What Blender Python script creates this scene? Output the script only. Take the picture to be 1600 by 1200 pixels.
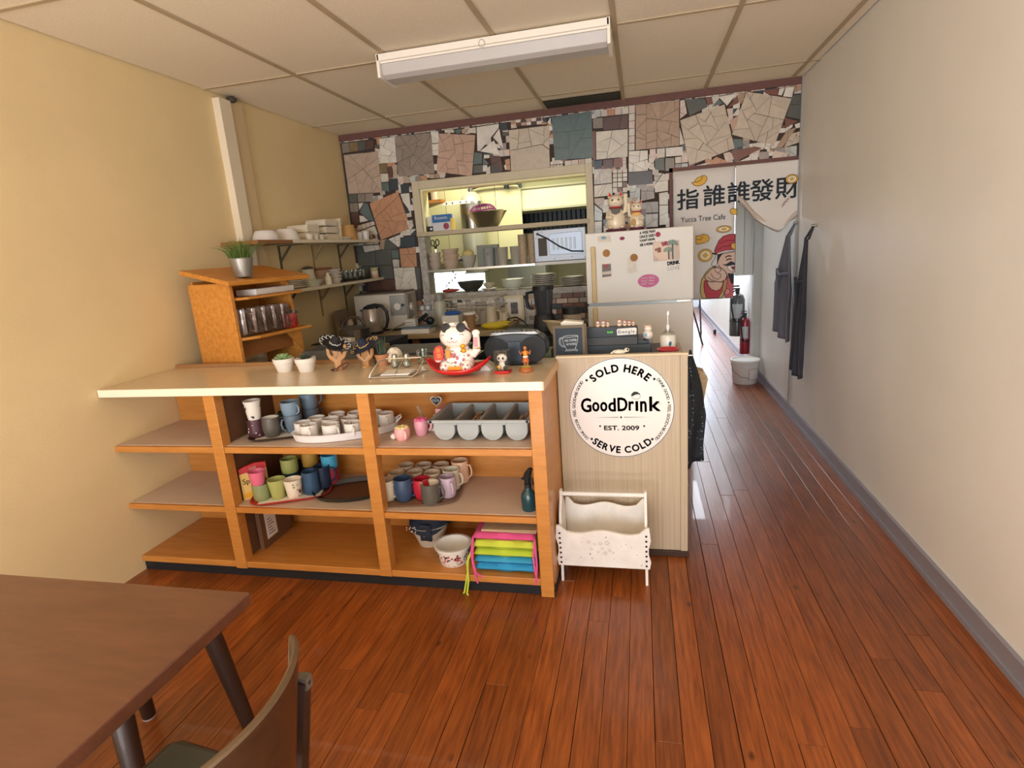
import bpy, math, random
from mathutils import Vector, Matrix
R=random.Random(7)
PI=math.pi
for o in list(bpy.data.objects): bpy.data.objects.remove(o)
COL=bpy.context.scene.collection
# ------------------------------------------------------------------ camera, world, lights, exposure
YAW,PITCH,ROLL,F=0.23230126,0.23258076,-0.07321192,888.3387
EYE=Vector((0,0,1.5))
_f=Vector((-math.sin(YAW)*math.cos(PITCH),math.cos(YAW)*math.cos(PITCH),-math.sin(PITCH)))
_r=Vector((math.cos(YAW),math.sin(YAW),0)); _u=_r.cross(_f)
_r2=_r*math.cos(ROLL)+_u*math.sin(ROLL); _u2=-_r*math.sin(ROLL)+_u*math.cos(ROLL)
cam=bpy.data.cameras.new('camera'); co=bpy.data.objects.new('camera',cam); COL.objects.link(co)
M4=Matrix((( _r2.x,_u2.x,-_f.x,0),(_r2.y,_u2.y,-_f.y,0),(_r2.z,_u2.z,-_f.z,EYE.z),(0,0,0,1)))
co.matrix_world=M4; cam.sensor_fit='HORIZONTAL'; cam.sensor_width=36; cam.lens=F/1600*36; cam.clip_start=.05
sc=bpy.context.scene; sc.camera=co
sc.view_settings.view_transform='Standard'; sc.view_settings.look='None'
sc.view_settings.gamma=1; sc.view_settings.use_curve_mapping=False
sc.view_settings.exposure=0.27
sc.cycles.max_bounces=24; sc.cycles.transmission_bounces=20; sc.cycles.transparent_max_bounces=48; sc.cycles.diffuse_bounces=6; sc.cycles.caustics_refractive=False; sc.cycles.caustics_reflective=False
W=bpy.data.worlds.new('world'); sc.world=W; W.use_nodes=True
W.node_tree.nodes['Background'].inputs[0].default_value=(.80,.90,1,1)
W.node_tree.nodes['Background'].inputs[1].default_value=1.6
def area(name,loc,rot,sx,sy,power,col):
    l=bpy.data.lights.new(name,'AREA'); l.shape='RECTANGLE'; l.size=sx; l.size_y=sy; l.energy=power; l.color=col
    o=bpy.data.objects.new(name,l); o.location=loc; o.rotation_euler=rot; COL.objects.link(o); return o
# daylight through the shop front behind the photographer
area('shopfront_daylight',(-.7,-4.12,1.45),(PI/2,0,0),3.2,1.9,178,(.87,.93,1))
# added fill lamp at floor level behind the camera, brightens the ceiling
area('added_ceiling_fill',(-.7,-.8,.03),(PI,0,0),3.2,2.2,98,(1,.96,.91))
# strip light over the kitchen range, daylight of the back hallway
area('kitchen_ceiling_lamp',(-1.2,5.35,2.5),(.25,0,0),1.5,.3,22,(1,.98,.80))
area('hallway_daylight',(.55,12.3,1.5),(-PI/2,0,0),1.4,1.8,115,(.68,.80,1))
area('hallway_ceiling_lamp',(.5,8.2,2.5),(0,0,0),.7,2.2,80,(.85,.9,1))

def at(px,py,X=None,Y=None,Z=None):
    d=_r2*((px-800)/F)-_u2*((py-600)/F)+_f
    t=(X-EYE.x)/d.x if X is not None else (Y-EYE.y)/d.y if Y is not None else (Z-EYE.z)/d.z
    return EYE+d*t
# ------------------------------------------------------------------ helpers
def lin(h):
    h=h.lstrip('#'); c=[int(h[i:i+2],16)/255 for i in (0,2,4)]
    return tuple(x/12.92 if x<.04045 else ((x+.055)/1.055)**2.4 for x in c)+(1,)
_M={}
def mat(name,col,rough=.5,metal=0,var=0,vs=8,bump=0,bs=60,rand=0,col2=None,stretch=None,coat=0,trans=0,ior=1.45,alpha=1,emit=0,emitcol=None,world=False,spec=None):
    if name in _M: return _M[name]
    m=bpy.data.materials.new(name); m.use_nodes=True; nt=m.node_tree; N=nt.nodes; L=nt.links; b=N['Principled BSDF']
    c=lin(col); b.inputs['Base Color'].default_value=c; b.inputs['Roughness'].default_value=rough; b.inputs['Metallic'].default_value=metal
    b.inputs['Coat Weight'].default_value=coat; b.inputs['Transmission Weight'].default_value=trans; b.inputs['IOR'].default_value=ior
    b.inputs['Alpha'].default_value=alpha
    if spec is not None: b.inputs['Specular IOR Level'].default_value=spec
    if emit: b.inputs['Emission Color'].default_value=lin(emitcol or col); b.inputs['Emission Strength'].default_value=emit
    src=None
    if var or col2 or bump:
        if world: tc=N.new('ShaderNodeNewGeometry').outputs['Position']
        else: tc=N.new('ShaderNodeTexCoord').outputs['Object']
        mp=N.new('ShaderNodeMapping'); L.new(tc,mp.inputs[0])
        if stretch: mp.inputs['Scale'].default_value=stretch
        oi=N.new('ShaderNodeObjectInfo'); sh=N.new('ShaderNodeVectorMath'); sh.operation='SCALE'; L.new(oi.outputs['Random'],sh.inputs[3]); sh.inputs[0].default_value=(31,17,23)
        ad=N.new('ShaderNodeVectorMath'); L.new(mp.outputs[0],ad.inputs[0]); L.new(sh.outputs[0],ad.inputs[1]); vec=ad.outputs[0]
    if var or col2:
        n=N.new('ShaderNodeTexNoise'); n.inputs['Scale'].default_value=vs; n.inputs['Detail'].default_value=5; n.inputs['Roughness'].default_value=.6; L.new(vec,n.inputs['Vector'])
        r=N.new('ShaderNodeValToRGB'); L.new(n.outputs['Fac'],r.inputs[0]); e=r.color_ramp.elements
        e[0].position=.32; e[1].position=.68
        if col2: e[0].color=c; e[1].color=lin(col2)
        else:
            e[0].color=tuple(x*(1-var) for x in c[:3])+(1,); e[1].color=tuple(min(1,x*(1+var)) for x in c[:3])+(1,)
        src=r.outputs[0]
    if rand:
        oi2=N.new('ShaderNodeObjectInfo'); mr=N.new('ShaderNodeMapRange'); L.new(oi2.outputs['Random'],mr.inputs[0]); mr.inputs[3].default_value=1-rand; mr.inputs[4].default_value=1+rand
        hs=N.new('ShaderNodeHueSaturation'); L.new(mr.outputs[0],hs.inputs['Value'])
        if src: L.new(src,hs.inputs['Color'])
        else: hs.inputs['Color'].default_value=c
        src=hs.outputs[0]
    if src: L.new(src,b.inputs['Base Color'])
    if bump:
        n2=N.new('ShaderNodeTexNoise'); n2.inputs['Scale'].default_value=bs; n2.inputs['Detail'].default_value=3; L.new(vec,n2.inputs['Vector'])
        bp=N.new('ShaderNodeBump'); bp.inputs['Strength'].default_value=bump; bp.inputs['Distance'].default_value=.004; L.new(n2.outputs['Fac'],bp.inputs['Height']); L.new(bp.outputs[0],b.inputs['Normal'])
    _M[name]=m; return m
def plain(h,rough=.4,metal=0): return mat('paint_'+h.strip('#')+('_%d'%int(rough*100))+('m' if metal else ''),h,rough,metal)
def thin_glass(name,tint,gl=.5,base=.06):
    if name in _M: return _M[name]
    m=bpy.data.materials.new(name); m.use_nodes=True; nt=m.node_tree; N=nt.nodes; L=nt.links; N.remove(N['Principled BSDF']); out=N['Material Output']
    t=N.new('ShaderNodeBsdfTransparent'); t.inputs[0].default_value=lin(tint); g=N.new('ShaderNodeBsdfGlossy'); g.inputs['Roughness'].default_value=.08; g.inputs[0].default_value=(.9,.9,.9,1)
    lw=N.new('ShaderNodeLayerWeight'); lw.inputs[0].default_value=gl; mr=N.new('ShaderNodeMapRange'); L.new(lw.outputs['Facing'],mr.inputs[0]); mr.inputs[3].default_value=base; mr.inputs[4].default_value=.85
    mx=N.new('ShaderNodeMixShader'); L.new(mr.outputs[0],mx.inputs[0]); L.new(t.outputs[0],mx.inputs[1]); L.new(g.outputs[0],mx.inputs[2]); L.new(mx.outputs[0],out.inputs[0])
    _M[name]=m; return m
class MB:
    def __init__(s): s.v=[];s.f=[];s.m=[];s.cur=0
    def add(s,vs,fs,X=None):
        k=len(s.v)
        for p in vs:
            p=Vector(p); s.v.append(X@p if X is not None else p)
        for f in fs: s.f.append([i+k for i in f]); s.m.append(s.cur)
        return s
    def box(s,x0,x1,y0,y1,z0,z1,X=None):
        return s.add([(x0,y0,z0),(x1,y0,z0),(x1,y1,z0),(x0,y1,z0),(x0,y0,z1),(x1,y0,z1),(x1,y1,z1),(x0,y1,z1)],[(0,3,2,1),(4,5,6,7),(0,1,5,4),(1,2,6,5),(2,3,7,6),(3,0,4,7)],X)
    def prism(s,pts,h0,h1,plane='xy',X=None):
        n=len(pts)
        a=sum(pts[i][0]*pts[(i+1)%n][1]-pts[(i+1)%n][0]*pts[i][1] for i in range(n))
        if a<0: pts=pts[::-1]
        if plane=='xy': mk=lambda p,h:(p[0],p[1],h)
        elif plane=='xz': mk=lambda p,h:(p[0],h,p[1])
        else: mk=lambda p,h:(h,p[0],p[1])
        v=[mk(p,h0) for p in pts]+[mk(p,h1) for p in pts]
        fs=[tuple(range(n))[::-1],tuple(range(n,2*n))]+[(i,(i+1)%n,(i+1)%n+n,i+n) for i in range(n)]
        flip=(h1<h0)^(plane=='xz')
        if flip: fs=[f[::-1] for f in fs]
        return s.add(v,fs,X)
    def lathe(s,prof,n=24,X=None,a0=0,a1=2*PI,sq=None):
        full=abs(a1-a0-2*PI)<1e-6; k=n if full else n+1
        v=[];f=[]
        for (r,z) in prof:
            for i in range(k):
                a=a0+(a1-a0)*i/n
                cx,cy=math.cos(a),math.sin(a)
                if sq: cx,cy=[math.copysign(abs(c)**sq,c) for c in (cx,cy)]
                v.append((max(r,1e-5)*cx,max(r,1e-5)*cy,z))
        for j in range(len(prof)-1):
            for i in range(n):
                i2=(i+1)%k if full else i+1
                f.append((j*k+i,j*k+i2,(j+1)*k+i2,(j+1)*k+i))
        return s.add(v,f,X)
    def cyl(s,r,z0,z1,n=20,X=None,r2=None): 
        r2=r if r2 is None else r2
        return s.lathe([(0,z0),(r,z0),(r2,z1),(0,z1)],n,X)
    def ell(s,c,r,n=16,m=10,X=None):
        T=Matrix.Translation(c)@Matrix.Diagonal((r[0],r[1],r[2],1))
        if X is not None: T=X@T
        return s.lathe([(math.sin(PI*j/m),-math.cos(PI*j/m)) for j in range(m+1)],n,T)
    def tube(s,pts,r,n=8,closed=False,X=None):
        P=[Vector(p) for p in pts]; k=len(P); rs=r if isinstance(r,(list,tuple)) else [r]*k
        v=[];f=[]; prev=None
        for i,p in enumerate(P):
            if closed: t=P[(i+1)%k]-P[i-1]
            else: t=P[min(i+1,k-1)]-P[max(i-1,0)]
            if t.length<1e-9: t=Vector((0,0,1))
            t.normalize()
            if prev is None: a=t.orthogonal().normalized()
            else:
                a=prev-t*prev.dot(t)
                a=a.normalized() if a.length>1e-6 else t.orthogonal().normalized()
            prev=a; b=t.cross(a)
            for j in range(n):
                g=2*PI*j/n; v.append(p+(a*math.cos(g)+b*math.sin(g))*rs[i])
        for i in range(k if closed else k-1):
            i2=(i+1)%k
            for j in range(n):
                j2=(j+1)%n; f.append((i*n+j,i*n+j2,i2*n+j2,i2*n+j))
        if not closed: f.append(tuple(range(n))[::-1]); f.append(tuple((k-1)*n+j for j in range(n)))
        return s.add(v,f,X)
    def grid(s,fn,nu,nv,X=None,thick=0):
        v=[fn(i/nu,j/nv) for j in range(nv+1) for i in range(nu+1)]
        q=lambda i,j:j*(nu+1)+i
        f=[(q(i,j),q(i+1,j),q(i+1,j+1),q(i,j+1)) for j in range(nv) for i in range(nu)]
        return s.add(v,f,X)
def obj(name,mb,material,parent=None,loc=(0,0,0),rot=(0,0,0),smooth=True,bev=0,solid=0,sub=0,kind=None,label=None):
    me=bpy.data.meshes.new(name); me.from_pydata([tuple(p) for p in mb.v],[],mb.f); me.validate()
    ms=material if isinstance(material,(list,tuple)) else [material]
    for m in ms: me.materials.append(m)
    if len(ms)>1 and len(me.polygons)==len(mb.m): me.polygons.foreach_set('material_index',mb.m)
    if smooth:
        me.shade_smooth(); me.set_sharp_from_angle(angle=.65)
    me.update()
    o=bpy.data.objects.new(name,me); COL.objects.link(o); o.location=loc; o.rotation_euler=rot
    if parent is not None: o.parent=parent
    if solid: q=o.modifiers.new('solid','SOLIDIFY'); q.thickness=solid; q.offset=0
    if sub: q=o.modifiers.new('sub','SUBSURF'); q.levels=sub; q.render_levels=sub
    if bev: q=o.modifiers.new('bev','BEVEL'); q.width=bev; q.segments=2; q.limit_method='ANGLE'; q.angle_limit=.7
    if kind: o['kind']=kind
    if label: o['label']=label
    return o
def tag(o,label,cat,group=None):
    o['label']=label; o['category']=cat
    if group: o['group']=group
    return o
def thing(name,label,cat,loc=(0,0,0),rz=0,group=None,rot=None):
    o=bpy.data.objects.new(name,None); COL.objects.link(o); o.location=loc; o.rotation_euler=rot or (0,0,rz); o.empty_display_size=.05
    return tag(o,label,cat,group)
def dup(o,loc,rz=None,label=None,parent=None,scale=None,group=None):
    c=o.copy(); COL.objects.link(c)
    if parent is not None: c.parent=parent
    else:
        c.location=loc
        if rz is not None: c.rotation_euler=(o.rotation_euler[0],o.rotation_euler[1],rz)
        if label: c['label']=label
        if group: c['group']=group
        if scale: c.scale=(scale,)*3 if isinstance(scale,(int,float)) else scale
    for ch in list(o.children): dup(ch,None,parent=c)
    return c
def box(name,x0,x1,y0,y1,z0,z1,m,parent=None,bev=.002,**k): return obj(name,MB().box(x0,x1,y0,y1,z0,z1),m,parent,bev=bev,smooth=False,**k)
_TX={}
def textpoly(s,size=1,align='CENTER',off=0,sx=1):
    key=(s,align,off)
    if key not in _TX:
        c=bpy.data.curves.new('lettering_outline','FONT'); c.body=s; c.size=1; c.align_x=align; c.align_y='CENTER'; c.resolution_u=3; c.offset=off
        t=bpy.data.objects.new('lettering_outline',c); me=bpy.data.meshes.new_from_object(t)
        _TX[key]=([v.co.copy() for v in me.vertices],[tuple(p.vertices) for p in me.polygons])
        bpy.data.objects.remove(t); bpy.data.curves.remove(c); bpy.data.meshes.remove(me)
    v,f=_TX[key]; return [Vector((p.x*size*sx,p.y*size,0)) for p in v],f
UP=Matrix.Rotation(PI/2,4,'X')
def text(mb,s,size,X,align='CENTER',off=0,sx=1):
    v,f=textpoly(s,size,align,0,sx); d=size*off*.55
    for dx,dy in ([(0,0)] if not off else [(d,0),(-d,0),(0,d),(0,-d),(d*.7,d*.7),(-d*.7,-d*.7),(d*.7,-d*.7),(-d*.7,d*.7)]): mb.add([(p.x+dx,p.y+dy,0) for p in v],f,X)
    return mb
def fit(mb,s,w,h,X,bold=0): # lettering scaled to a width and height, centred
    v,f=textpoly(s,1); x0=min(p.x for p in v); x1=max(p.x for p in v); y0=min(p.y for p in v); y1=max(p.y for p in v)
    for dx,dy in ([(0,0)] if not bold else [(bold,0),(-bold,0),(0,bold),(0,-bold),(bold*.7,bold*.7),(-bold*.7,-bold*.7),(bold*.7,-bold*.7),(-bold*.7,bold*.7)]):
        mb.add([((p.x-(x0+x1)/2)/(x1-x0)*w+dx,(p.y-(y0+y1)/2)/(y1-y0)*h+dy,0) for p in v],f,X)
    return mb
def TXZ(x,y,z,rot=0,tilt=0): # stands in the xz plane facing -y
    return Matrix.Translation((x,y,z))@Matrix.Rotation(tilt,4,'X')@UP@Matrix.Rotation(rot,4,'Z')
def decal(mb,pts,y): # flat print facing -y, pts are (x,z)
    n=len(pts); a=sum(pts[i][0]*pts[(i+1)%n][1]-pts[(i+1)%n][0]*pts[i][1] for i in range(n))
    if a<0: pts=pts[::-1]
    mb.add([(p[0],y,p[1]) for p in pts],[tuple(range(n))]); return mb
def stroke(mb,pts,w,y,closed=False): # flat line print facing -y
    k=len(pts)
    for i in range(k if closed else k-1):
        a=Vector((pts[i][0],pts[i][1],0)); b=Vector((pts[(i+1)%k][0],pts[(i+1)%k][1],0)); t=b-a
        if t.length<1e-6: continue
        t.normalize(); n=Vector((-t.y,t.x,0))*w/2; e=t*w*.3
        q=[a-n-e,b-n+e,b+n+e,a+n-e]; mb.add([(p.x,y,p.y) for p in q],[(0,1,2,3)])
    return mb
def ring(c,rx,rz,n=24,rot=0):
    return [(c[0]+rx*math.cos(2*PI*i/n)*math.cos(rot)-rz*math.sin(2*PI*i/n)*math.sin(rot),c[1]+rx*math.cos(2*PI*i/n)*math.sin(rot)+rz*math.sin(2*PI*i/n)*math.cos(rot)) for i in range(n)]
# ------------------------------------------------------------------ common materials
m_yellow=mat('yellow_wall_paint','#e2cc9c',.75,var=.04,vs=2,bump=.1,bs=90)
m_white=mat('white_wall_paint','#e8e7e3',.45,var=.03,vs=2,bump=.05)
m_offwhite=mat('cream_paint','#d8cfae',.5,var=.04,vs=5)
m_grout=mat('dark_grout','#463832',.85,var=.2,vs=30)
m_brown=mat('brown_trim_paint','#6b4740',.6,var=.1,vs=20)
m_plank=mat('varnished_fir','#6a3412',.34,vs=5,col2='#95501f',stretch=(16,1.1,16),rand=.22,coat=.22,bump=.12,bs=10,world=False)
def knots(m):
    nt=m.node_tree; N=nt.nodes; L=nt.links; b=N['Principled BSDF']; src=b.inputs['Base Color'].links[0].from_socket
    tc=N.new('ShaderNodeTexCoord'); mp=N.new('ShaderNodeMapping'); mp.inputs['Scale'].default_value=(1,.55,.0); L.new(tc.outputs['Object'],mp.inputs[0])
    oi=N.new('ShaderNodeObjectInfo'); sh=N.new('ShaderNodeVectorMath'); sh.operation='SCALE'; sh.inputs[0].default_value=(9,7,0); L.new(oi.outputs['Random'],sh.inputs[3])
    ad=N.new('ShaderNodeVectorMath'); L.new(mp.outputs[0],ad.inputs[0]); L.new(sh.outputs[0],ad.inputs[1])
    v=N.new('ShaderNodeTexVoronoi'); v.inputs['Scale'].default_value=7.5; L.new(ad.outputs[0],v.inputs['Vector'])
    mr=N.new('ShaderNodeMapRange'); mr.inputs[1].default_value=.02; mr.inputs[2].default_value=.10; mr.inputs[3].default_value=.78; mr.inputs[4].default_value=0; L.new(v.outputs['Distance'],mr.inputs[0])
    mx=N.new('ShaderNodeMix'); mx.data_type='RGBA'; L.new(mr.outputs[0],mx.inputs['Factor']); L.new(src,mx.inputs['A']); mx.inputs['B'].default_value=lin('#24100a'); L.new(mx.outputs['Result'],b.inputs['Base Color'])
knots(m_plank)
m_maple=mat('orange_maple','#b57634',.38,vs=4,col2='#c48540',stretch=(2,2,14),coat=.15)
m_mapleh=mat('orange_maple_horizontal','#b27331',.38,vs=4,col2='#c48440',stretch=(1.5,9,12),coat=.15)
m_shelfgrey=mat('worn_taupe_shelf','#c8b3a1',.55,var=.08,vs=3)
m_pine=mat('honey_pine','#b8742c',.42,vs=4,col2='#cf8f42',stretch=(2,10,10))
m_black=mat('black_plastic','#1d2024',.4)
m_steel=mat('brushed_steel','#b9b8b4',.28,1,var=.05,vs=4)
m_chrome=mat('polished_chrome','#d8d8d8',.12,1)
m_glass=thin_glass('clear_glass','#eef2ef',.35)
m_ceramic=mat('white_ceramic','#e6e2dc',.22,coat=.3)
m_whiteplastic=mat('white_plastic','#e4e2de',.35)
m_paper=mat('white_paper','#e8e4dc',.8)
m_ctop=mat('beige_laminate','#d6c2a4',.25,var=.03,vs=20,coat=.2)
m_cedge=mat('cream_laminate_edge','#eee4cc',.35)
# ------------------------------------------------------------------ setting
XL,XR,YB,YF,ZC=-2.57,1.19,4.95,-4.2,2.58
def struct(name,mb,m,**k):
    return obj(name,mb,m,kind='structure',smooth=False,**k)
fl=struct('floor',MB().box(-4.2,XR+.25,YF-.1,13.6,-.12,-.0122),mat('dark_floor_gap','#1c0e08',.8))
rng=random.Random(3); PW=.0835; nrow=0; rows=[]
x=XR-.004
while x>XL+.02:
    near=-.62 if x>-2.2 else .4
    y=near; seg=[]
    yend=12.9 if x>.33 else (YB if x>-1.95 else 2.3)
    if x<-.45: yend=2.34
    elif x<.2: yend=3.2
    y+=rng.uniform(-.9,0)
    while y<yend:
        L=rng.uniform(1.3,3.2) if y<4 else 4.2
        y2=min(y+L,yend)
        if yend-y2<.4: y2=yend
        seg.append((y,y2)); y=y2+.0015
    for (a,b) in seg:
        g=.0006 if rng.random()<.75 else .0015
        hz=rng.uniform(-.0008,.0008)
        mb=MB().box(-PW/2+g,PW/2-g,0,b-a,-.012,hz)
        obj('floor_plank',mb,m_plank,fl,loc=(x-PW/2,a,0),smooth=False,bev=.0012)
    x-=PW
# planks hidden under the furniture and outside the picture stay one mesh
obj('floor_field',MB().box(-2.56,XR,YF,-.62,-.012,-.003),m_plank,fl,smooth=False)
mb=MB().box(-4.1,-2.56,YF,7.9,-.012,0).box(-2.56,-.4,2.35,3.25,-.012,-.001).box(-2.56,.33,3.25,8,-.012,-.0005)
obj('kitchen_lino',mb,mat('kitchen_lino','#8c7c68',.5),fl,smooth=False)
ce=struct('ceiling',MB().box(-2.75,XR+.2,YF-.1,13.6,ZC+.012,ZC+.1),mat('plenum_shadow','#6a6258',.9))
m_tile=mat('speckled_ceiling_tile','#ebe0ca',.9,var=.10,vs=190,bump=.25,bs=220,rand=.02)
m_tbar=mat('ceiling_grid_bar','#b4a284',.6,var=.05,vs=4)
gx=[XL]+[-1.94+.6105*i for i in range(6)]+[XR]
gy=[YF]+[3.30-1.2192*i for i in range(5,-1,-1)]+[4.52,YB]
for i in range(len(gx)-1):
    for j in range(len(gy)-1):
        dy=0
        if (i==3 and j==len(gy)-2):
            mb=MB().box(gx[i]+.012,gx[i+1]-.012,gy[j]+.14,gy[j+1]-.012,ZC-.004,ZC+.01); mm=mat('dark_ceiling_gap','#41433a',.9)
            obj('ceiling_patch',mb,mm,ce,smooth=False)
            mb=MB().box(gx[i]+.009,gx[i+1]-.009,gy[j]+.009,gy[j+1]-.275,ZC-.004,ZC+.01)
            obj('ceiling_tile',mb,m_tile,ce,smooth=False); continue
        mb=MB().box(gx[i]+.009,gx[i+1]-.009,gy[j]+.009,gy[j+1]-.009,ZC-.003+dy,ZC+.01)
        obj('ceiling_tile',mb,m_tile,ce,smooth=False)
for g in gx[1:-1]: obj('grid_bar',MB().box(g-.013,g+.013,YF,YB,ZC-.010,ZC+.012),m_tbar,ce,smooth=False)
for g in gy[1:-1]: obj('grid_bar',MB().box(XL,XR,g-.011,g+.011,ZC-.009,ZC+.012),m_tbar,ce,smooth=False)
# hallway and kitchen ceilings follow at the same height
obj('plaster_field',MB().box(-3.5,XR,YB+.13,12.9,ZC-.01,ZC+.01),m_offwhite,ce,smooth=False)
wl=struct('wall_left',MB().box(XL-.15,XL,YF,YB+.13,0,ZC+.05),m_yellow)
# cream casing post and pale-yellow closet door on the left wall
pc=struct('trim_1',MB().box(XL,XL+.05,3.365,3.47,0,ZC-.04),mat('casing_cream','#e3d6bd',.5))
struct('trim_2',MB().box(XL,XL+.035,3.47,3.60,0,ZC-.03),mat('casing_beige','#d1ba93',.55))
obj('cable_clip',MB().ell((0,0,0),(.03,.035,.02),10,6),mat('dark_putty','#4a4038',.7),pc,loc=(XL+.04,3.50,ZC-.025))
struct('wall_right',MB().box(XR,XR+.15,YF,12.6,0,ZC+.05),m_white)
struct('baseboard_right',MB().box(XR-.018,XR,YF,12.6,0,.085).box(XR-.03,XR-.018,YF,12.6,0,.022),mat('grey_baseboard','#8b8892',.35))
tb=struct('trim_3',MB().box(XR-.012,XR,4.925,4.965,.085,ZC),mat('wall_batten','#9c9a96',.4))
struct('wall_front',MB().box(XL-.1,-2.35,YF-.12,YF,0,ZC).box(1.0,XR+.1,YF-.12,YF,0,ZC).box(-2.35,1.0,YF-.12,YF,0,.45).box(-2.35,1.0,YF-.12,YF,2.4,ZC).box(-.7,-.62,YF-.1,YF-.02,.45,2.4),m_yellow)
wb=struct('wall_back',MB()
  .box(XL,-1.93,YB,YB+.12,0,ZC).box(-1.93,-.385,YB,YB+.12,0,1.10).box(-1.93,-.385,YB,YB+.12,2.115,ZC).box(-.385,.262,YB,YB+.12,0,ZC).box(.262,XR,YB,YB+.12,2.0,ZC),m_grout)
struct('trim_4',MB().box(XL,XR,YB-.02,YB,2.525,ZC),m_brown,bev=.003)
struct('trim_5',MB().box(.235,.262,YB-.014,YB+.13,0,2.03).box(.235,XR,YB-.014,YB,2.0,2.03),m_brown)
# ------------------------------------------------------------------ broken-tile mosaic of the back wall
def P2(px,py): p=at(px,py,Y=YB); return (p.x,p.z)
def c2(l): return [P2(530+x/8.571,180+y/8.571) for x,y in l]
def c3(l): return [P2(680+x/8,160+y/8) for x,y in l]
def c4(l): return [P2(880+x/8,150+y/8) for x,y in l]
def c5(l): return [P2(1040+x/7.619,120+y/7.619) for x,y in l]
def c6(l): return [P2(530+x/6.667,300+y/6.667) for x,y in l]
def c7(l): return [P2(900+x/8.571,240+y/8.571) for x,y in l]
def area2(p): n=len(p); return abs(sum(p[i][0]*p[(i+1)%n][1]-p[(i+1)%n][0]*p[i][1] for i in range(n)))/2
def clip(poly,nx,ny,c): # keep nx*x+ny*y<=c
    out=[]
    for i in range(len(poly)):
        a,b=poly[i],poly[(i+1)%len(poly)]; da=nx*a[0]+ny*a[1]-c; db=nx*b[0]+ny*b[1]-c
        if da<=0: out.append(a)
        if (da<0<db) or (db<0<da):
            t=da/(da-db); out.append((a[0]+t*(b[0]-a[0]),a[1]+t*(b[1]-a[1])))
    return out
def shatter(poly,n,rg):
    cells=[poly]
    while len(cells)<n:
        cells.sort(key=area2); p=cells.pop()
        cx=sum(q[0] for q in p)/len(p); cy=sum(q[1] for q in p)/len(p); s=math.sqrt(area2(p))
        cx+=rg.uniform(-.27,.27)*s; cy+=rg.uniform(-.27,.27)*s
        w=max(q[0] for q in p)-min(q[0] for q in p); h=max(q[1] for q in p)-min(q[1] for q in p)
        th=(0 if w>h else PI/2)+rg.uniform(-.75,.75); nx,ny=math.cos(th),math.sin(th); c=nx*cx+ny*cy
        a=clip(p,nx,ny,c); b=clip(p,-nx,-ny,-c)
        if len(a)>2 and len(b)>2: cells+= [a,b]
        else: cells.append(p)
    return cells
def shrink(p,g):
    n=len(p); cx=sum(q[0] for q in p)/n; cy=sum(q[1] for q in p)/n; s=math.sqrt(area2(p))+1e-6; k=max(.7,1-1.7*g/s)
    return [(cx+(q[0]-cx)*k,cy+(q[1]-cy)*k) for q in p]
TC=dict(beige='#b5a190',beige2='#c3b5a3',gray='#918579',pink='#bf9f8c',white='#dcd6cc',teal='#5d6d6c',slate='#585b56',brown='#5d433c',rust='#7c5144',dark='#4a4444',navy='#38424a',tan='#a98f78',orange='#bd8e6d',olive='#7f6c4e',speck='#857c6f',palepink='#d0bfb4',paleblue='#b9bfbd',cream='#cfc8ba',marble='#bdb7ae',bgrey='#9c938d')
TM={}
for k,h in TC.items(): TM[k]=mat('tile_'+k,h,.35,var=.22 if k in('marble','speck','olive') else .09,vs=22 if k!='speck' else 90,rand=.05,coat=.1)
keys=list(TC); shards=[]  # (area,poly,matkey,top)
big=[]
def tile(pts,key,n=1,g=.0015,proud=.011,tilt=0):
    rg=random.Random(len(big)*13+5); big.append(pts)
    for p in shatter(pts,n,rg): shards.append((area2(p),shrink(p,g),key,proud+rg.uniform(-.0015,.0015)))
def row(c,l,keys_,nx,ny=1,g=.002):
    a,b,cc,d=c(l); big.append([a,b,cc,d])
    for i in range(nx):
        for j in range(ny):
            f=lambda u,v:((a[0]*(1-u)+b[0]*u)*(1-v)+(d[0]*(1-u)+cc[0]*u)*v,(a[1]*(1-u)+b[1]*u)*(1-v)+(d[1]*(1-u)+cc[1]*u)*v)
            p=[f(i/nx,j/ny),f((i+1)/nx,j/ny),f((i+1)/nx,(j+1)/ny),f(i/nx,(j+1)/ny)]
            shards.append((area2(p),shrink(p,g),keys_[(i+j)%len(keys_)],.009))
tile(c2([(65,535),(525,485),(580,1035),(135,1055)]),'beige',15)
row(c2,[(35,380),(470,330),(470,450),(50,515)],['speck','olive','slate','brown'],4)
tile(c2([(540,318),(750,290),(780,635),(565,650)]),'white',7)
tile(c2([(755,285),(1230,235),(1285,780),(800,830)]),'gray',19)
tile(c2([(1230,225),(1335,215),(1345,370),(1245,380)]),'white',2); tile(c2([(1245,388),(1340,378),(1335,540),(1255,540)]),'white',3)
row(c2,[(790,840),(1180,800),(1190,890),(800,920)],['palepink','beige','paleblue','gray','orange'],5)
tile(c2([(550,655),(650,650),(655,775),(555,780)]),'olive'); tile(c2([(555,785),(660,780),(665,890),(570,900)]),'cream')
tile(c2([(565,910),(670,900),(680,1030),(580,1010)]),'teal'); tile(c2([(672,850),(790,845),(795,1000),(690,1020)]),'navy')
tile(c2([(650,690),(712,680),(730,840),(668,845)]),'brown'); tile(c2([(715,665),(782,660),(785,840),(735,840)]),'beige')
tile(c2([(828,925),(940,920),(945,1045),(838,1050)]),'navy'); tile(c2([(790,925),(822,925),(835,1040),(828,1050)]),'white')
tile(c2([(838,1060),(945,1050),(960,1200),(890,1200)]),'white',3)
row(c2,[(1200,790),(1420,780),(1420,840),(1215,850)],['beige','tan','cream'],3)
tile(c3([(50,390),(505,410),(465,925),(20,870)]),'pink',16)
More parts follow.
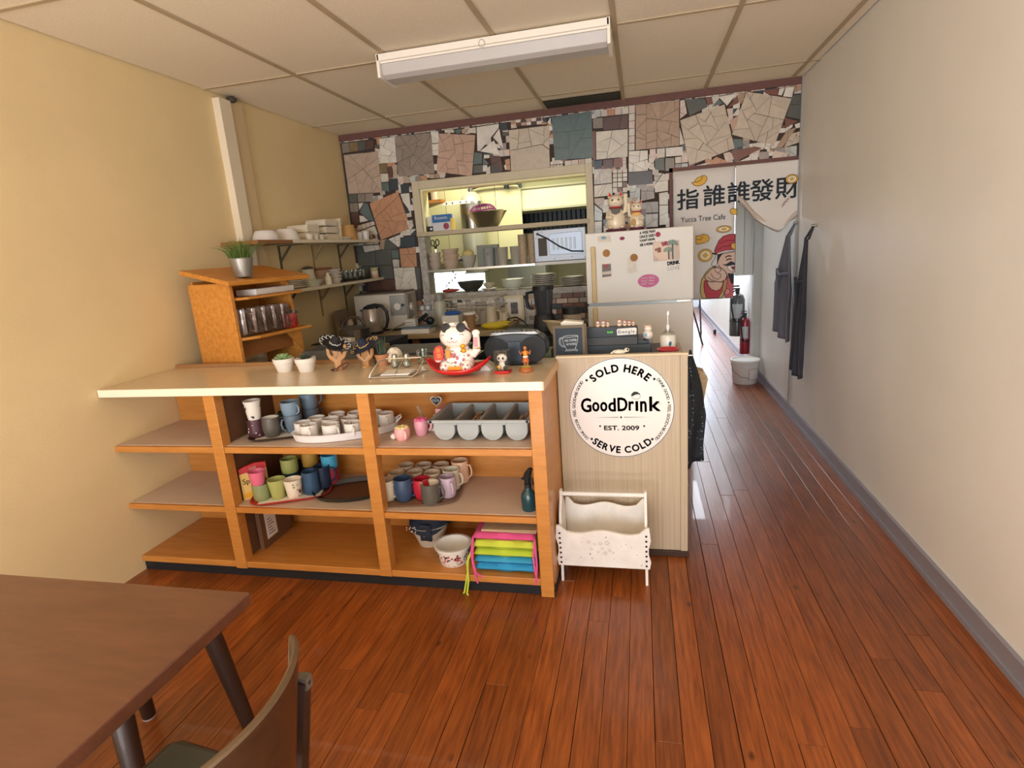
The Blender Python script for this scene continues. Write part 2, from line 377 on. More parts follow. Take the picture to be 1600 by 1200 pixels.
tile(c3([(520,310),(800,268),(800,318),(560,612),(530,612)]),'white'); tile(c3([(725,440),(805,325),(855,580)]),'white'); tile(c3([(560,615),(740,475),(815,658)]),'white')
tile(c3([(120,345),(235,340),(250,380),(125,385)]),'cream'); tile(c3([(240,350),(330,330),(330,380),(280,400)]),'teal'); tile(c3([(400,380),(430,325),(510,310),(515,390)]),'cream')
tile(c3([(335,335),(420,325),(360,400),(335,385)]),'pink',2)
tile(c3([(808,268),(905,255),(910,350),(825,360)]),'navy')
tile(c3([(495,625),(590,635),(590,770),(480,780)]),'teal'); tile(c3([(485,790),(600,780),(600,880),(475,890)]),'slate')
tile(c3([(600,690),(680,770),(600,790)]),'teal'); tile(c3([(690,665),(820,670),(860,860),(700,770)]),'brown',3); tile(c3([(700,775),(835,775),(840,900),(700,900)]),'dark')
tile(c3([(640,830),(692,790),(695,910),(640,915)]),'cream'); tile(c3([(860,790),(890,770),(915,830),(880,850)]),'white'); tile(c3([(870,720),(935,700),(945,850),(900,850)]),'orange',2)
T1=c3([(920,350),(1425,290),(1432,590),(1340,525),(935,605)]); tile(T1,'beige2',8); tile(c3([(938,607),(1340,530),(1430,595),(1440,830),(950,888)]),'beige2',1)
row(c3,[(1005,215),(1330,185),(1335,275),(1010,300)],['white','brown','pink','white','brown'],5,2)
tile(c3([(1400,260),(1445,180),(1452,290)]),'white')
tile([P2(862,184),P2(924.5,173.5),P2(927,246.5),P2(867,251)],'teal',9,g=.0008)
row(c3,[(1440,740),(1600,725),(1600,820),(1440,830)],['white','palepink','cream','white'],4,2,g=.003)
row(c4,[(385,185),(815,140),(820,225),(388,272)],['paleblue','palepink','orange','palepink','cream'],5)
row(c4,[(820,130),(900,122),(895,680),(818,688)],['palepink','cream'],1,6)
tile(c4([(370,285),(495,270),(500,405),(375,412)]),'speck'); tile(c4([(500,272),(815,232),(810,410),(500,432)]),'brown',2)
tile(c4([(410,450),(810,415),(810,760),(412,800)]),'cream',6)
tile(c4([(905,120),(1450,50),(1450,625),(905,680)]),'tan',20)
row(c4,[(20,812),(358,775),(362,845),(20,882)],['cream','palepink','beige','cream'],4)
tile(c4([(362,440),(405,430),(405,800),(372,820)]),'rust')
tile(c4([(387,812),(490,802),(490,912),(387,922)]),'navy'); tile(c4([(497,802),(625,785),(625,900),(500,915)]),'brown'); tile(c4([(630,785),(742,772),(745,890),(630,900)]),'rust')
tile(c4([(818,692),(1058,680),(1060,935),(818,955)]),'white',7); tile(c4([(812,960),(1110,932),(1125,1098),(812,1124)]),'dark')
tile(c4([(1080,668),(1158,660),(1158,750),(1082,760)]),'palepink'); tile(c4([(1168,660),(1270,652),(1272,770),(1170,778)]),'cream'); tile(c4([(1280,652),(1495,632),(1495,745),(1280,762)]),'white')
tile(c4([(1145,785),(1262,775),(1268,935),(1148,925)]),'slate'); tile(c4([(1275,775),(1388,775),(1392,935),(1275,942)]),'speck'); row(c4,[(1395,852),(1560,838),(1560,925),(1395,935)],['bgrey','paleblue'],2)
row(c4,[(1395,765),(1560,745),(1560,830),(1398,848)],['cream','palepink'],2)
tile(c4([(1065,790),(1140,765),(1135,830),(1075,850)]),'cream'); tile(c4([(1070,870),(1135,830),(1140,920),(1075,925)]),'cream')
tile(c7([(240,225),(480,205),(485,395),(243,420)]),'marble',2); tile(c7([(243,428),(485,400),(490,560),(245,590)]),'cream',3)
row(c7,[(490,215),(690,200),(690,370),(490,385)],['cream','palepink','cream','white'],3,3,g=.003); row(c7,[(490,385),(690,375),(690,520),(490,530)],['cream','white','rust'],3,2,g=.003)
tile(c7([(1050,430),(1165,265),(1235,300),(1235,500),(1055,522)]),'cream',2); tile(c7([(1040,260),(1160,262),(1050,425)]),'marble',3)
tile(c7([(715,460),(860,455),(860,590),(720,600)]),'paleblue',3); tile(c7([(870,440),(1040,425),(1055,600),(870,640)]),'bgrey',4)
tile(c7([(1110,530),(1232,512),(1232,685),(1115,690)]),'cream'); tile(c7([(1115,695),(1235,690),(1235,950),(1115,960)]),'cream',2)
tile(c7([(925,650),(1100,640),(1105,790),(935,800)]),'gray',2); tile(c7([(930,810),(1100,800),(1100,980),(930,990)]),'marble',3)
tile(c7([(245,600),(385,590),(360,760),(245,660)]),'beige',2); tile(c7([(245,680),(355,770),(350,900),(250,900)]),'paleblue',2); tile(c7([(245,910),(350,905),(350,1060),(250,1065)]),'marble',2)
tile(c5([(170,520),(700,330),(820,855),(280,1060)]),'beige2',17)
tile(c5([(960,180),(1500,262),(1290,830),(785,690)]),'beige2',16)
tile(c5([(232,270),(468,262),(500,360),(282,472)]),'slate'); tile(c5([(472,252),(540,255),(562,300),(500,358)]),'rust'); tile(c5([(545,362),(630,268),(692,320)]),'teal')
tile(c5([(625,240),(850,200),(730,350)]),'white'); tile(c5([(855,215),(870,315),(740,370)]),'rust'); tile(c5([(725,385),(800,372),(802,500),(752,510)]),'palepink')
tile(c5([(760,525),(865,460),(850,560),(790,660)]),'pink'); tile(c5([(870,190),(955,185),(900,330),(865,300)]),'tan')
tile(c5([(170,285),(225,275),(255,440),(170,505)]),'palepink',3); tile(c5([(165,600),(225,800),(165,820)]),'cream')
tile(c5([(800,742),(912,745),(930,830),(812,852)]),'teal'); tile(c5([(770,888),(1060,830),(1150,848),(822,1022)]),'rust'); tile(c5([(830,1028),(1095,905),(1100,1020),(1000,1040)]),'white',3)
tile(c5([(1108,895),(1225,888),(1230,1010),(1110,1028)]),'bgrey'); tile(c5([(440,1082),(600,952),(720,1000),(722,1055)]),'orange',2)
tile(c5([(685,912),(765,890),(802,1050),(725,1060)]),'palepink',2); tile(c5([(320,1070),(540,1010),(430,1080),(330,1095)]),'white',2)
tile(c5([(1508,225),(1640,205),(1640,520),(1430,478)]),'slate',2); tile(c5([(1412,490),(1570,530),(1422,618)]),'rust')
tile(c5([(1160,165),(1342,138),(1330,232),(1190,205)]),'rust'); tile(c5([(1350,145),(1420,130),(1380,228),(1332,222)]),'white'); tile(c5([(1425,130),(1530,120),(1502,250),(1395,238)]),'white')
tile(c5([(1440,640),(1560,600),(1390,840),(1300,860)]),'tan',2); tile(c5([(1530,570),(1640,530),(1640,600),(1545,618)]),'white'); tile(c5([(1480,680),(1640,640),(1600,780),(1400,850)]),'beige2',5)
tile(c5([(1290,880),(1460,910),(1400,990),(1250,1010)]),'palepink',2); tile(c5([(1478,830),(1560,820),(1555,985),(1465,990)]),'paleblue',2); tile(c5([(1080,780),(1250,800),(1240,880),(1130,850)]),'white',4)
tile([P2(578,318),P2(622.5,299.5),P2(643,357),P2(596,375)],'orange',17)
tile(c6([(265,115),(300,118),(368,300),(320,300),(218,212)]),'teal'); tile(c6([(105,22),(190,18),(195,108),(112,110)]),'slate')
row(c6,[(195,20),(355,12),(358,100),(198,110)],['speck','gray'],2); tile(c6([(115,118),(200,112),(205,208),(125,212)]),'speck',2); tile(c6([(135,216),(210,212),(212,330),(155,400)]),'brown',2)
tile(c6([(205,118),(260,112),(215,190)]),'white'); tile(c6([(215,245),(255,250),(310,300),(220,320)]),'white'); row(c6,[(190,350),(365,300),(380,340),(200,410)],['palepink','cream','palepink'],4,1,g=.003)
tile(c6([(235,402),(375,352),(408,440),(235,450)]),'cream'); tile(c6([(640,20),(735,12),(748,208),(670,105)]),'white',3); tile(c6([(668,110),(745,218),(705,230)]),'navy')
tile(c6([(180,560),(260,550),(265,632),(195,638)]),'slate'); tile(c6([(250,560),(420,550),(430,600),(270,630)]),'cream',2); tile(c6([(430,500),(500,490),(470,600),(430,600)]),'tan',2)
tile(c6([(195,642),(545,592),(556,760),(205,772)]),'slate',2); tile(c6([(545,605),(622,600),(628,690),(555,695)]),'teal'); tile(c6([(480,500),(512,495),(600,560),(610,595),(470,600)]),'slate')
tile(c6([(515,492),(660,432),(682,490),(622,580),(590,550)]),'white',6); tile(c6([(640,472),(800,458),(800,572),(640,580)]),'navy')
tile(c6([(630,590),(800,575),(815,780),(650,782)]),'orange',5); tile(c6([(556,702),(630,700),(632,785),(570,785)]),'marble'); tile(c6([(570,790),(790,782),(820,1018),(596,1018)]),'cream',7)
tile(c6([(792,785),(845,782),(855,1010),(825,1015)]),'slate'); tile(c6([(300,935),(590,905),(592,1018),(300,1025)]),'brown',2); tile(c6([(210,775),(560,765),(575,900),(225,920)]),'slate',3)
tile(c6([(405,1035),(610,1028),(612,1110),(412,1112)]),'cream'); tile(c6([(618,1022),(770,1020),(800,1250),(660,1230)]),'cream',3); tile(c6([(330,1038),(400,1035),(405,1120),(332,1120)]),'navy'); tile(c6([(250,1040),(325,1036),(325,1110),(258,1112)]),'palepink')
tile(c6([(780,1022),(855,1018),(860,1130),(790,1150)]),'dark'); tile(c6([(700,300),(765,290),(780,360),(740,400)]),'cream',4)
# pale field tiles under the sill and bricks beside the blender
zt=1.065
xs=-2.0
for r_ in range(2):
    x_=-1.92+.05*r_
    while x_<-.98:
        w=.17+.03*((r_*7+int(x_*40))%3); h=.098
        tile([(x_,zt-.06-r_*h),(x_+w,zt-.06-r_*h),(x_+w,zt-.06-(r_+1)*h),(x_,zt-.06-(r_+1)*h)],['cream','marble','cream'][int(abs(x_*10))%3],1)
        x_+=w+.002
x_=-1.72
while x_<-.98:
    w=.09; tile([(x_,zt),(x_+w,zt),(x_+w,zt-.056),(x_,zt-.056)],['marble','white','bgrey'][int(abs(x_*10))%3],3,g=.0025); x_+=w+.002
rg=random.Random(9)
for r_ in range(8):
    x_=-.97+(.05 if r_%2 else 0)
    while x_<-.40:
        z1=1.098-.045*r_; w=.098
        tile([(x_,z1),(min(x_+w,-.385),z1),(min(x_+w,-.385),z1-.042),(x_,z1-.042)],rg.choice(['bgrey','palepink','rust','dark','gray','beige','navy','tan']),1,g=.002); x_+=.1
# everything between the named pieces is filled with small chips
def inside(p,q):
    c=False; n=len(q)
    for i in range(n):
        a,b=q[i],q[(i+1)%n]
        if (a[1]>p[1])!=(b[1]>p[1]) and p[0]<(b[0]-a[0])*(p[1]-a[1])/(b[1]-a[1])+a[0]: c=not c
    return c
rg=random.Random(21); z=.8
fk=['white','cream','palepink','rust','white','slate','cream','orange','cream','white','bgrey','palepink','beige','marble','navy']
while z<2.53:
    x=XL; h=.052
    while x<XR:
        w=rg.choice([.05,.05,.075]); c=(x+w/2,z+h/2)
        ok=not(-1.95<c[0]<-.37 and 1.09<c[1]<2.13) and not(c[0]>.245 and c[1]<2.02) and not(c[1]<1.1 and -.97<c[0]<-.385) and z>.82
        if ok and not any(inside(c,b) for b in big):
            cell=[(x,z),(min(x+w,XR),z),(min(x+w,XR),min(z+h,2.53)),(x,min(z+h,2.53))]
            for p in shatter(cell,rg.choice([1,2,3]),rg): shards.append((area2(p),shrink(p,.0013),rg.choice(fk),.006))
        x+=w
    z+=h
shards=[s for s in shards if s[0]>2e-5]
shards.sort(key=lambda s:-s[0])
def shape(mb,s):
    _,p,k,h=s; mb.prism(p,YB-h,YB+.001,'xz')
for s in shards[:298]:
    cx=sum(q[0] for q in s[1])/len(s[1]); cz=sum(q[1] for q in s[1])/len(s[1])
    mb=MB().prism([(q[0]-cx,q[1]-cz) for q in s[1]],-s[3],.001,'xz')
    obj('tile_piece',mb,TM[s[2]],wb,loc=(cx,YB,cz),smooth=False)
mb=MB()
for s in shards[298:]: mb.cur=keys.index(s[2]); shape(mb,s)
obj('small_tile_chips',mb,[TM[k] for k in keys],wb,smooth=False,kind='stuff')
# ------------------------------------------------------------------ pass-through window frame
wf=struct('window_1',MB().box(-1.932,-1.868,YB-.03,YB+.13,1.68,2.13).box(-.425,-.367,YB-.03,YB+.13,1.08,2.13).box(-1.868,-.425,YB-.03,YB+.13,2.062,2.13),mat('window_casing','#cbbfa4',.5,var=.05,vs=6),bev=.004)
m_marble=mat('grey_marble','#a8a39a',.3,var=.3,vs=26)
obj('marble_jamb',MB().box(-1.932,-1.868,YB-.012,YB+.14,1.07,1.66),m_marble,wf,smooth=False)
obj('window_sill',MB().box(-1.93,-.37,YB-.035,YB+.2,1.098,1.152),m_marble,wf,bev=.003,smooth=False)
obj('crossboard',MB().box(-1.93,-.405,YB-.04,YB+.17,1.663,1.70),mat('cream_board','#bdae90',.5,var=.06,vs=6),wf,bev=.003,smooth=False)
obj('glass_shelf',MB().box(-1.868,-.885,YB-.01,YB+.16,1.352,1.361),mat('shelf_glass','#b9c4bb',.08,trans=.7),wf,smooth=False)
obj('shelf_edge_strip',MB().box(-1.868,-.885,YB-.018,YB-.01,1.348,1.366),m_steel,wf,smooth=False)
obj('jamb_liner',MB().box(-1.868,-1.85,YB,YB+.13,1.70,2.062).box(-1.85,-.425,YB,YB+.13,2.045,2.062),mat('liner_cream','#eee8b8',.6),wf,smooth=False)
# ================================================================== COUNTER
CT=.98; YC=2.183
u=thing('display_shelf_unit','orange maple open shelf unit under the long cream-edged counter','shelf unit',(0,0,0))
L0=XL+.004
for (x0,x1,n) in ((L0,-1.994,''),(-1.934,-1.213,''),(-1.156,-.452,'')):
    obj('shelf_edge',MB().box(x0,x1,YC-.002,YC+.018,.657,.687),m_mapleh,u,smooth=False,bev=.002); obj('shelf_edge',MB().box(x0,x1,YC-.002,YC+.018,.350,.378),m_mapleh,u,smooth=False,bev=.002)
for z in (.689,.380):
    obj('shelf',MB().box(L0,-.452,YC+.018,2.615,z-.022,z),m_shelfgrey,u,smooth=False)
obj('bottom_shelf',MB().box(L0,-.452,YC,2.615,.052,.085),m_mapleh,u,smooth=False,bev=.003)
obj('back_panel',MB().box(L0,-.452,2.615,2.63,.05,.944),m_mapleh,u,smooth=False)
obj('post',MB().box(-1.213,-1.156,YC-.006,YC+.05,.055,.944),m_maple,u,smooth=False,bev=.002)
obj('post',MB().box(-1.994,-1.934,YC-.006,YC+.05,.05,.944),m_maple,u,smooth=False,bev=.002)
obj('side_panel',MB().box(-1.994,-1.95,YC+.05,2.615,.085,.944),mat('dark_brown_side','#6b4a34',.6,var=.1,vs=6),u,smooth=False)
obj('end_panel',MB().box(-.452,-.394,YC-.006,2.63,.0,.944),m_maple,u,smooth=False,bev=.003,label='orange maple end panel reaching the floor')
obj('toe_kick',MB().box(L0,-.39,YC+.012,YC+.03,.001,.052).box(-.394,-.388,YC,2.60,.001,.03),m_black,u,smooth=False)
ct=obj('countertop',MB().box(L0,-.388,2.17,2.655,.946,CT),m_ctop,bev=.002,smooth=False)
tag(ct,'long beige laminate worktop with cream front edge over the maple shelf unit','worktop')
obj('front_edge_band',MB().box(L0,-.386,2.162,2.171,.944,CT+.0005),m_cedge,ct,bev=.0015,smooth=False,label='cream front edge')
obj('end_edge_band',MB().box(-.389,-.382,2.162,2.655,.944,CT+.0005),mat('tan_edge','#cfa878',.4),ct,bev=.0015,smooth=False)
obj('back_rail',MB().box(L0,-.95,2.655,2.675,.93,1.0),mat('rail_wood','#9a7148',.5),ct,bev=.002,smooth=False)
# register cabinet with striped laminate panel
m_lam=mat('striped_laminate','#a8977e',.45,vs=3,col2='#bfae96',stretch=(75,75,.6))
rc=thing('register_cabinet','tall cabinet clad in pale striped laminate at the right end of the counter','cabinet',(-.098,2.58,0))
obj('front_panel',MB().box(-.292,.262,0,.018,.03,.992),m_lam,rc,smooth=False,bev=.002)
obj('corner_strip',MB().box(.262,.295,-.004,.02,.025,.995),m_lam,rc,smooth=False,bev=.003)
obj('side_panel',MB().box(.275,.293,.02,.55,.03,.95),m_lam,rc,smooth=False)
obj('top_strip',MB().box(-.295,.298,-.006,.026,.990,1.001),mat('strip_beige','#c9b798',.4),rc,smooth=False,bev=.002)
obj('top_board',MB().box(-.292,.275,.026,.56,.925,.95),mat('dark_top','#4b443c',.5),rc,smooth=False)
obj('toe_base',MB().box(-.292,.298,-.012,.5,.001,.03),mat('dark_base','#3a2418',.6),rc,smooth=False,bev=.003)
# round sign
sg=thing('round_sign','large round white sign with black lettering on the laminate cabinet','sign',(-.101,2.578,.747))
RS=.241
obj('disc',MB().lathe([(0,.002),(RS-.002,.002),(RS,.0012),(RS,-.002),(0,-.002)],96,Matrix.Rotation(PI/2,4,'X')),mat('sign_white','#e9e4df',.45,var=.015,vs=4),sg)
m_ink=mat('black_ink','#22242a',.6)
mb=MB(); k=96
for i in range(k):
    a,b=2*PI*i/k,2*PI*(i+1)/k; r0,r1=RS-.0045,RS-.0015
    mb.add([(r0*math.cos(a),-.0026,r0*math.sin(a)),(r1*math.cos(a),-.0026,r1*math.sin(a)),(r1*math.cos(b),-.0026,r1*math.sin(b)),(r0*math.cos(b),-.0026,r0*math.sin(b))],[(3,2,1,0)])
obj('rim_line',mb,m_ink,sg,smooth=False)
def arc_text(mb,s,size,r,a0,a1,top=True,off=0,y=-.0028,sx=1):
    ws=[]
    for ch in s:
        if ch==' ': ws.append(.30); continue
        v,_=textpoly(ch,1); ws.append(max(p.x for p in v)-min(p.x for p in v)+.16)
    tot=sum(ws)-(ws[0]+ws[-1])/2; acc=0
    for i,ch in enumerate(s):
        if i: acc+=(ws[i-1]+ws[i])/2
        if ch==' ': continue
        a=math.radians(a0+(a1-a0)*acc/tot); rot=a-PI/2 if top else a+PI/2
        v,_=textpoly(ch,1); w=(max(p.x for p in v)-min(p.x for p in v))*size*sx
        fit(mb,ch,w,size*.72,TXZ(r*math.cos(a),y,r*math.sin(a),rot),off*size)
mb=MB()
arc_text(mb,'SOLD HERE',.047,.191,130,50,True,.045)
arc_text(mb,'SERVE COLD',.044,.203,233,306,False,.04)
fit(mb,'EST. 2009',.160,.021,TXZ(.001,-.0028,-.095),.0011)
mb2=MB(); U=.000398
def big(ch,x0,x1,z0,z1,b=.0022): fit(mb2,ch,(x1-x0)*U-2*b,(z0-z1)*U-2*b,TXZ(((x0+x1)/2-623)*U,-.0028,(602-(z0+z1)/2)*U),b)
for g in (('G',160,285,648,472),('o',292,378,640,520),('o',385,470,640,520),('d',478,568,640,475),('D',585,702,638,470),('r',712,775,632,515),('ı',790,822,636,515),('n',842,918,648,515),('k',945,1072,640,462)): big(*g)
obj('big_lettering',mb2,m_ink,sg,smooth=False)
fit(mb,'TM',.012,.005,TXZ((1058-623)*U,-.0028,(602-548)*U))
for a in (138,42,227,313): mb.cyl(.0062,0,.0004,12,Matrix.Translation((.205*math.cos(math.radians(a)),-.0026,.205*math.sin(math.radians(a))))@Matrix.Rotation(PI/2,4,'X'))
obj('lettering',mb,m_ink,sg,smooth=False)
mb=MB()
arc_text(mb,'BE GOOD',.0185,.217,161,144,True,.02); arc_text(mb,'FEEL GOOD',.0185,.217,189,167,True,.02); arc_text(mb,'DRINK GOOD',.0185,.217,222,196,True,.012)
arc_text(mb,'DRINK GOOD',.0185,.217,38,12,True,.015); arc_text(mb,'FEEL GOOD',.0185,.217,3,-20,True,.02); arc_text(mb,'BE GOOD',.0185,.217,-27,-43,True,.015)
for a in (164,195,7,-23.5): mb.cyl(.0042,0,.0004,12,Matrix.Translation((.216*math.cos(math.radians(a)),-.0026,.216*math.sin(math.radians(a))))@Matrix.Rotation(PI/2,4,'X'))
for x in (-.098,.104): mb.cyl(.0048,0,.0004,12,Matrix.Translation((x,-.0026,-.086))@Matrix.Rotation(PI/2,4,'X'))
decal(mb,[(-.125,-.0432),(-.012,-.0445),(-.012,-.0415)],-.0028); decal(mb,[(.135,-.0432),(.014,-.0445),(.014,-.0415)],-.0028); decal(mb,[(0,-.050),(.005,-.043),(0,-.036),(-.005,-.043)],-.0028)
obj('small_lettering',mb,m_ink,sg,smooth=False)
mb=MB(); decal(mb,[(.047,.061),(.052,.072),(.063,.080),(.077,.078),(.087,.070),(.091,.064),(.082,.067),(.068,.065),(.055,.058)],-.0029)
stroke(mb,ring((.070,.057),.019,.014,16),.0016,-.0029,True); mb.cyl(.0015,0,.0004,8,Matrix.Translation((.065,-.0028,.059))@Matrix.Rotation(PI/2,4,'X')); mb.cyl(.0015,0,.0004,8,Matrix.Translation((.075,-.0028,.059))@Matrix.Rotation(PI/2,4,'X'))
obj('face_print',mb,m_ink,sg,smooth=False)
# ------------------------------------------------------------------ distressed white magazine rack
mr=thing('magazine_rack','chipped white wooden magazine rack on the floor before the laminate cabinet','magazine rack',(-.186,2.40,0))
m_chip=mat('chipped_white_paint','#e2ded9',.6,var=.07,vs=14,bump=.15,bs=40); m_cr=mat('cream_inside','#e0cf9c',.6,var=.05,vs=6)
def wave(w,z0,amp,n=28): 
    pts=[]
    for i in range(n+1):
        t=i/n; s=abs(t-.5)*2; x=-w/2+w*t
        if s>.82: zz=z0+.028*(1 if s>.9 else (s-.82)/.08)
        else: zz=z0+amp*math.cos(s/.82*PI*1.5)*.55 if True else z0
        pts.append((x,zz))
    return pts
w=.405
def boardp(w,zb,zt,amp): 
    edge=[(w/2,zb)]+[(w/2+.006*math.sin(i*1.9),zb+(zt-zb)*i/5) for i in range(1,5)]
    return [(-p[0],p[1]) for p in edge]+[ (p[0],p[1]) for p in wave(w,zt,amp)]+edge[::-1]
obj('front_board',MB().prism(boardp(w,.085,.265,.016),-.01,.004,'xz',Matrix.Translation((0,-.075,0))@Matrix.Rotation(.10,4,'X')),m_chip,mr,smooth=False,bev=.002)
obj('back_board',MB().prism(boardp(w-.03,.085,.300,.016),-.004,.008,'xz',Matrix.Translation((0,.055,0))@Matrix.Rotation(-.22,4,'X')),m_chip,mr,smooth=False,bev=.002)
obj('floor_board',MB().box(-w/2+.02,w/2-.02,-.085,.045,.082,.096),m_cr,mr,smooth=False)
for s in (-1,1):
    prof=[(-.09,0),(-.072,0),(-.066,.07),(.03,.07),(.045,0),(.062,0),(.066,.09),(.075,.25),(.06,.33),(.02,.375),(.012,.415),(-.016,.415),(-.022,.375),(-.06,.33),(-.083,.25),(-.08,.10)]
    obj('end_board',MB().prism(prof,-.006,.006,'yz',Matrix.Translation((s*(w/2-.014),0,0))),m_chip,mr,smooth=False,bev=.002)
    for i in range(7): obj('nail_head',MB().cyl(.0050,0,.0025,10,Matrix.Translation((0,-.075,0))@Matrix.Rotation(.10,4,'X')@Matrix.Translation((s*(w/2-.014),-.0095,.103+.0255*i))@Matrix.Rotation(PI/2,4,'X')),m_black,mr)
mb=MB(); rg=random.Random(31)
for i in range(16): # worn chips and a faint floral transfer on the front board
    x=rg.uniform(-.17,.17); z=rg.uniform(.10,.25); r_=rg.uniform(.0015,.003)
    mb.cyl(r_,0,.0006,6,Matrix.Translation((0,-.075,0))@Matrix.Rotation(.10,4,'X')@Matrix.Translation((x,-.0100,z))@Matrix.Rotation(PI/2,4,'X'))
obj('paint_chips',mb,plain('#5a4a3c',.8),mr)
mb=MB()
for (x,z,q) in [(-.06,.215,.010),(-.035,.205,.008),(-.01,.21,.011),(.02,.215,.014),(-.05,.18,.009),(.0,.185,.008),(.03,.175,.010),(.045,.165,.008),(.01,.16,.012),(-.02,.165,.007)]:
    for k_ in range(5): mb.ell((x+q*.6*math.cos(k_*1.26),-.0102,z+q*.6*math.sin(k_*1.26)),(q*.42,.0004,q*.3),8,4,X=Matrix.Translation((0,-.075,0))@Matrix.Rotation(.10,4,'X'))
obj('faded_flowers',mb,plain('#c9c2bd',.8),mr)
obj('handle_bar',MB().cyl(.010,-w/2+.014,w/2-.014,14,Matrix.Translation((0,0,.395))@Matrix.Rotation(PI/2,4,'Y')),m_chip,mr)
# ================================================================== MUGS AND SHELF WARES
def mugbody(r,h,kind='straight',t=.0035):
    if kind=='straight': out=[(0,0),(r*.9,0),(r*.97,.006),(r,h*.3),(r,h)]
    elif kind=='barrel': out=[(0,0),(r*.72,0),(r*.86,h*.12),(r*1.0,h*.4),(r*1.02,h*.65),(r*.94,h)]
    elif kind=='taper': out=[(0,0),(r*.70,0),(r*.74,h*.08),(r*1.0,h)]
    elif kind=='low': out=[(0,0),(r*.66,0),(r*.8,h*.08),(r*.96,h*.45),(r,h)]
    inn=[(max(a-t,0),max(z,t)) for a,z in out[::-1]][:-1]+[(0,t)]
    return MB().lathe(out+inn,28)
def mughandle(r,h,q=.026,tr=.0045,fl=0):
    return MB().tube([(r*.93,0,h*.82),(r+q*.7,0,h*.84),(r+q,0,h*.62),(r+q*.85,0,h*.36),(r*.9+(.004),0,h*.2)],tr,8)
def mug(label,col,r,h,kind,loc,rz,group=None,inner=None,hc=None,name='mug',q=.026):
    m=plain(col,.3); o=obj(name,mugbody(r,h,kind),m if not inner else m,loc=loc,rot=(0,0,rz)); tag(o,label,'mug',group)
    obj('handle',mughandle(r,h,q),plain(hc or col,.3),o)
    if inner: obj('inner_glaze',MB().lathe([(0,.0045),(r*.7,.0048),((r-.0042)*(.94 if kind!='barrel' else .9),h*.985),(r*(1.0 if kind!='barrel' else .94),h+.0008)],24),plain(inner,.3),o,label='pale inside glaze')
    return o
S1,S2,S0=.689,.380,.085
def tray(name,label,pts_w,pts_d,loc,col,h=.014,rz=0,lip=.012,oval=False,group=None,base_col=None,rnd=.05):
    n=48
    def rr(w,d,sc=1): 
        out=[]
        for i in range(n):
            a=2*PI*i/n; c,s=math.cos(a),math.sin(a); e=1 if oval else .42
            out.append((math.copysign(abs(c)**e,c)*w/2*sc,math.copysign(abs(s)**e,s)*d/2*sc))
        return out
    mb=MB(); lv=[(-lip*2.2,.001),(0-lip,.003),(0,h),(.004,h),(0.001,h-.004),(-lip*.8,.005),(-lip*2.4,.005)]
    v=[];f=[]
    for (dw,z) in lv: v+=[(x,y,z) for x,y in rr(pts_w+2*dw,pts_d+2*dw)]
    for j in range(len(lv)-1):
        for i in range(n): f.append((j*n+i,j*n+(i+1)%n,(j+1)*n+(i+1)%n,(j+1)*n+i))
    f.append(tuple(range(n))[::-1]); f.append(tuple((len(lv)-1)*n+i for i in range(n)))
    mb.add(v,f); o=obj(name,mb,plain(col,.4),loc=loc,rot=(0,0,rz)); tag(o,label,'tray',group); return o
# --- top shelf, left bay
tr=tray('serving_tray','dark brown square tray with pale liner on the upper shelf',.27,.24,(-1.755,2.375,S1),'#43352c',rz=.35,h=.018)
obj('tray_liner',MB().box(-.105,.105,-.09,.09,.006,.0075),m_paper,tr,smooth=False)
tz=S1+.008
fm=mug('white mug with dark flower print stacked upside on the maroon mug','#e4ddd2',.041,.095,'taper',(-1.845,2.315,tz+.088),2.2,name='mug')
mb=MB(); rg=random.Random(4)
def spots(mb,r0,r1,h,n,rg,sz=.006,zlo=.1,zhi=.9,a0=0,a1=2*PI,k=6):
    for i in range(n):
        a=rg.uniform(a0,a1); z=h*rg.uniform(zlo,zhi); r=r0+(r1-r0)*z/h+.0006; s=sz*rg.uniform(.5,1.2)
        X=Matrix.Translation((r*math.cos(a),r*math.sin(a),z))@Matrix.Rotation(a,4,'Z')@Matrix.Rotation(PI/2,4,'Y')
        pts=[(s*math.cos(2*PI*j/k)*rg.uniform(.4,1.1),s*math.sin(2*PI*j/k)*rg.uniform(.4,1.1)) for j in range(k)]
        mb.add([(p[0],p[1],0) for p in pts],[tuple(range(k))],X)
    return mb
obj('flower_print',spots(MB(),.0305,.041,.095,34,rg,.0065),m_ink,fm,smooth=False)
mm=mug('maroon mug with white blossom print at the front left of the dark tray','#4a2c34',.040,.09,'straight',(-1.845,2.315,tz),2.2)
obj('blossom_print',spots(MB(),.0395,.0405,.09,34,rg,.0055),m_paper,mm,smooth=False)
mug('charcoal mug with white rim on the dark square tray','#55504a',.043,.095,'barrel',(-1.765,2.322,tz),PI*.3,inner='#d8d4cc')
mug('lower blue grey mug of the front stack beside the charcoal mug','#647280',.043,.09,'low',(-1.685,2.385,tz),PI*1.35,q=.02)
mug('pale blue grey mug tilted on top of the front blue stack','#7e94a6',.045,.075,'low',(-1.69,2.385,tz+.082),-.4)
mug('lower blue grey mug of the rear stack by the back panel','#5b6672',.043,.09,'low',(-1.66,2.50,tz),1.2)
mug('upper blue grey mug of the rear stack by the back panel','#6f8292',.044,.085,'low',(-1.66,2.50,tz+.082),1.0)
mug('small dark green mug half hidden behind the charcoal mug','#3c4a48',.038,.085,'straight',(-1.775,2.46,tz),2.5)
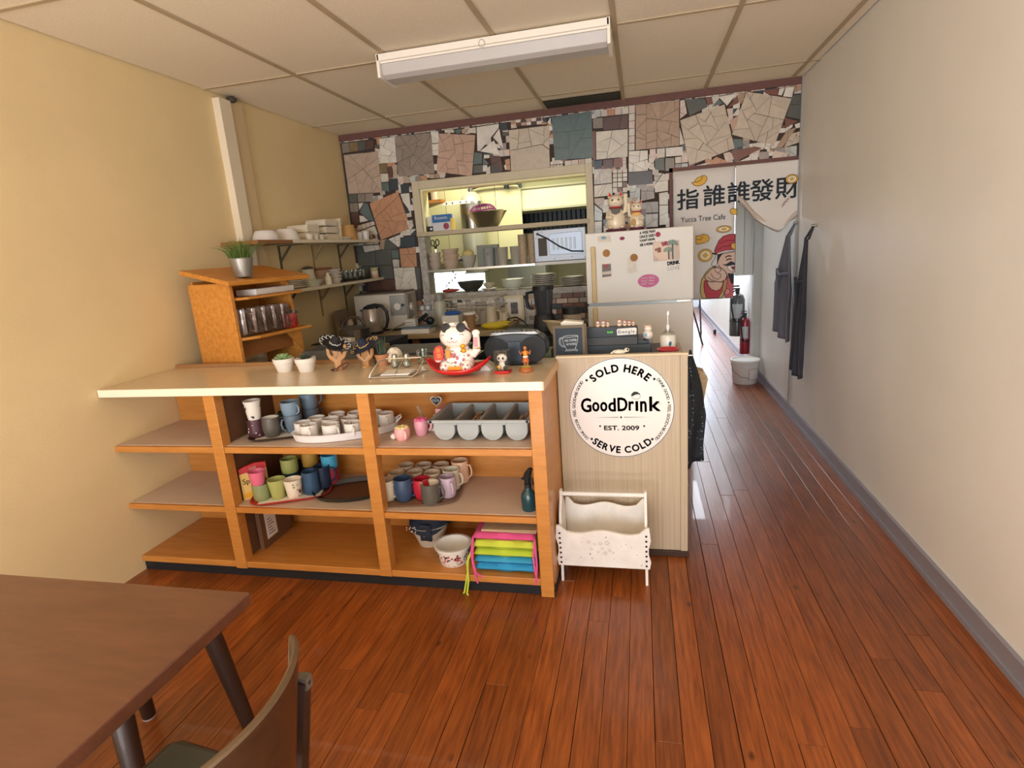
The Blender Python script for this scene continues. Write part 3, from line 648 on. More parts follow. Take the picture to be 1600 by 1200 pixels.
# oval tray with twelve white cups
ot=tray('oval_tray','white oval tray full of white cups on the upper shelf',.50,.25,(-1.395,2.375,S1),'#e4e2e4',h=.042,rz=.42,lip=.012,oval=True)
for s in (1,): obj('tray_grip',MB().tube([(.235,-.04,.04),(.262,-.025,.058),(.262,.025,.058),(.235,.04,.04)],.004,8),plain('#e4e2e4',.4),ot)
cup=None; k=0
ORD=['first','second','third','fourth','fifth','sixth']
spotsW=[(-1.60,2.315),(-1.545,2.275),(-1.435,2.285),(-1.335,2.31),(-1.575,2.395),(-1.485,2.375),(-1.39,2.385),(-1.295,2.40),(-1.50,2.46),(-1.405,2.475),(-1.31,2.485),(-1.235,2.455)]
for i,(x,y) in enumerate(spotsW):
    y+=.02; z=S1+.007; rz=-.6+R.uniform(-.5,.4)
    lb='white ceramic cup on the white oval tray, %s from left in the %s row'%(ORD[i%4],['front','middle','back'][i//4])
    if cup is None: cup=mug(lb,'#ded8d2',.041,.068,'straight',(x,y,z),rz,'cups on the white oval tray',name='cup'); cup['category']='cup'
    else: dup(cup,(x,y,z),rz,lb)
# --- top shelf, right bay
pk=obj('mug',mugbody(.036,.058,'barrel'),plain('#e8a9a8',.35),loc=(-1.075,2.30,S1),rot=(0,0,-.9)); tag(pk,'low pink novelty mug with yellow topping and white tail','mug')
obj('handle',mughandle(.036,.058,.018,.006),plain('#f0bdb6',.35),pk); obj('tail',MB().ell((-.043,-.005,.016),(.014,.014,.014)),plain('#f0e6dc',.5),pk,rot=(0,0,.9))
mb=MB(); 
for a in range(7): mb.ell((.020*math.cos(a*.9),.020*math.sin(a*.9),.058),(.012,.012,.007),10,6)
obj('topping',mb,plain('#ecdf9a',.5),pk)
pk2=obj('mug',mugbody(.032,.07,'barrel'),plain('#d99aa8',.35),loc=(-1.01,2.37,S1),rot=(0,0,.5)); tag(pk2,'taller pink novelty mug with bright pink lid beside the tray','mug')
obj('handle',mughandle(.032,.07,.016,.006),plain('#eab7bd',.35),pk2); mb=MB()
for a in range(6): mb.ell((.018*math.cos(a*1.05),.018*math.sin(a*1.05),.073),(.013,.013,.009),10,6)
obj('bow_lid',mb,plain('#e06d98',.4),pk2)
obj('stick',MB().prism([(0,0),(.014,0),(-.028,.115),(-.044,.11)],0,.003,'xz',Matrix.Translation((-1.02,2.46,S1))),mat('smoked_acrylic','#9a7c64',.2),None)
tag(bpy.data.objects['stick'],'smoky plastic strip leaning behind the pink mugs','strip')
# heart chalkboard pick
hp=[]
for i in range(40):
    t=2*PI*i/40; hp.append((16*math.sin(t)**3/560,(13*math.cos(t)-5*math.cos(2*t)-2*math.cos(3*t)-math.cos(4*t))/560))
ht=obj('heart_pick',MB().prism(hp,0,.004,'xz'),plain('#d8cfc0',.6),loc=(-.985,2.53,S1+.118),smooth=False); tag(ht,'small heart chalkboard pick standing behind the stacked sweeteners','heart sign')
mb=MB().prism([(p[0]*.86,p[1]*.86) for p in hp],-.001,.001,'xz'); obj('slate_face',mb,m_black,ht,smooth=False)
mb=MB(); text(mb,'N/A',.022,TXZ(0,-.0016,.001)); obj('lettering',mb,plain('#9fb4c4',.7),ht,smooth=False); obj('skewer',MB().cyl(.0015,-.118,-.02,6,Matrix.Translation((0,.002,0))),m_pine,ht)
# pink sweetener boxes
for i in range(4):
    o=obj('sweetener_packet_box',MB().box(-.03,.03,-.045,.045,0,.022),plain('#dba0a6' if i%2 else '#e6d6c4',.6),loc=(-.955+.004*i,2.46+.022*i,S1+.0225*i),rot=(0,0,-.1),smooth=False,bev=.002)
    tag(o,['cream','pink','cream','pink'][i]+' packet box, '+['lowest','second from bottom','third from bottom','topmost'][i]+' of the stack left of the cutlery tray','box','packet boxes by the cutlery tray')
# gray cutlery tray with four round bottomed bins
ctg=thing('cutlery_bin','grey plastic four-compartment cutlery bin on the upper shelf','cutlery tray',(-.70,2.42,S1+.002))
m_bin=mat('grey_bin_plastic','#9fa4a5',.45)
W2,D=.44,.27
mb=MB()
for i in range(4):
    cx=-W2/2+.055+i*(W2/4); rw=.048
    n=10; prof=[(cx-rw,.088)]+[(cx-rw*math.cos(PI*j/n)*1.0,.048-.048*math.sin(PI*j/n)) for j in range(n+1)]+[(cx+rw,.088)]
    v=[(p[0],-D/2,p[1]) for p in prof]+[(p[0],D/2,p[1]) for p in prof]; m_=len(prof)
    mb.add(v,[(j,j+1,j+1+m_,j+m_) for j in range(m_-1)]+[tuple(range(m_)),tuple(range(m_,2*m_))[::-1]])
obj('bin_trough',mb,m_bin,ctg,solid=.0025,smooth=False)
rim=MB().box(-W2/2-.012,W2/2+.004,-D/2-.014,-D/2,.082,.096).box(-W2/2-.012,W2/2+.004,D/2,D/2+.012,.082,.096).box(-W2/2-.014,-W2/2+.007,-D/2-.014,D/2+.012,.082,.096).box(W2/2-.012,W2/2+.006,-D/2-.014,D/2+.012,.082,.096)
for i in range(1,4): rim.box(-W2/2+i*W2/4-.007,-W2/2+i*W2/4+.007,-D/2,D/2,.084,.093)
obj('rim',rim,m_bin,ctg,smooth=False,bev=.003)
for s in range(3): obj('foot_tab',MB().box(-W2/2+(s+1)*W2/4-.008,-W2/2+(s+1)*W2/4+.008,-D/2-.006,-D/2+.01,.072,.083),m_bin,ctg,smooth=False,bev=.001)
def cutlery(x,y,z,rz,kind,lab):
    mb=MB().box(-.005,.005,-.09,.03,0,.002)
    if kind=='spoon': mb.ell((0,.055,.002),(.017,.027,.004),10,6)
    elif kind=='fork':
        mb.box(-.009,.009,.03,.045,0,.002)
        for q in (-.008,-.0027,.0027,.008): mb.box(q-.001,q+.001,.045,.08,0,.002)
    else: mb.box(-.008,.008,.03,.10,0,.002)
    o=obj({'spoon':'spoon','fork':'fork','knife':'table_knife'}[kind],mb,m_steel,loc=(x,y,z),rot=(.1,0,rz),smooth=False); tag(o,lab,kind if kind!='knife' else 'knife','cutlery in the grey bin'); return o
for i,(bx,kind) in enumerate([(1,'spoon'),(1,'fork'),(1,'spoon'),(1,'spoon'),(3,'fork'),(3,'fork'),(3,'knife'),(3,'fork')]):
    cutlery(-.70-W2/2+.055+bx*W2/4+R.uniform(-.015,.015),2.43+R.uniform(-.02,.02),S1+.035+.007*(i%4),R.uniform(-.25,.25),kind,'steel %s in the %s compartment of the grey bin, %s from bottom'%(kind,'second' if bx==1 else 'rightmost',ORD[i%4]))
# --- middle shelf, left bay
tr2=tray('serving_tray','red plastic rectangular tray carrying bright mugs on the middle shelf',.38,.28,(-1.735,2.365,S2),'#c8342c',rz=.40,h=.016)
obj('tray_liner',MB().box(-.15,.15,-.11,.11,.006,.0072),m_paper,tr2,smooth=False)
tz=S2+.0075
mug('pink mug stacked on a sage mug at the left of the red tray','#e0708c',.041,.072,'taper',(-1.848,2.262,tz+.078),2.5)
mug('sage green mug under the pink mug on the red tray','#8a9468',.040,.082,'straight',(-1.845,2.268,tz),2.0)
mug('light green tapered mug at the front of the red tray','#a8ac66',.044,.098,'taper',(-1.768,2.290,tz),1.8)
dm=mug('cream mug with coloured dots and leaves on the red tray','#e6dac8',.044,.095,'taper',(-1.685,2.300,tz),1.5)
for c_,n_ in (('#7c2430',3),('#8a9a40',4),('#3a4058',5),('#c08030',3)): obj('dot_print',spots(MB(),.033,.045,.095,n_,random.Random(n_+len(c_)+ord(c_[1])),.0075,.12,.85,-2.6,-.4,8),plain(c_,.5),dm,smooth=False)
mug('steel blue mug beside the dotted cream mug','#35506e',.040,.115,'straight',(-1.622,2.355,tz),1.2)
mug('dark navy mug behind the steel blue mug','#25344a',.041,.115,'straight',(-1.60,2.425,tz),.4)
mug('light blue mug stacked on the crimson mug at the red tray edge','#4ba3c9',.041,.075,'straight',(-1.585,2.485,tz+.078),2.3)
mug('crimson mug below the light blue mug','#8e2c38',.041,.085,'straight',(-1.58,2.48,tz),2.3)
mug('khaki green mug stacked high behind the light green mug','#959a5c',.042,.075,'straight',(-1.76,2.40,tz+.088),2.0)
mug('dark teal mug beneath the khaki green mug','#243a40',.042,.092,'straight',(-1.76,2.40,tz),2.0)
mug('mustard mug stacked at the back of the red tray','#a8823a',.042,.075,'straight',(-1.70,2.49,tz+.09),1.0)
mug('black mug beneath the mustard mug','#20262a',.042,.093,'straight',(-1.70,2.49,tz),1.0)
mug('dark green mug at the far back of the red tray','#1f2f2c',.041,.10,'straight',(-1.81,2.51,tz),1.0)
# sweetener pack
sp=thing('sweetener_box','yellow sweetener carton with red top leaning at the left of the middle shelf','carton',(-1.898,2.300,S2),-.95); sp.scale=(.84,.84,.92)
obj('carton',MB().box(-.012,.012,-.075,.075,0,.175),mat('carton_yellow','#dcb868',.6),sp,smooth=False,bev=.001)
mb=MB().prism([(-.075,.148),(.075,.165),(.075,.195),(.02,.20),(-.05,.185),(-.075,.175)],.0125,.014,'yz').prism([(-.075,.148),(.075,.165),(.075,.195),(.02,.20),(-.05,.185),(-.075,.175)],-.0125,.0125,'yz'); obj('red_flap',mb,plain('#b52a2c',.5),sp,smooth=False)
XT=Matrix.Translation((.0146,0,.172))@Matrix.Rotation(PI/2,4,'Z')@UP@Matrix.Rotation(.12,4,'Z')
mb=MB(); text(mb,'1000',.022,XT,off=.01); obj('count_lettering',mb,m_paper,sp,smooth=False)
XT=Matrix.Translation((.0131,0,.105))@Matrix.Rotation(PI/2,4,'Z')@UP@Matrix.Rotation(.05,4,'Z')@Matrix.Shear('XZ',4,(0,0))
mb=MB(); text(mb,'Splenda',.042,XT,off=.015); obj('lettering',mb,m_ink,sp,smooth=False)
obj('sunburst_print',MB().prism([(-.07,.012),(.07,.012),(.07,.03),(.0,.05),(-.07,.035)],.0121,.0128,'yz'),plain('#e0a020',.5),sp,smooth=False)
# black oval tray
bt=tray('oval_tray','black oval serving tray lying on the middle shelf',.40,.27,(-1.41,2.39,S2),'#2c2824',h=.026,rz=.30,lip=.012,oval=True)
mb=MB().lathe([(0,.0078),(1,.0078)],40,Matrix.Diagonal((.165,.102,1,1))); obj('brown_bed',mb,plain('#5e3f2c',.5),bt)
# --- middle shelf, right bay: brown tray with mugs
tr3=tray('serving_tray','brown rectangular tray full of mugs in the right bay',.37,.32,(-1.045,2.40,S2),'#8a6a52',rz=.16,h=.014)
tz=S2+.008
mug('cream mug at the front left corner of the brown tray','#cfc4ac',.040,.10,'barrel',(-1.185,2.30,tz),-.4,inner='#b8a28c')
mug('large navy mug on the brown tray','#3a4c68',.046,.108,'barrel',(-1.105,2.305,tz),-.1)
mug('red mug between the navy and dark grey mugs','#b02436',.042,.10,'barrel',(-1.02,2.325,tz),-1.0)
mug('dark grey mug with cream inside at the front of the brown tray','#57544c',.044,.097,'straight',(-.963,2.285,tz),-.1,inner='#d6cdb4')
mug('lilac mug at the right of the brown tray','#bda8b8',.041,.100,'barrel',(-.902,2.355,tz),-.9)
bm=None
for i,(x,y) in enumerate([(-1.175,2.395),(-1.085,2.41),(-.995,2.405),(-1.165,2.49),(-1.075,2.50),(-.985,2.505)]):
    lab3='cream beige mug, %s from left in the %s row of the brown tray'%(ORD[i%3],['middle','back'][i//3])
    if bm is None: bm=mug(lab3,'#c4ae98',.041,.10,'straight',(x,y,tz),.3,'beige mugs in the rear rows of the brown tray')
    else: dup(bm,(x,y,tz),R.uniform(-.5,1),lab3)
mug('white mug right of the beige rows on the brown tray','#dcd8c6',.041,.10,'straight',(-.915,2.445,tz),-.3)
mug('tall peach mug at the back right corner of the brown tray','#dcb89c',.042,.112,'straight',(-.895,2.53,tz),-.3)
# spray bottle
sb=thing('spray_bottle','dark teal trigger spray bottle at the right end of the middle shelf','spray bottle',(-.497,2.26,S2))
obj('bottle',MB().lathe([(0,0),(.030,0),(.033,.006),(.034,.06),(.030,.078),(.018,.095),(.013,.102),(.013,.11),(0,.11)],24),mat('teal_glass','#123e48',.12,coat=.4),sb)
obj('collar',MB().cyl(.016,.104,.122,18),m_black,sb)
obj('trigger_head',MB().prism([(-.012,.12),(.012,.12),(.014,.15),(.026,.185),(.032,.196),(.016,.20),(-.01,.172),(-.02,.15),(-.034,.142),(-.03,.134),(-.014,.136)],-.009,.009,'xz',Matrix.Rotation(-.6,4,'Z')),m_black,sb,smooth=False,bev=.003)
obj('trigger',MB().tube([(.014,0,.165),(.030,0,.150),(.034,0,.125)],.004,8,X=Matrix.Rotation(-.6,4,'Z')),m_black,sb)
# --- bottom shelf
cb=obj('carton_box',MB().box(-.012,.012,-.12,.12,0,.22),mat('kraft_dark','#6c4c34',.7),loc=(-1.925,2.42,S0),smooth=False); tag(cb,'flat brown carton against the left side of the bottom shelf','box')
obj('shipping_label',MB().box(.0121,.013,-.085,.0,.04,.19),m_paper,cb,smooth=False); mb=MB()
for i in range(6): mb.box(.0131,.0134,-.07,-.02-.01*(i%3),.06+.016*i,.064+.016*i)
mb.box(.0131,.0134,-.04,-.015,.165,.18)
obj('label_print',mb,m_ink,cb,smooth=False)
pt=thing('planter_pot','cream ribbed plastic pot holding dark cloth on the bottom shelf','pot',(-1.06,2.455,S0))
obj('pot',MB().lathe([(0,.0),(.058,0),(.062,.008),(.100,.112),(.103,.117),(.096,.115),(.057,.01),(0,.008)],32),mat('ribbed_cream','#c9bdaa',.6,bump=.3,bs=200),pt)
mb=MB().grid(lambda a,b:(.105*math.cos(a*2*PI)*(1-b**2*.98)*(1+.07*math.sin(a*19)),.102*math.sin(a*2*PI)*(1-b**2*.98),.098+.105*b**.5+.014*math.sin(a*14+b*7)),28,6)
cl=obj('folded_cloth',mb,mat('navy_cloth','#222a38',.85),loc=(-1.06,2.455,S0)); tag(cl,'bundled dark navy cloth stuffed in the cream pot','cloth')
obj('hanging_flap',MB().grid(lambda a,b:(-.010+.06*a-.01*b,-.108+.003*math.sin(a*5)+.028*b,.150-.10*b),6,6),mat('navy_cloth','#222a38',.85),cl,solid=.004)
mb=MB(); 
rg=random.Random(2)
for i in range(14): mb.ell((-.085+.05*rg.random(),-.085-.012*rg.random(),.10+.035*rg.random()),(.003,.003,.003),6,4)
obj('beads',mb,m_paper,cl)
pb=obj('pet_bowl',MB().lathe([(0,0),(.064,0),(.068,.004),(.082,.082),(.090,.086),(.090,.092),(.078,.092),(.060,.008),(0,.006)],36),m_ceramic,loc=(-.885,2.295,S0)); tag(pb,'white bowl with red and black print on the bottom shelf','bowl')
obj('black_print',spots(MB(),.066,.082,.08,130,random.Random(5),.0065,.12,.88),m_ink,pb,smooth=False); obj('red_print',spots(MB(),.0662,.0822,.08,45,random.Random(8),.008,.2,.8),plain('#a8302c',.5),pb,smooth=False)
# seat cushions: five, with ties
def cushion(w,d,h,rg):
    def top(s):
        def f(a,b):
            x=-w/2+w*a; y=-d/2+d*b; e=(1-abs(2*a-1)**6)*(1-abs(2*b-1)**6)
            t=.86+.14*math.cos(a*PI*4)*math.cos(b*PI*2)
            return (x*(1-.02*math.sin(b*9)),y,s*h/2*max(e,0)**.22*t+h/2)
        return f
    mb=MB().grid(top(1),22,14); k=len(mb.v); mb.grid(top(-1),22,14)
    for i in range(len(mb.f)//2,len(mb.f)): mb.f[i]=mb.f[i][::-1]
    return mb
cz=S0; specs=[('#2f93c4','lower blue seat cushion at the bottom of the cushion stack'),('#3b9ccc','upper blue seat cushion in the cushion stack'),('#b4c83a','lower lime green seat cushion in the cushion stack'),('#bfd044','thick upper lime green seat cushion in the cushion stack'),('#d8548c','pink seat cushion on top of the cushion stack')]
for i,(c_,lb) in enumerate(specs):
    h=[.046,.036,.040,.05,.040][i]
    o=obj('seat_cushion',cushion(.29,.26,h,R),mat('cushion_'+c_[1:],c_,.85,var=.05,vs=9,bump=.2,bs=150),loc=(-.615,2.335,cz)); tag(o,lb,'cushion','seat cushions stacked on the bottom shelf'); cz+=h*.9
    def tie(pts,o=o,c_=c_): obj('tie',MB().tube(pts,.0045,6),mat('cushion_'+c_[1:],c_,.85),o)
    if i==3: tie([(-.14,-.11,.02),(-.165,-.14,-.03),(-.17,-.155,-.10),(-.19,-.165,-.19),(-.215,-.17,-.225),(-.235,-.175,-.232)]); tie([(-.14,-.11,.02),(-.17,-.15,-.05),(-.165,-.165,-.13),(-.175,-.175,-.19),(-.145,-.185,-.225),(-.11,-.19,-.232)])
    if i==4: tie([(-.14,-.12,.02),(-.148,-.145,-.05),(-.14,-.152,-.12),(-.125,-.158,-.19)]); tie([(-.14,-.12,.02),(-.142,-.15,-.08),(-.13,-.155,-.14),(-.10,-.15,-.165)]); tie([(.142,-.12,.02),(.148,-.145,-.03),(.150,-.15,-.09),(.143,-.152,-.16),(.138,-.15,-.185)]); tie([(.142,-.12,.02),(.136,-.145,-.05),(.139,-.15,-.12),(.15,-.152,-.165)])
for i in range(3):
    o=obj('placemat',MB().box(-.125,.125,-.11,.11,0,.0035),mat('woven_mat','#b89c7c',.8,var=.1,vs=30,bump=.2,bs=200),loc=(-.59,2.33,cz+.008+.0045*i),rot=(0,0,.02*i-.02),smooth=False); tag(o,['lowest','middle','topmost'][i]+' tan placemat of those lying on the pink cushion','placemat','placemats on the cushions')
# ================================================================== ON THE COUNTERTOP
def pot_plant(loc,label,leafc,kind):
    t=thing('potted_succulent',label,'potted plant',loc)
    obj('pot',MB().lathe([(0,0),(.034,0),(.036,.004),(.048,.045),(.050,.046),(.0525,.068),(.049,.068),(.046,.05),(0,.05)],28),mat('pot_white','#e6e1da',.45),t)
    rg=random.Random(len(label)); m=mat('leaf_'+leafc[1:],leafc,.4,var=.15,vs=20)
    for k_ in range(20):
        ring_=k_//7; a=k_*2.4; tl=[1.25,.8,.3][min(ring_,2)]; L=[.042,.036,.028][min(ring_,2)]
        X=Matrix.Translation((0,0,.062))@Matrix.Rotation(a,4,'Z')@Matrix.Rotation(tl,4,'Y')
        if kind=='round': mb=MB().ell((0,0,L*.55),(.006,.013,L*.55),8,6,X)
        else: mb=MB().lathe([(0,0),(.006,.004),(.0065,L*.4),(0,L*1.15)],6,X)
        obj('leaf',mb,m,t)
    return t
pot_plant((-1.765,2.50,CT),'white pot with plump light green succulent on the counter','#8aa873','round')
pot_plant((-1.635,2.49,CT),'white pot with dark spiky succulent right of the light green one','#3f4a3c','spiky')
m_bam=mat('bamboo_wood','#c29463',.45,vs=3,col2='#b07f4e',stretch=(8,8,2))
def cactus(loc,label,h,rz):
    t=thing('cactus_holder',label,'jewelry holder',loc,rz); r=.016
    mb=MB()
    sil=[(-.018,0),(.020,0),(.017,.02),(.019,h*.30),(.040,h*.42),(.052,h*.62),(.053,h*.88),(.046,h*.93),(.038,h*.88),(.036,h*.66),(.025,h*.56),(.022,h*.95),(.010,h),(-.008,h),(-.018,h*.93),(-.020,h*.50),(-.030,h*.56),(-.034,h*.80),(-.042,h*.86),(-.050,h*.80),(-.050,h*.56),(-.040,h*.40),(-.020,h*.28),(-.016,.02)]
    obj('cactus_body',mb.prism(sil,-.008,.008,'xz'),m_bam,t,smooth=False,bev=.004); obj('foot',MB().cyl(.024,0,.008,20),m_bam,t)
    return t
def sombrero(loc,rot,label,crown,brimpat):
    t=thing('sombrero',label,'hat',loc,rot=rot)
    prof=[(0,.052),(.012,.050),(.020,.038),(.026,.012),(.030,.006),(.055,.001),(.075,.008),(.083,.016),(.080,.018),(.072,.011),(.055,.005),(.032,.0)]
    obj('hat_body',MB().lathe(prof,36),mat('hat_'+crown[1:],crown,.8),t)
    mb=MB()
    for i in range(16):
        a=2*PI*i/16; X=Matrix.Rotation(a,4,'Z')
        mb.tube([(.060,-.010,.0055),(.069,-.012,.0095),(.078,-.006,.0145),(.076,.006,.0145),(.068,.012,.0095),(.060,.006,.0055)],.0022,5,X=X)
    obj('brim_embroidery',mb,plain(brimpat,.6),t)
    mb=MB().tube([(.0255*math.cos(2*PI*i/20),.0255*math.sin(2*PI*i/20),.0145+.003*math.sin(i*2.5)) for i in range(20)],.0025,5,True); obj('hat_band',mb,plain(brimpat,.6),t)
    return t
cactus((-1.475,2.52,CT),'taller wooden cactus holder wearing the black and white sombrero',.135,.2)
sombrero((-1.478,2.515,CT+.120),(.25,.38,.3),'black sombrero with white scrolls tilted on the taller cactus holder','#1d1a1c','#dcdad6')
cactus((-1.345,2.56,CT),'shorter wooden cactus holder wearing the navy and gold sombrero',.105,-.2)
sombrero((-1.335,2.555,CT+.098),(.32,-.30,0),'navy sombrero with gold scrolls tilted on the shorter cactus holder','#1d2338','#cfa85a')
mb=MB()
pts=[(-1.47+.012*math.cos(i*.9),2.47+.012*math.sin(i*1.7),CT+.006+.003*(i%2)) for i in range(14)]+[(-1.43+.04*math.cos(2.6-i*.35),2.475,CT+.006+.034*max(0,math.sin(i*PI/12))) for i in range(13)]
o=obj('bead_necklace',mb.tube(pts,.0035,6),mat('garnet_beads','#5a2a24',.3,coat=.5),None); tag(o,'dark red bead necklace coiled at the foot of the taller cactus','necklace')
obj('pendant_chain',MB().tube([(-1.50,2.51,CT+.10),(-1.472,2.503,CT+.055),(-1.455,2.505,CT+.10)],.0012,5),m_chrome,o)
o=obj('cord_necklace',MB().tube([(-1.372,2.545,CT+.075),(-1.368,2.545,CT+.055),(-1.343,2.544,CT+.032),(-1.318,2.545,CT+.055),(-1.318,2.545,CT+.075)],.0015,6),m_paper); tag(o,'white cord necklace hanging on the shorter cactus holder','necklace')
tp=thing('potted_grass','small terracotta pot with wispy blue-green grass beside the cacti','potted plant',(-1.268,2.585,CT))
obj('pot',MB().lathe([(0,0),(.024,0),(.032,.045),(.035,.046),(.036,.058),(.032,.058),(.029,.045),(0,.045)],24),mat('terracotta','#b9825c',.8),tp)
mb=MB(); rg=random.Random(6)
for i in range(46):
    a=rg.uniform(0,2*PI); r_=rg.uniform(0,.02); l=rg.uniform(.05,.105); b=rg.uniform(.1,.4)
    mb.tube([(r_*math.cos(a),r_*math.sin(a),.045),(r_*math.cos(a)*(1+b),r_*math.sin(a)*(1+b),.045+l*.6),(r_*math.cos(a)*(1+b*3),r_*math.sin(a)*(1+b*3),.045+l)],[.0012,.001,.0003],3)
obj('grass_tuft',mb,mat('blue_grass','#5d7560',.6),tp)
o=obj('zebra_clip',MB().prism([(-.012,0),(.006,0),(.012,.05),(.016,.085),(0,.092),(-.014,.08),(-.008,.045)],-.006,.006,'xz'),mat('striped_black','#2b2826',.5),loc=(-1.306,2.60,CT),smooth=False,bev=.003); tag(o,'small dark zebra-striped ornament between cactus and terracotta pot','ornament')
# white rosette
o=obj('coral_ornament',MB().ell((0,0,.042),(.042,.030,.042),18,12).ell((-.02,-.018,.03),(.02,.014,.022),10,8).ell((.018,-.02,.05),(.022,.014,.022),10,8).ell((0,-.02,.068),(.02,.014,.018),10,8),mat('chalky_cream','#ddd3bf',.8,bump=.6,bs=90),loc=(-1.215,2.62,CT)); tag(o,'cream lumpy shell-like ornament behind the glass shakers','ornament')
def shaker(loc,label,fillc):
    t=thing('glass_shaker',label,'shaker',loc)
    obj('jar',MB().lathe([(0,0),(.019,0),(.021,.004),(.019,.035),(.014,.044),(.014,.05),(.012,.05),(.012,.043),(.017,.034),(.019,.006),(0,.004)],20),m_glass,t)
    obj('contents',MB().cyl(.0165,.0045,.022,16),plain(fillc,.9),t); obj('cap',MB().lathe([(0,.066),(.010,.065),(.014,.058),(.0145,.048),(0,.048)],18),m_steel,t)
shaker((-1.175,2.53,CT),'left glass shaker with steel cap behind the napkin holder','#d8cfc0'); shaker((-1.115,2.535,CT),'right glass shaker half filled with white salt behind the napkin holder','#ece8e2')
o=obj('tumbler',MB().lathe([(0,0),(.026,0),(.030,.07),(.0275,.07),(.024,.004),(0,.004)],24),m_glass,loc=(-1.06,2.60,CT)); tag(o,'squat clear glass tumbler right of the two shakers','tumbler')
# napkin holder
nh=thing('napkin_holder','chrome wire napkin holder lying low with paper napkins','napkin holder',(-1.065,2.36,CT),.05)
mb=MB()
for s in (-1,):
    mb.tube([(-.135,-.065,.004),(-.128,-.062,.022),(-.105,-.02,.062),(-.085,.03,.070),(.085,.03,.070),(.105,.0,.060),(.085,-.05,.014),(.07,-.065,.004),(-.135,-.065,.004)],.0032,8)
    mb.tube([(-.02,-.06,.004),(-.01,-.03,.03),(.0,.02,.066),(.005,.03,.070)],.0028,8); mb.tube([(.07,-.065,.004),(.10,.06,.004),(-.10,.06,.004),(-.135,-.065,.004)],.003,8)
obj('wire_frame',mb,m_chrome,nh)
for i in range(3):
    o=obj('paper_napkin',MB().box(-.075,.06,-.05,.05,0,.002),m_paper,loc=(-1.075,2.355,CT+.008+.0025*i),rot=(0,0,.05+.06*(i-1)),smooth=False); tag(o,['lowest','middle','topmost'][i]+' white paper napkin in the chrome wire holder','napkin','napkins in the wire holder')
# ------------------------------------------------------------------ waving cat on red boat (traditional lucky cat)
m_cat=mat('glazed_cat_white','#eee6dc',.25,coat=.5); m_red=mat('glossy_red','#c8141e',.25,coat=.4); m_gold=mat('gold_paint','#d79a24',.3,.4)
bo=thing('boat_dish','glossy red ingot-shaped boat dish under the waving cat','dish',(-.785,2.33,CT+.003))
def boatf(a,b,th=0):
    x=-.145+.29*a; t=abs(2*a-1); w=.082*(1-t**3)+.006; ang=PI*b
    lift=.045*t**3
    return (x,-w*math.cos(ang)*(1.0),lift+.030-(.030*(1-.6*t**2))*math.sin(ang)+.001+.0)
mb=MB().grid(lambda a,b:boatf(a,b),30,12); obj('hull',mb,m_red,bo,solid=.004)
mb=MB().ell((0,0,.018),(.10,.062,.012),24,10); obj('cushion_fill',mb,m_red,bo)
kc=thing('lucky_cat','white waving lucky cat with sunglasses seated in the red boat dish','figurine',(-.79,2.35,CT+.022))
obj('body',MB().lathe([(0,0),(.062,.0),(.072,.02),(.070,.055),(.055,.09),(.042,.115),(0,.125)],32,Matrix.Diagonal((1.0,.72,1,1))),m_cat,kc)
hd=obj('head',MB().ell((0,0,0),(.071,.058,.058),32,20),m_cat,kc,loc=(.0,-.008,.150))
for s in (-1,1):
    obj('ear',MB().lathe([(.018,0),(.013,.010),(.002,.020),(0,.021)],14,Matrix.Translation((s*.040,.004,.042))@Matrix.Rotation(s*.35,4,'Y')),m_cat,hd)
    obj('lens',MB().lathe([(0,.003),(.020,.002),(.0215,0),(.020,-.002),(0,-.002)],28,Matrix.Translation((s*.034+.006,-.040,.040))@Matrix.Rotation(-.3+PI/2,4,'X')),m_black,hd)
    obj('eye_line',MB().tube([(s*.040+s*.012*math.cos(t)*1.0,-.0535+.009*abs(math.cos(t)),.004+.008*math.sin(t)) for t in [PI*i/8 for i in range(9)]],.0009,5),m_ink,hd)
obj('bridge',MB().tube([(-.010,-.044,.043),(.006,-.052,.046),(.022,-.044,.043)],.0016,6),m_chrome,hd)
obj('strap',MB().tube([(.058,-.028,.034),(.068,-.006,.018),(.064,.02,.0)],.0045,6),plain('#5a2024',.5),hd)
obj('nose',MB().ell((0,-.058,-.004),(.0045,.003,.0035),10,6),plain('#6a2a2a',.4),hd)
mb=MB(); 
for s in (-1,1): mb.tube([(0,-.0575,-.016),(s*.008,-.0572,-.022),(s*.018,-.0545,-.020),(s*.024,-.052,-.014)],.0011,5)
obj('mouth',mb,plain('#d8707c',.5),hd)
mb=MB()
for s in (-1,1):
    for i in range(3): mb.tube([(s*.042,-.047,-.004-.008*i),(s*.062,-.030,-.001-.010*i)],.0007,4)
obj('whiskers',mb,plain('#d89a90',.5),hd)
obj('hair_tuft',MB().ell((.0,-.03,.054),(.016,.012,.008),12,8),m_cat,hd)
obj('red_collar',MB().tube([(.045*math.cos(t),.034*math.sin(t),.103) for t in [2*PI*i/24 for i in range(24)]],.0035,6,True),m_red,kc)
for i,(x,z,r_) in enumerate([(.038,.108,.013),(.040,.088,.013),(-.028,.104,.008)]): obj('gold_bell',MB().ell((x,-.040,z),(r_,r_*.7,r_*.8),12,8),m_gold,kc)
arm=MB().tube([(.055,-.005,.075),(.078,-.012,.068),(.092,-.015,.085),(.095,-.016,.12),(.096,-.018,.150)],[.016,.018,.018,.015,.014],14); arm.ell((.096,-.019,.160),(.018,.014,.015),14,10); obj('raised_arm',arm,m_cat,kc)
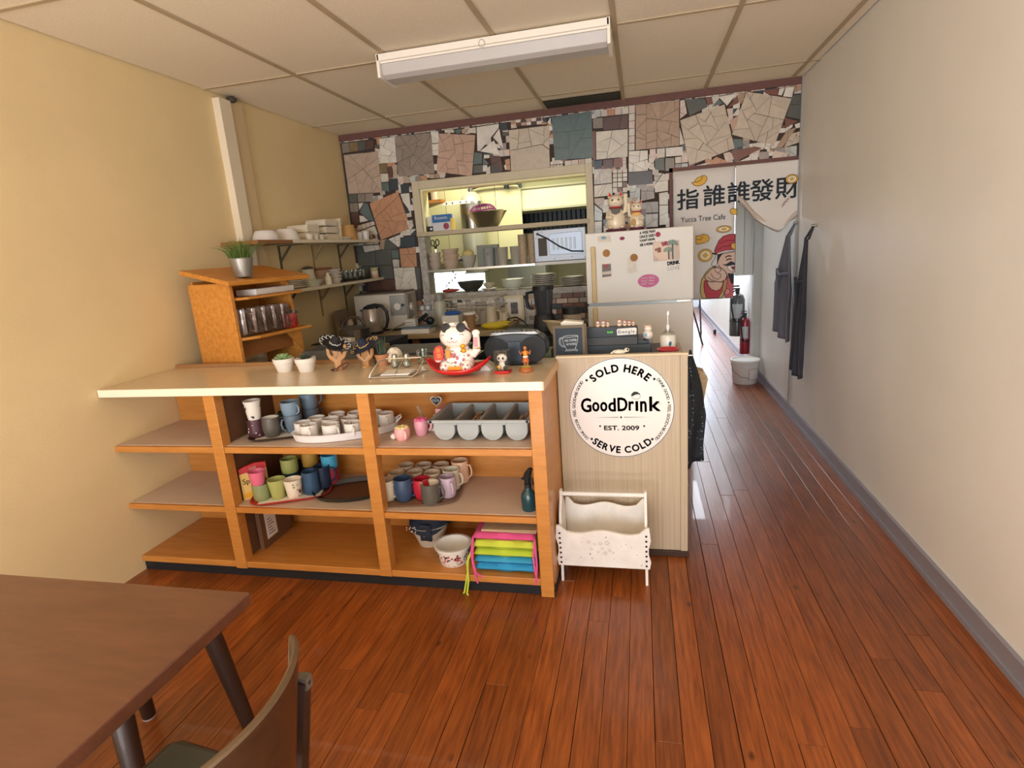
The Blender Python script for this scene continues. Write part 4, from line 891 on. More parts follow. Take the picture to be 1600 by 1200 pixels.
obj('arm_label',MB().prism([(.086,.100),(.103,.100),(.104,.143),(.087,.143)],-.0345,-.031,'xz'),plain('#d88c92',.5),kc,smooth=False); obj('bracelet',MB().tube([(.094+.0165*math.cos(t),-.015+.0165*math.sin(t),.094) for t in [2*PI*i/16 for i in range(16)]],.0025,5,True),m_gold,kc)
arm=MB().tube([(-.045,-.01,.075),(-.070,-.025,.058),(-.078,-.045,.052)],[.017,.016,.014],12); arm.ell((-.076,-.050,.055),(.016,.014,.014),12,8); obj('holding_arm',arm,m_cat,kc)
obj('red_plaque',MB().prism([(-.086,.052),(-.048,.052),(-.042,.085),(-.046,.112),(-.060,.118),(-.078,.112),(-.090,.090)],-.066,-.058,'xz'),mat('plaque_red','#b83430',.35),kc,smooth=False,bev=.002)
mb=MB()
for c_ in ((-.066,.097),(-.064,.073)):
    for a_,b_ in (((-.008,.006),(.008,.007)),((-.008,0),(.008,.001)),((-.004,.009),(-.004,-.009)),((.005,.008),(.004,-.009)),((-.008,-.007),(.009,-.006))): stroke(mb,[(c_[0]+a_[0],c_[1]+a_[1]),(c_[0]+b_[0],c_[1]+b_[1])],.0022,-.0665)
obj('plaque_lettering',mb,m_gold,kc,smooth=False)
for s,c_ in ((-1,'#eee6dc'),(1,'#eee6dc')):
    obj('foot',MB().ell((s*.050,-.048,.014),(.022,.022,.027),16,10).tube([(s*.035,-.02,.03),(s*.052,-.045,.02)],.024,12),m_cat,kc)
obj('orange_bib',MB().prism([(-.036,.060),(-.018,.060),(-.016,.092),(-.036,.094)],-.056,-.050,'xz'),plain('#e08a28',.4),kc,smooth=False)
obj('coin_panel',MB().prism([(-.030,.002),(.030,.002),(.032,.022),(-.032,.022)],-.062,-.052,'xz'),plain('#e8a030',.4),kc,smooth=False,bev=.003)
mb=MB(); rg=random.Random(12)
for i in range(22):
    x=rg.uniform(-.06,.062); z=rg.uniform(.026,.086); y=-.053*math.sqrt(max(.05,1-(x/.078)**2))-.0015
    mb.cyl(rg.uniform(.005,.008),0,.001,12,Matrix.Translation((x,y,z))@Matrix.Rotation(math.atan2(x,.1),4,'Z')@Matrix.Rotation(PI/2,4,'X'))
for s in (-1,1):
    for (dx,dz) in ((0,.004),(.010,.018),(-.010,.020)): mb.cyl(.005,0,.001,10,Matrix.Translation((s*.050+dx,-.0705+abs(dx)*.3+max(0,dz-.01)*.35,.010+dz))@Matrix.Rotation(PI/2,4,'X'))
obj('medallion_print',mb,plain('#b0606a',.5),kc)
mb=MB()
for i in range(34):
    x=rg.uniform(-.062,.064); z=rg.uniform(.022,.092); y=-.053*math.sqrt(max(.05,1-(x/.078)**2))-.002
    mb.ell((x,y,z),(.004,.001,.0015),6,4)
obj('brush_print',mb,m_ink,kc)
# ------------------------------------------------------------------ CD radio
bx=thing('cd_radio','rounded black portable CD radio behind the waving cat on the counter','radio',(-.565,2.545,CT))
pr=[(.145*math.copysign(abs(math.cos(t))**.75,math.cos(t)),.078+.078*math.copysign(abs(math.sin(t))**.85,math.sin(t))) for t in [2*PI*i/40 for i in range(40)]]
obj('case',MB().prism(pr,-.06,.06,'xz'),mat('radio_black','#20262c',.35),bx,smooth=False,bev=.012)
for s in (-1,1): obj('speaker_grille',MB().lathe([(0,.004),(.05,.003),(.058,0)],30,Matrix.Translation((s*.083,-.061,.075))@Matrix.Rotation(PI/2,4,'X')),mat('grille_dark','#2a2f34',.7,bump=.8,bs=400),bx)
obj('centre_panel',MB().prism([(-.035,.02),(.035,.02),(.03,.115),(-.03,.115)],-.066,-.055,'xz'),mat('panel_blueblack','#27303c',.3),bx,smooth=False,bev=.003)
obj('top_deck',MB().prism([(-.115,.142),(-.10,.156),(.10,.156),(.115,.142)],-.058,.0,'xz'),mat('silver_deck','#9a9c9c',.35,.5),bx,smooth=False,bev=.002)
obj('handle',MB().prism([(-.04,.152),(-.036,.168),(.036,.168),(.04,.152)],-.052,-.02,'xz'),m_black,bx,smooth=False,bev=.003)
for i in range(6): obj('button',MB().box(-.006,.006,-.05,-.036,.155,.160),m_black,bx,loc=((-.098+.02*i) if i<3 else (.058+.02*(i-3)),0,0),smooth=False,bev=.001)
# panda in clear case
pn=thing('panda_case','solar bobbing panda inside a clear plastic case on red base','figurine',(-.590,2.345,CT),-.1)
obj('red_base',MB().box(-.033,.033,-.026,.026,0,.012),m_red,pn,smooth=False,bev=.004)
obj('clear_case',MB().box(-.031,.031,-.024,.024,.012,.100),thin_glass('clear_plastic','#f4f6f6',.2,.05),pn,smooth=False,bev=.002)
pd=obj('panda_body',MB().ell((0,0,.034),(.020,.015,.020),16,10),m_cat,pn); obj('panda_head',MB().ell((0,-.002,.066),(.023,.017,.019),18,12),m_cat,pn)
mb=MB()
for s in (-1,1): mb.ell((s*.017,0,.083),(.007,.004,.007),10,6); mb.ell((s*.009,-.0165,.067),(.0055,.004,.006),10,6); mb.ell((s*.016,-.012,.024),(.010,.009,.010),12,8); mb.ell((s*.018,-.006,.044),(.007,.007,.010),10,6)
mb.ell((0,-.019,.061),(.002,.002,.0015),6,4); obj('black_markings',mb,m_black,pn); obj('gold_coin',MB().ell((-.012,-.018,.028),(.009,.003,.011),14,8),m_gold,pn)
# dancer figurine
dn=thing('hula_dancer','small orange dancer figurine on a round wooden base at the counter end','figurine',(-.490,2.36,CT))
obj('round_base',MB().lathe([(0,0),(.028,0),(.031,.004),(.029,.014),(.020,.022),(.012,.025),(0,.025)],24),mat('amber_base','#a8602c',.35,coat=.3),dn)
obj('grass_mound',MB().ell((0,0,.022),(.022,.018,.007),14,8),plain('#98984a',.7),dn)
sk=plain('#b06a40',.5)
obj('legs',MB().tube([(-.005,0,.026),(-.005,-.002,.042),(-.004,0,.058)],[.0045,.005,.007],8).tube([(.006,0,.026),(.007,-.002,.042),(.004,0,.058)],[.0045,.005,.007],8),sk,dn)
obj('skirt',MB().lathe([(.015,.044),(.013,.056),(.009,.066),(0,.066)],16),plain('#c2622c',.6),dn); obj('waist_lei',MB().lathe([(.010,.062),(.013,.066),(.010,.070)],14),m_paper,dn)
obj('torso',MB().lathe([(0,.066),(.008,.068),(.011,.080),(.009,.090),(.004,.094),(0,.095)],14),plain('#dc8a28',.5),dn)
obj('arms',MB().tube([(-.010,0,.088),(-.020,-.004,.078),(-.024,-.010,.092)],[.004,.0035,.003],6).tube([(.010,0,.088),(.020,-.004,.078),(.024,-.010,.094)],[.004,.0035,.003],6),sk,dn)
obj('head',MB().ell((0,0,.104),(.008,.008,.010),12,8),sk,dn); obj('hair',MB().ell((0,.003,.107),(.010,.009,.010),12,8).ell((0,.007,.095),(.011,.005,.014),10,8),m_black,dn)
o=obj('folded_napkin',MB().prism([(-.03,0),(.03,0),(.015,.022),(-.01,.03)],-.02,.02,'xz'),m_paper,loc=(-.69,2.42,CT),smooth=False); tag(o,'crumpled white napkin behind the right end of the red boat dish','napkin')
# ------------------------------------------------------------------ register end
TB=.951
ch=thing('chalkboard','small framed chalkboard with a cup drawing left of the cash register','chalkboard',(-.342,2.70,TB+.016),rot=(-.06,0,0))
obj('frame',MB().box(-.077,-.064,-.008,.008,0,.158).box(.064,.077,-.008,.008,0,.158).box(-.064,.064,-.008,.008,0,.013).box(-.064,.064,-.008,.008,.145,.158),mat('weathered_frame','#6b6152',.7),ch,smooth=False,bev=.001)
obj('slate',MB().box(-.064,.064,-.003,.005,.013,.145),mat('slate_board','#3a434c',.8,var=.06,vs=30),ch,smooth=False)
mb=MB(); q=lambda x,y:((x-530)/7700*1.15,(1160-y)/7700*1.12)
m_chalk=plain('#dfe4ea',.9)
stroke(mb,[q(*p) for p in [(340,450),(380,425),(520,410),(700,405),(815,420),(820,470),(800,600),(760,740),(720,850)]],.0016,-.0035); stroke(mb,[q(*p) for p in [(345,455),(400,475),(600,465),(810,440)]],.0014,-.0035)
stroke(mb,[q(*p) for p in [(330,460),(330,600),(370,720),(440,860)]],.0014,-.0035); stroke(mb,[q(*p) for p in [(330,470),(240,470),(205,560),(215,680),(280,760),(390,790)]],.0015,-.0035); stroke(mb,[q(*p) for p in [(320,500),(270,500),(245,570),(260,660),(310,730),(380,750)]],.0013,-.0035)
stroke(mb,[q(*p) for p in [(440,875),(720,870),(740,850),(800,905),(760,930),(720,905),(400,915),(440,870)]],.0015,-.0035)
fit(mb,'NO COFFEE',.056,.0115,TXZ(.008,-.0036,.086,.05)); fit(mb,'NO WORKEE',.047,.0105,TXZ(.010,-.0036,.068,.05)); obj('chalk_drawing',mb,m_chalk,ch,smooth=False)
box('base_block',-.07,.07,-.01,.05,-.016,0,m_black,ch,bev=.001)
o=obj('paper_bag_scrap',MB().prism([(-.05,0),(.055,0),(.055,.018),(.02,.022),(-.035,.030),(-.055,.018)],-.03,.03,'xz'),mat('wrap_white','#e9e6da',.4,bump=.5,bs=40),loc=(-.335,2.80,TB+.16),smooth=False,bev=.003); tag(o,'white plastic-wrapped packet lying behind and above the chalkboard','packet')
box_=obj('storage_tin',MB().cyl(.068,0,.15,28),plain('#b7a78e',.5),loc=(-.335,2.82,TB+.01)); tag(box_,'beige round tin behind the chalkboard carrying the packet','tin')
rg_=thing('cash_register','dark cash register with green digits and pale sticker behind the laminate cabinet','cash register',(-.12,2.87,TB))
m_reg=mat('register_charcoal','#3b4148',.4)
obj('drawer',MB().box(-.155,.165,-.03,.25,0,.045),mat('drawer_slate','#465058',.35),rg_,smooth=False,bev=.003)
obj('body',MB().prism([(-.02,.045),(.24,.045),(.24,.10),(.04,.105),(-.005,.09)],-.155,.10,'yz'),m_reg,rg_,smooth=False,bev=.003)
obj('side_step',MB().box(.10,.155,0,.2,.045,.062),m_reg,rg_,smooth=False,bev=.002)
obj('display_head',MB().box(-.155,.098,-.012,.03,.085,.137),m_black,rg_,smooth=False,bev=.002)
mb=MB(); fit(mb,'0.00',.028,.0095,TXZ(-.034,-.0135,.110)); obj('digits',mb,mat('green_led','#58e048',.5,emit=.6,emitcol='#4fe03c'),rg_,smooth=False)
obj('sticker',MB().prism([(p[0],p[1]) for p in [(.0,.093),(.094,.096),(.096,.124),(.088,.129),(.004,.126),(-.001,.120)]],-.0136,-.0122,'xz'),m_whiteplastic,rg_,smooth=False,label='white rounded sticker')
for i,(ch_,c_) in enumerate(zip('Google',['#3b6fd0','#cf4436','#e0b02c','#3b6fd0','#389a52','#cf4436'])):
    mb=MB(); text(mb,ch_,.022,TXZ([.013,.030,.045,.059,.070,.081][i],-.0142,.110),off=.01); obj('sticker_letter',mb,plain(c_,.5),rg_,smooth=False)
for i,(x,s_) in enumerate([(-.095,.010),(-.068,.010),(-.045,.008),(.012,.011),(.038,.009),(.060,.008),(.080,.007)]):
    o=obj('cat_charm',MB().ell((0,0,s_*.8),(s_,s_*.8,s_*.9),12,8).ell((0,-.001,s_*2.1),(s_*.85,s_*.7,s_*.7),12,8),plain('#e8ddd2',.4),loc=(-.12+x,2.875,TB+.137))
    obj('red_ears',MB().lathe([(.004,0),(0,.006)],8,Matrix.Translation((-s_*.5,0,s_*2.6))).lathe([(.004,0),(0,.006)],8,Matrix.Translation((s_*.5,0,s_*2.6))).ell((0,-s_*.6,s_*1.3),(s_*.7,.002,.002),8,4),plain('#cc3a34',.5),o)
    obj('gold_pad',MB().cyl(s_*1.1,0,.002,12),m_gold,o); tag(o,'tiny cat charm on top of the cash register, %s of the %s'%((ORD[i],'left three') if i<3 else (ORD[i-3],'right four')),'figurine','cat charms on the cash register')
wc=obj('cat_ornament',MB().ell((0,0,.022),(.026,.022,.024),16,10).ell((0,-.002,.052),(.020,.018,.018),16,10),m_cat,loc=(.030,2.90,TB+.062)); tag(wc,'round white cat ornament at the right shoulder of the cash register','figurine')
obj('ears',MB().lathe([(.007,0),(0,.014)],8,Matrix.Translation((-.013,0,.064))).lathe([(.007,0),(0,.014)],8,Matrix.Translation((.013,0,.064))),plain('#c99a80',.4),wc); obj('blue_face',MB().ell((-.012,-.02,.025),(.008,.004,.010),10,6),plain('#8fb4cc',.4),wc)
obj('glass_stand',MB().cyl(.020,-.017,.0,16,r2=.024),plain('#9aa0a2',.2),wc)
sp_=thing('soap_dispenser','clear and white pump dispenser right of the cash register','pump bottle',(.122,2.80,TB))
obj('bottle',MB().lathe([(0,0),(.034,0),(.037,.006),(.037,.088),(.034,.096),(.030,.10),(0,.10)],26),mat('cloudy_white','#dcd8d0',.25),sp_); obj('shoulder',MB().lathe([(.035,.088),(.030,.108),(.014,.116),(.013,.126),(0,.126)],26),m_glass,sp_)
obj('pump',MB().cyl(.008,.12,.145,14).cyl(.003,.145,.20,8).prism([(-.006,.195),(.006,.195),(.004,.212),(-.004,.21)],-.024,.004,'xz'),m_whiteplastic,sp_); obj('blue_logo',MB().prism([(.0,.045),(.008,.058),(.004,.072),(-.005,.066),(-.006,.052)],-.0385,-.0365,'xz',Matrix.Translation((.008,0,0))),plain('#2f5a78',.5),sp_,smooth=False)
o=obj('red_dish',MB().lathe([(0,.0),(.034,0),(.050,.018),(.052,.022),(.048,.022),(.032,.005),(0,.005)],28),mat('raspberry','#b8303c',.3,coat=.3),loc=(.118,2.69,TB+.028)); tag(o,'small raspberry red dish in front of the pump dispenser','dish')
o=obj('cork_stand',MB().cyl(.046,0,.027,24),plain('#c9b6a2',.7),loc=(.118,2.69,TB)); tag(o,'round beige stand below the raspberry dish','stand')
o=obj('wood_stick',MB().box(-.03,.025,-.004,.004,0,.003),m_pine,loc=(.068,2.72,TB+.0),rot=(0,0,.1),smooth=False); tag(o,'short wooden spoon handle left of the raspberry dish','spoon')
dg=obj('dog_ornament',MB().ell((-.012,0,.010),(.032,.012,.010),16,8).ell((.022,0,.017),(.012,.010,.010),12,8).tube([(-.04,0,.005),(-.05,0,.004)],.004,6),plain('#e2d8c6',.6),loc=(-.090,2.592,1.0015)); tag(dg,'tiny spotted lying dog ornament on the cabinet top edge','figurine')
obj('spots',spots(MB(),.011,.011,.02,1,random.Random(1),.001),m_ink,dg); mb=MB()
for i in range(10): mb.ell((-.035+.006*i,-.0105,.008+.005*(i%3)),(.0016,.001,.0014),6,4)
mb.ell((.026,-.009,.02),(.004,.003,.005),8,6); obj('dark_spots',mb,m_ink,dg)
# ================================================================== FRIDGE
fr=thing('refrigerator','white top-freezer refrigerator with almond handle strip against the tiled wall','refrigerator',(-.012,4.1,0))
m_fr=mat('fridge_enamel','#d9d5cd',.35,bump=.12,bs=180); fw=.362
obj('cabinet',MB().box(-fw+.004,fw-.004,.06,.74,.02,1.563),m_fr,fr,smooth=False,bev=.004)
obj('freezer_door',MB().box(-fw,fw,0,.055,1.078,1.566),m_fr,fr,smooth=False,bev=.006); obj('lower_door',MB().box(-fw,fw,0,.055,.10,1.062),m_fr,fr,smooth=False,bev=.006)
obj('door_gap_trim',MB().box(-fw+.01,fw-.01,-.003,.05,1.061,1.079),mat('grey_trim','#8a8c8a',.3,.6),fr,smooth=False)
m_alm=mat('almond_strip','#cdb582',.45); obj('handle',MB().box(-fw+.038,-fw+.070,-.022,0,1.09,1.475),m_alm,fr,smooth=False,bev=.006); obj('handle',MB().box(-fw+.038,-fw+.070,-.022,0,.62,1.05),m_alm,fr,smooth=False,bev=.006)
obj('hinge_plate',MB().box(fw-.11,fw-.02,-.006,.02,1.066,1.076),m_chrome,fr,smooth=False)
FY=4.0985
def fpt(u,v): p=at(910+u/8,350+v/8,Y=4.098); return (p.x,p.z)
def magnet(name,pts,col,label,th=.003,cat='magnet',group=None):
    cx=sum(p[0] for p in pts)/len(pts); cz=sum(p[1] for p in pts)/len(pts)
    o=obj(name,MB().prism([(p[0]-cx,p[1]-cz) for p in pts],0,-th,'xz'),mat(name+col[1:],col,.6,var=.06,vs=20),loc=(cx,FY+.0012,cz),smooth=False); tag(o,label,cat,group); return o
FC=lambda u,v,r_: ring(fpt(u,v),r_,r_,18)
magnet('round_magnet',FC(300,365,.026),'#a87838','round brown magnet at the left of the freezer door')
rm=magnet('round_magnet',FC(645,420,.026),'#9c6c30','round brown magnet holding the blank note on the freezer door',.005)
magnet('round_magnet',FC(945,130,.017),'#a03450','round dark pink magnet beside the black quote lettering',.005); magnet('round_magnet',FC(1040,240,.013),'#a03450','small dark pink magnet pinning the photo collage',.006)
magnet('oval_magnet',ring(fpt(497,180),.017,.012,18),'#8c2c4c','small plum oval magnet at the top of the freezer door')
om=magnet('oval_sticker',ring(fpt(825,710),.072,.045,30,.04),'#c86a9a','large pink oval sticker with white script low on the freezer door',.002,'sticker')
mb=MB()
for i in range(3):
    for q in range(2): stroke(mb,[(-.045+.05*q+.0045*j*(1-.1*i),.020-.020*i+.005*math.sin(j*2.3+i)) for j in range(9)],.0035,-.0025)
obj('lettering',mb,m_paper,om,smooth=False)
ph=magnet('photo_strip',[fpt(*p) for p in [(232,492),(358,482),(372,700),(240,712)]],'#e6dfd6','narrow instant photo below the left brown magnet',.002,'photo')
def kid(par,pts,col,name='photo_print',y=-.0026): 
    mb=MB(); decal(mb,[(fpt(*p)[0]-par.location.x,fpt(*p)[1]-par.location.z) for p in pts],y); obj(name,mb,plain(col,.5),par,smooth=False)
kid(ph,[(245,505),(355,498),(362,650),(248,668)],'#6f6a64'); kid(ph,[(280,505),(322,502),(325,550),(282,555)],'#a04040','red_figure_print',-.003); kid(ph,[(250,600),(360,585),(362,625),(250,635)],'#c9c2b8','pale_print',-.003)
magnet('blank_note',[fpt(*p) for p in [(560,430),(680,425),(682,610),(565,620)]],'#ddd6cc','pale blank paper note under the right brown magnet',.001,'note')
co_=magnet('photo_collage',[fpt(*p) for p in [(880,228),(1210,200),(1218,440),(888,470)]],'#cbb8ac','colour photo collage with palm trees at the right of the freezer door',.002,'photo')
kid(co_,[(890,235),(1020,222),(1085,300),(1080,452),(960,455),(895,380)],'#e0c8b4','plate_print'); kid(co_,[(930,300),(980,290),(985,350),(940,360)],'#8a4a3c','food_print',-.003); kid(co_,[(905,310),(930,305),(932,335),(912,340)],'#6a3a34','food_print',-.003); kid(co_,[(980,230),(1060,222),(1060,262),(1000,280)],'#a8485c','berry_print',-.003)
for (x,y,s_) in ((1125,250,1.15),(1075,335,1.0)):
    for k_ in range(9):
        a=-.2+k_*(PI+.4)/8; kid(co_,[(x,y),(x+62*s_*math.cos(a-.14),y-48*s_*math.sin(a-.14)),(x+62*s_*math.cos(a+.14),y-48*s_*math.sin(a+.14))],'#2f7866','palm_print',-.0032)
    kid(co_,[(x-8,y),(x+10,y),(x+14,440),(x-2,442)],'#35504a','trunk_print',-.0031)
dk=magnet('word_magnet',[fpt(*p) for p in [(1062,465),(1212,448),(1215,580),(1065,582)]],'#e4e2de','white card with DRINK LOVE wording under the collage',.002,'card')
mb=MB(); fit(mb,'DRINK',.078,.024,TXZ(0,-.0026,.018,.08),.0016); obj('lettering',mb,m_ink,dk,smooth=False); mb=MB(); fit(mb,'LOVE',.078,.026,TXZ(.002,-.0026,-.017,.04)); obj('outline_lettering',mb,plain('#9a9a9c',.5),dk,smooth=False)
tp_=magnet('taped_card',[fpt(*p) for p in [(190,150),(350,140),(360,225),(230,228),(185,210)]],'#d9d2c4','cream torn card with blue print at the top left of the freezer door',.001,'card'); kid(tp_,[(235,160),(275,152),(305,172),(285,190),(238,190)],'#6f9cb4','blue_print')
p=fpt(812,165); qt=thing('magnet_quote','black four-line quote lettering at the top centre of the freezer door','lettering',(p[0],FY,p[1]))
for i,s_ in enumerate(['A WISE MAN','ONCE SAID:','"I DON\'T KNOW,','ASK A WOMAN"']):
    mb=MB(); fit(mb,s_,.102,.0175,TXZ(0,0,.034-.0265*i,.07),.0009); obj('lettering_line',mb,m_ink,qt,smooth=False)
# lucky cats on the fridge
def lucky(loc,h,label,bib,rz,side):
    t=thing('lucky_cat',label,'figurine',loc,rz); m=mat('cream_glaze','#e3d6bd',.3,coat=.4); k_=h
    obj('body',MB().lathe([(0,0),(.22*k_,0),(.25*k_,.08*k_),(.24*k_,.3*k_),(.18*k_,.45*k_),(.12*k_,.56*k_),(0,.58*k_)],28,Matrix.Diagonal((1,.8,1,1))),m,t)
    hd=obj('head',MB().ell((0,0,0),(.205*k_,.17*k_,.17*k_),24,16),m,t,loc=(0,-.02*k_,.70*k_))
    for s in (-1,1):
        obj('ear',MB().lathe([(.07*k_,0),(.05*k_,.07*k_),(0,.15*k_)],10,Matrix.Translation((s*.13*k_,0,.11*k_))@Matrix.Rotation(s*.2,4,'Y')@Matrix.Diagonal((1,.6,1,1))),m,hd)
        obj('red_inner_ear',MB().prism([(-.045*k_,0),(.045*k_,0),(0,.11*k_)],-.004,.0,'xz',Matrix.Translation((s*.135*k_,-.040*k_,.135*k_))@Matrix.Rotation(s*.2,4,'Y')@Matrix.Rotation(-.25,4,'X')),plain('#c8363a',.4),hd,smooth=False)
        obj('eye',MB().ell((s*.075*k_,-.15*k_,.03*k_),(.030*k_,.016*k_,.026*k_),12,8),plain('#4a7a58',.3),hd); obj('pupil',MB().ell((s*.075*k_,-.163*k_,.03*k_),(.013*k_,.008*k_,.018*k_),8,6),m_black,hd)
    obj('nose',MB().ell((0,-.168*k_,-.03*k_),(.016*k_,.008*k_,.010*k_),8,6),plain('#c86a6a',.4),hd)
    obj('collar',MB().tube([(.155*k_*math.cos(2*PI*i/20),.13*k_*math.sin(2*PI*i/20),.545*k_) for i in range(20)],.022*k_,6,True),plain('#b03238',.4),t)
    obj('bib',MB().prism([(-.14*k_,.52*k_),(.14*k_,.52*k_),(.10*k_,.40*k_),(0,.36*k_),(-.10*k_,.40*k_)],-.19*k_,-.165*k_,'xz'),plain(bib,.45),t,smooth=False,bev=.003)
    s=side
    obj('raised_paw',MB().tube([(s*.16*k_,-.02*k_,.40*k_),(s*.25*k_,-.05*k_,.44*k_),(s*.27*k_,-.07*k_,.62*k_),(s*.26*k_,-.10*k_,.80*k_)],[.06*k_,.065*k_,.055*k_,.06*k_],10).ell((s*.26*k_,-.11*k_,.83*k_),(.065*k_,.055*k_,.055*k_),12,8),m,t)
    obj('holding_paw',MB().tube([(-s*.18*k_,-.02*k_,.40*k_),(-s*.22*k_,-.14*k_,.30*k_),(-s*.08*k_,-.22*k_,.28*k_)],[.06*k_,.055*k_,.05*k_],10),m,t)
    if side<0: obj('coin',MB().lathe([(0,.012*k_),(.10*k_,.010*k_),(.11*k_,0),(0,-.004)],20,Matrix.Translation((s*.10*k_,-.235*k_,.17*k_))@Matrix.Diagonal((.8,1,1.2,1))@Matrix.Rotation(PI/2,4,'X')),mat('dull_gold','#b08a3a',.5),t)
    for q in (-1,1): obj('foot',MB().ell((q*.14*k_,-.17*k_,.05*k_),(.08*k_,.09*k_,.05*k_),12,8),m,t)
    obj('purple_cushion',MB().lathe([(0,-.02),(.25*k_,-.02),(.28*k_,-.008),(.25*k_,.0),(0,.0)],24),plain('#6a3448',.7),t)
lucky((-.165,4.28,1.586),.268,'larger beckoning cat with dark bib on top of the refrigerator','#4a4030',.05,1)
lucky((-.020,4.28,1.586),.195,'smaller beckoning cat with gold coin beside the larger one','#d8a84c',-.05,-1)
# ================================================================== BACK COUNTER
m_bt=mat('back_table_laminate','#a8936f',.35,var=.05,vs=8)
bt_=thing('back_counter','laminate work counter along the tiled back wall','counter',(0,0,0))
obj('counter_slab',MB().box(XL+.004,-1.06,4.30,YB-.015,.845,.885),m_bt,bt_,smooth=False,bev=.003)
for x in (-1.82,-1.12): obj('leg',MB().box(x-.03,x+.03,4.36,4.42,0,.845),mat('leg_wood','#7a5334',.6),bt_,smooth=False)
obj('leg',MB().box(-2.5,-2.44,4.36,4.42,0,.845),mat('leg_wood','#7a5334',.6),bt_,smooth=False)
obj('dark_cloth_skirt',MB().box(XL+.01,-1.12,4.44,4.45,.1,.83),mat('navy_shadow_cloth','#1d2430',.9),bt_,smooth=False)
pq=thing('prep_table','stainless steel prep table directly behind the long counter','work table',(0,0,0))
obj('steel_top',MB().box(XL+.006,-.95,2.70,3.35,.88,.905),m_steel,pq,smooth=False,bev=.003)
for x in (-2.5,-1.0):
    for y in (2.74,3.30): obj('leg',MB().cyl(.018,0,.88,12,Matrix.Translation((x,y,0))),m_steel,pq)
for i,(x0,x1,y0,y1,z0,z1,c_,nm,lb,ct_) in enumerate([(-1.53,-1.02,3.04,3.32,.905,.958,'#8e9190','steel_pan','long shallow steel pan with rolled rim on the prep table','pan'),(-1.40,-.98,2.74,2.98,.905,.945,'#b9aaa0','plastic_tub','low pinkish grey plastic tub on the prep table behind the cat','tub'),(-1.97,-1.60,3.0,3.3,.905,.99,'#8c8a86','steel_pan','grey pan behind the white succulent pots','pan')]):
    o=obj(nm,MB().box(x0,x1,y0,y1,z0,z0+.003).box(x0,x1,y0,y0+.006,z0,z1).box(x0,x1,y1-.006,y1,z0,z1).box(x0,x0+.006,y0,y1,z0,z1).box(x1-.006,x1,y0,y1,z0,z1),plain(c_,.35,.6 if i!=1 else 0),smooth=False); tag(o,lb,ct_)
    obj('rim',MB().box(x0-.012,x1+.012,y0-.012,y0+.004,z1-.004,z1+.004).box(x0-.012,x1+.012,y1-.004,y1+.012,z1-.004,z1+.004).box(x0-.012,x0+.004,y0,y1,z1-.004,z1+.004).box(x1-.004,x1+.012,y0,y1,z1-.004,z1+.004),plain(c_,.3,.6 if i!=1 else 0),o,smooth=False)
# pot with arched handle, dark box, kettle, oven
def pcyl(name,label,cat,loc,prof,m,n=28): o=obj(name,MB().lathe(prof,n),m,loc=loc); return tag(o,label,cat)
o=pcyl('steel_pot','steel pot with tall black arched handle behind the sombreros','pot',(-2.03,3.75,.93),[(0,0),(.11,0),(.115,.01),(.115,.09),(.118,.095),(.112,.095),(.08,.11),(0,.118)],m_steel)
obj('arched_handle',MB().tube([(.085*math.cos(PI*i/12),0,.10+.075*math.sin(PI*i/12)) for i in range(13)],.011,8),mat('handle_brown','#3a2c22',.4),o,rot=(0,0,.2))
o=box('crate',-2.34,-1.72,3.66,3.98,.70,.93,mat('crate_navy','#222a36',.6)); tag(o,'dark navy crate under the steel pot behind the counter','crate')
o=box('crate_stand',-2.34,-1.72,3.66,3.98,0,.70,mat('crate_navy','#222a36',.6)); tag(o,'dark cabinet below the navy crate','cabinet')
o=obj('paper_carton',MB().prism([(-.07,0),(.07,0),(.075,.055),(-.08,.065)],-.03,.03,'xz'),m_paper,loc=(-2.02,3.56,.925),smooth=False); tag(o,'white folded paper box on the ledge before the steel pot','box')
o=box('ledge_board',-2.34,-1.72,3.50,3.655,.90,.924,m_bt); tag(o,'narrow board ledge in front of the navy crate','shelf')
o=box('ledge_support',-2.34,-1.72,3.52,3.64,0,.90,mat('crate_navy','#222a36',.6)); tag(o,'dark panel holding up the narrow board ledge','panel')
kt=thing('electric_kettle','glass and steel electric kettle with black loop handle on the back counter','kettle',(-2.215,4.42,.886),.1)
obj('base_plate',MB().cyl(.088,0,.022,28),m_black,kt); obj('body',MB().lathe([(0,.022),(.085,.022),(.090,.03),(.084,.12),(.072,.205),(.068,.215),(0,.215)],30),mat('kettle_smoke','#a79c92',.15,.3,coat=.5),kt)
obj('lid',MB().cyl(.07,.213,.235,26,r2=.05),m_black,kt); obj('spout',MB().prism([(-.06,.18),(-.095,.205),(-.06,.21)],-.018,.018,'xz'),m_black,kt,smooth=False)
obj('handle',MB().tube([(-.03,0,.232),(.04,0,.240),(.10,0,.228),(.135,0,.18),(.138,0,.11),(.118,0,.05),(.088,0,.03)],[.012,.014,.015,.014,.013,.012,.012],10),m_black,kt)
ov=thing('countertop_oven','cream countertop oven with round dial in the back corner','oven',(-2.215,4.74,.886),.12)
obj('case',MB().box(-.23,.23,-.18,.18,.012,.315),mat('oven_cream','#c7c0b3',.4),ov,smooth=False,bev=.012); obj('top_plate',MB().box(-.22,.22,-.17,.17,.315,.325),mat('oven_dark','#5b5148',.5),ov,smooth=False)
obj('control_panel',MB().box(.232,.242,-.165,-.02,.10,.30),mat('panel_gray','#8f8b82',.35,.4),ov,smooth=False,bev=.004); obj('dial',MB().cyl(.034,0,.02,20,Matrix.Translation((.242,-.09,.19))@Matrix.Rotation(PI/2,4,'Y')),plain('#d5cfc3',.4),ov)
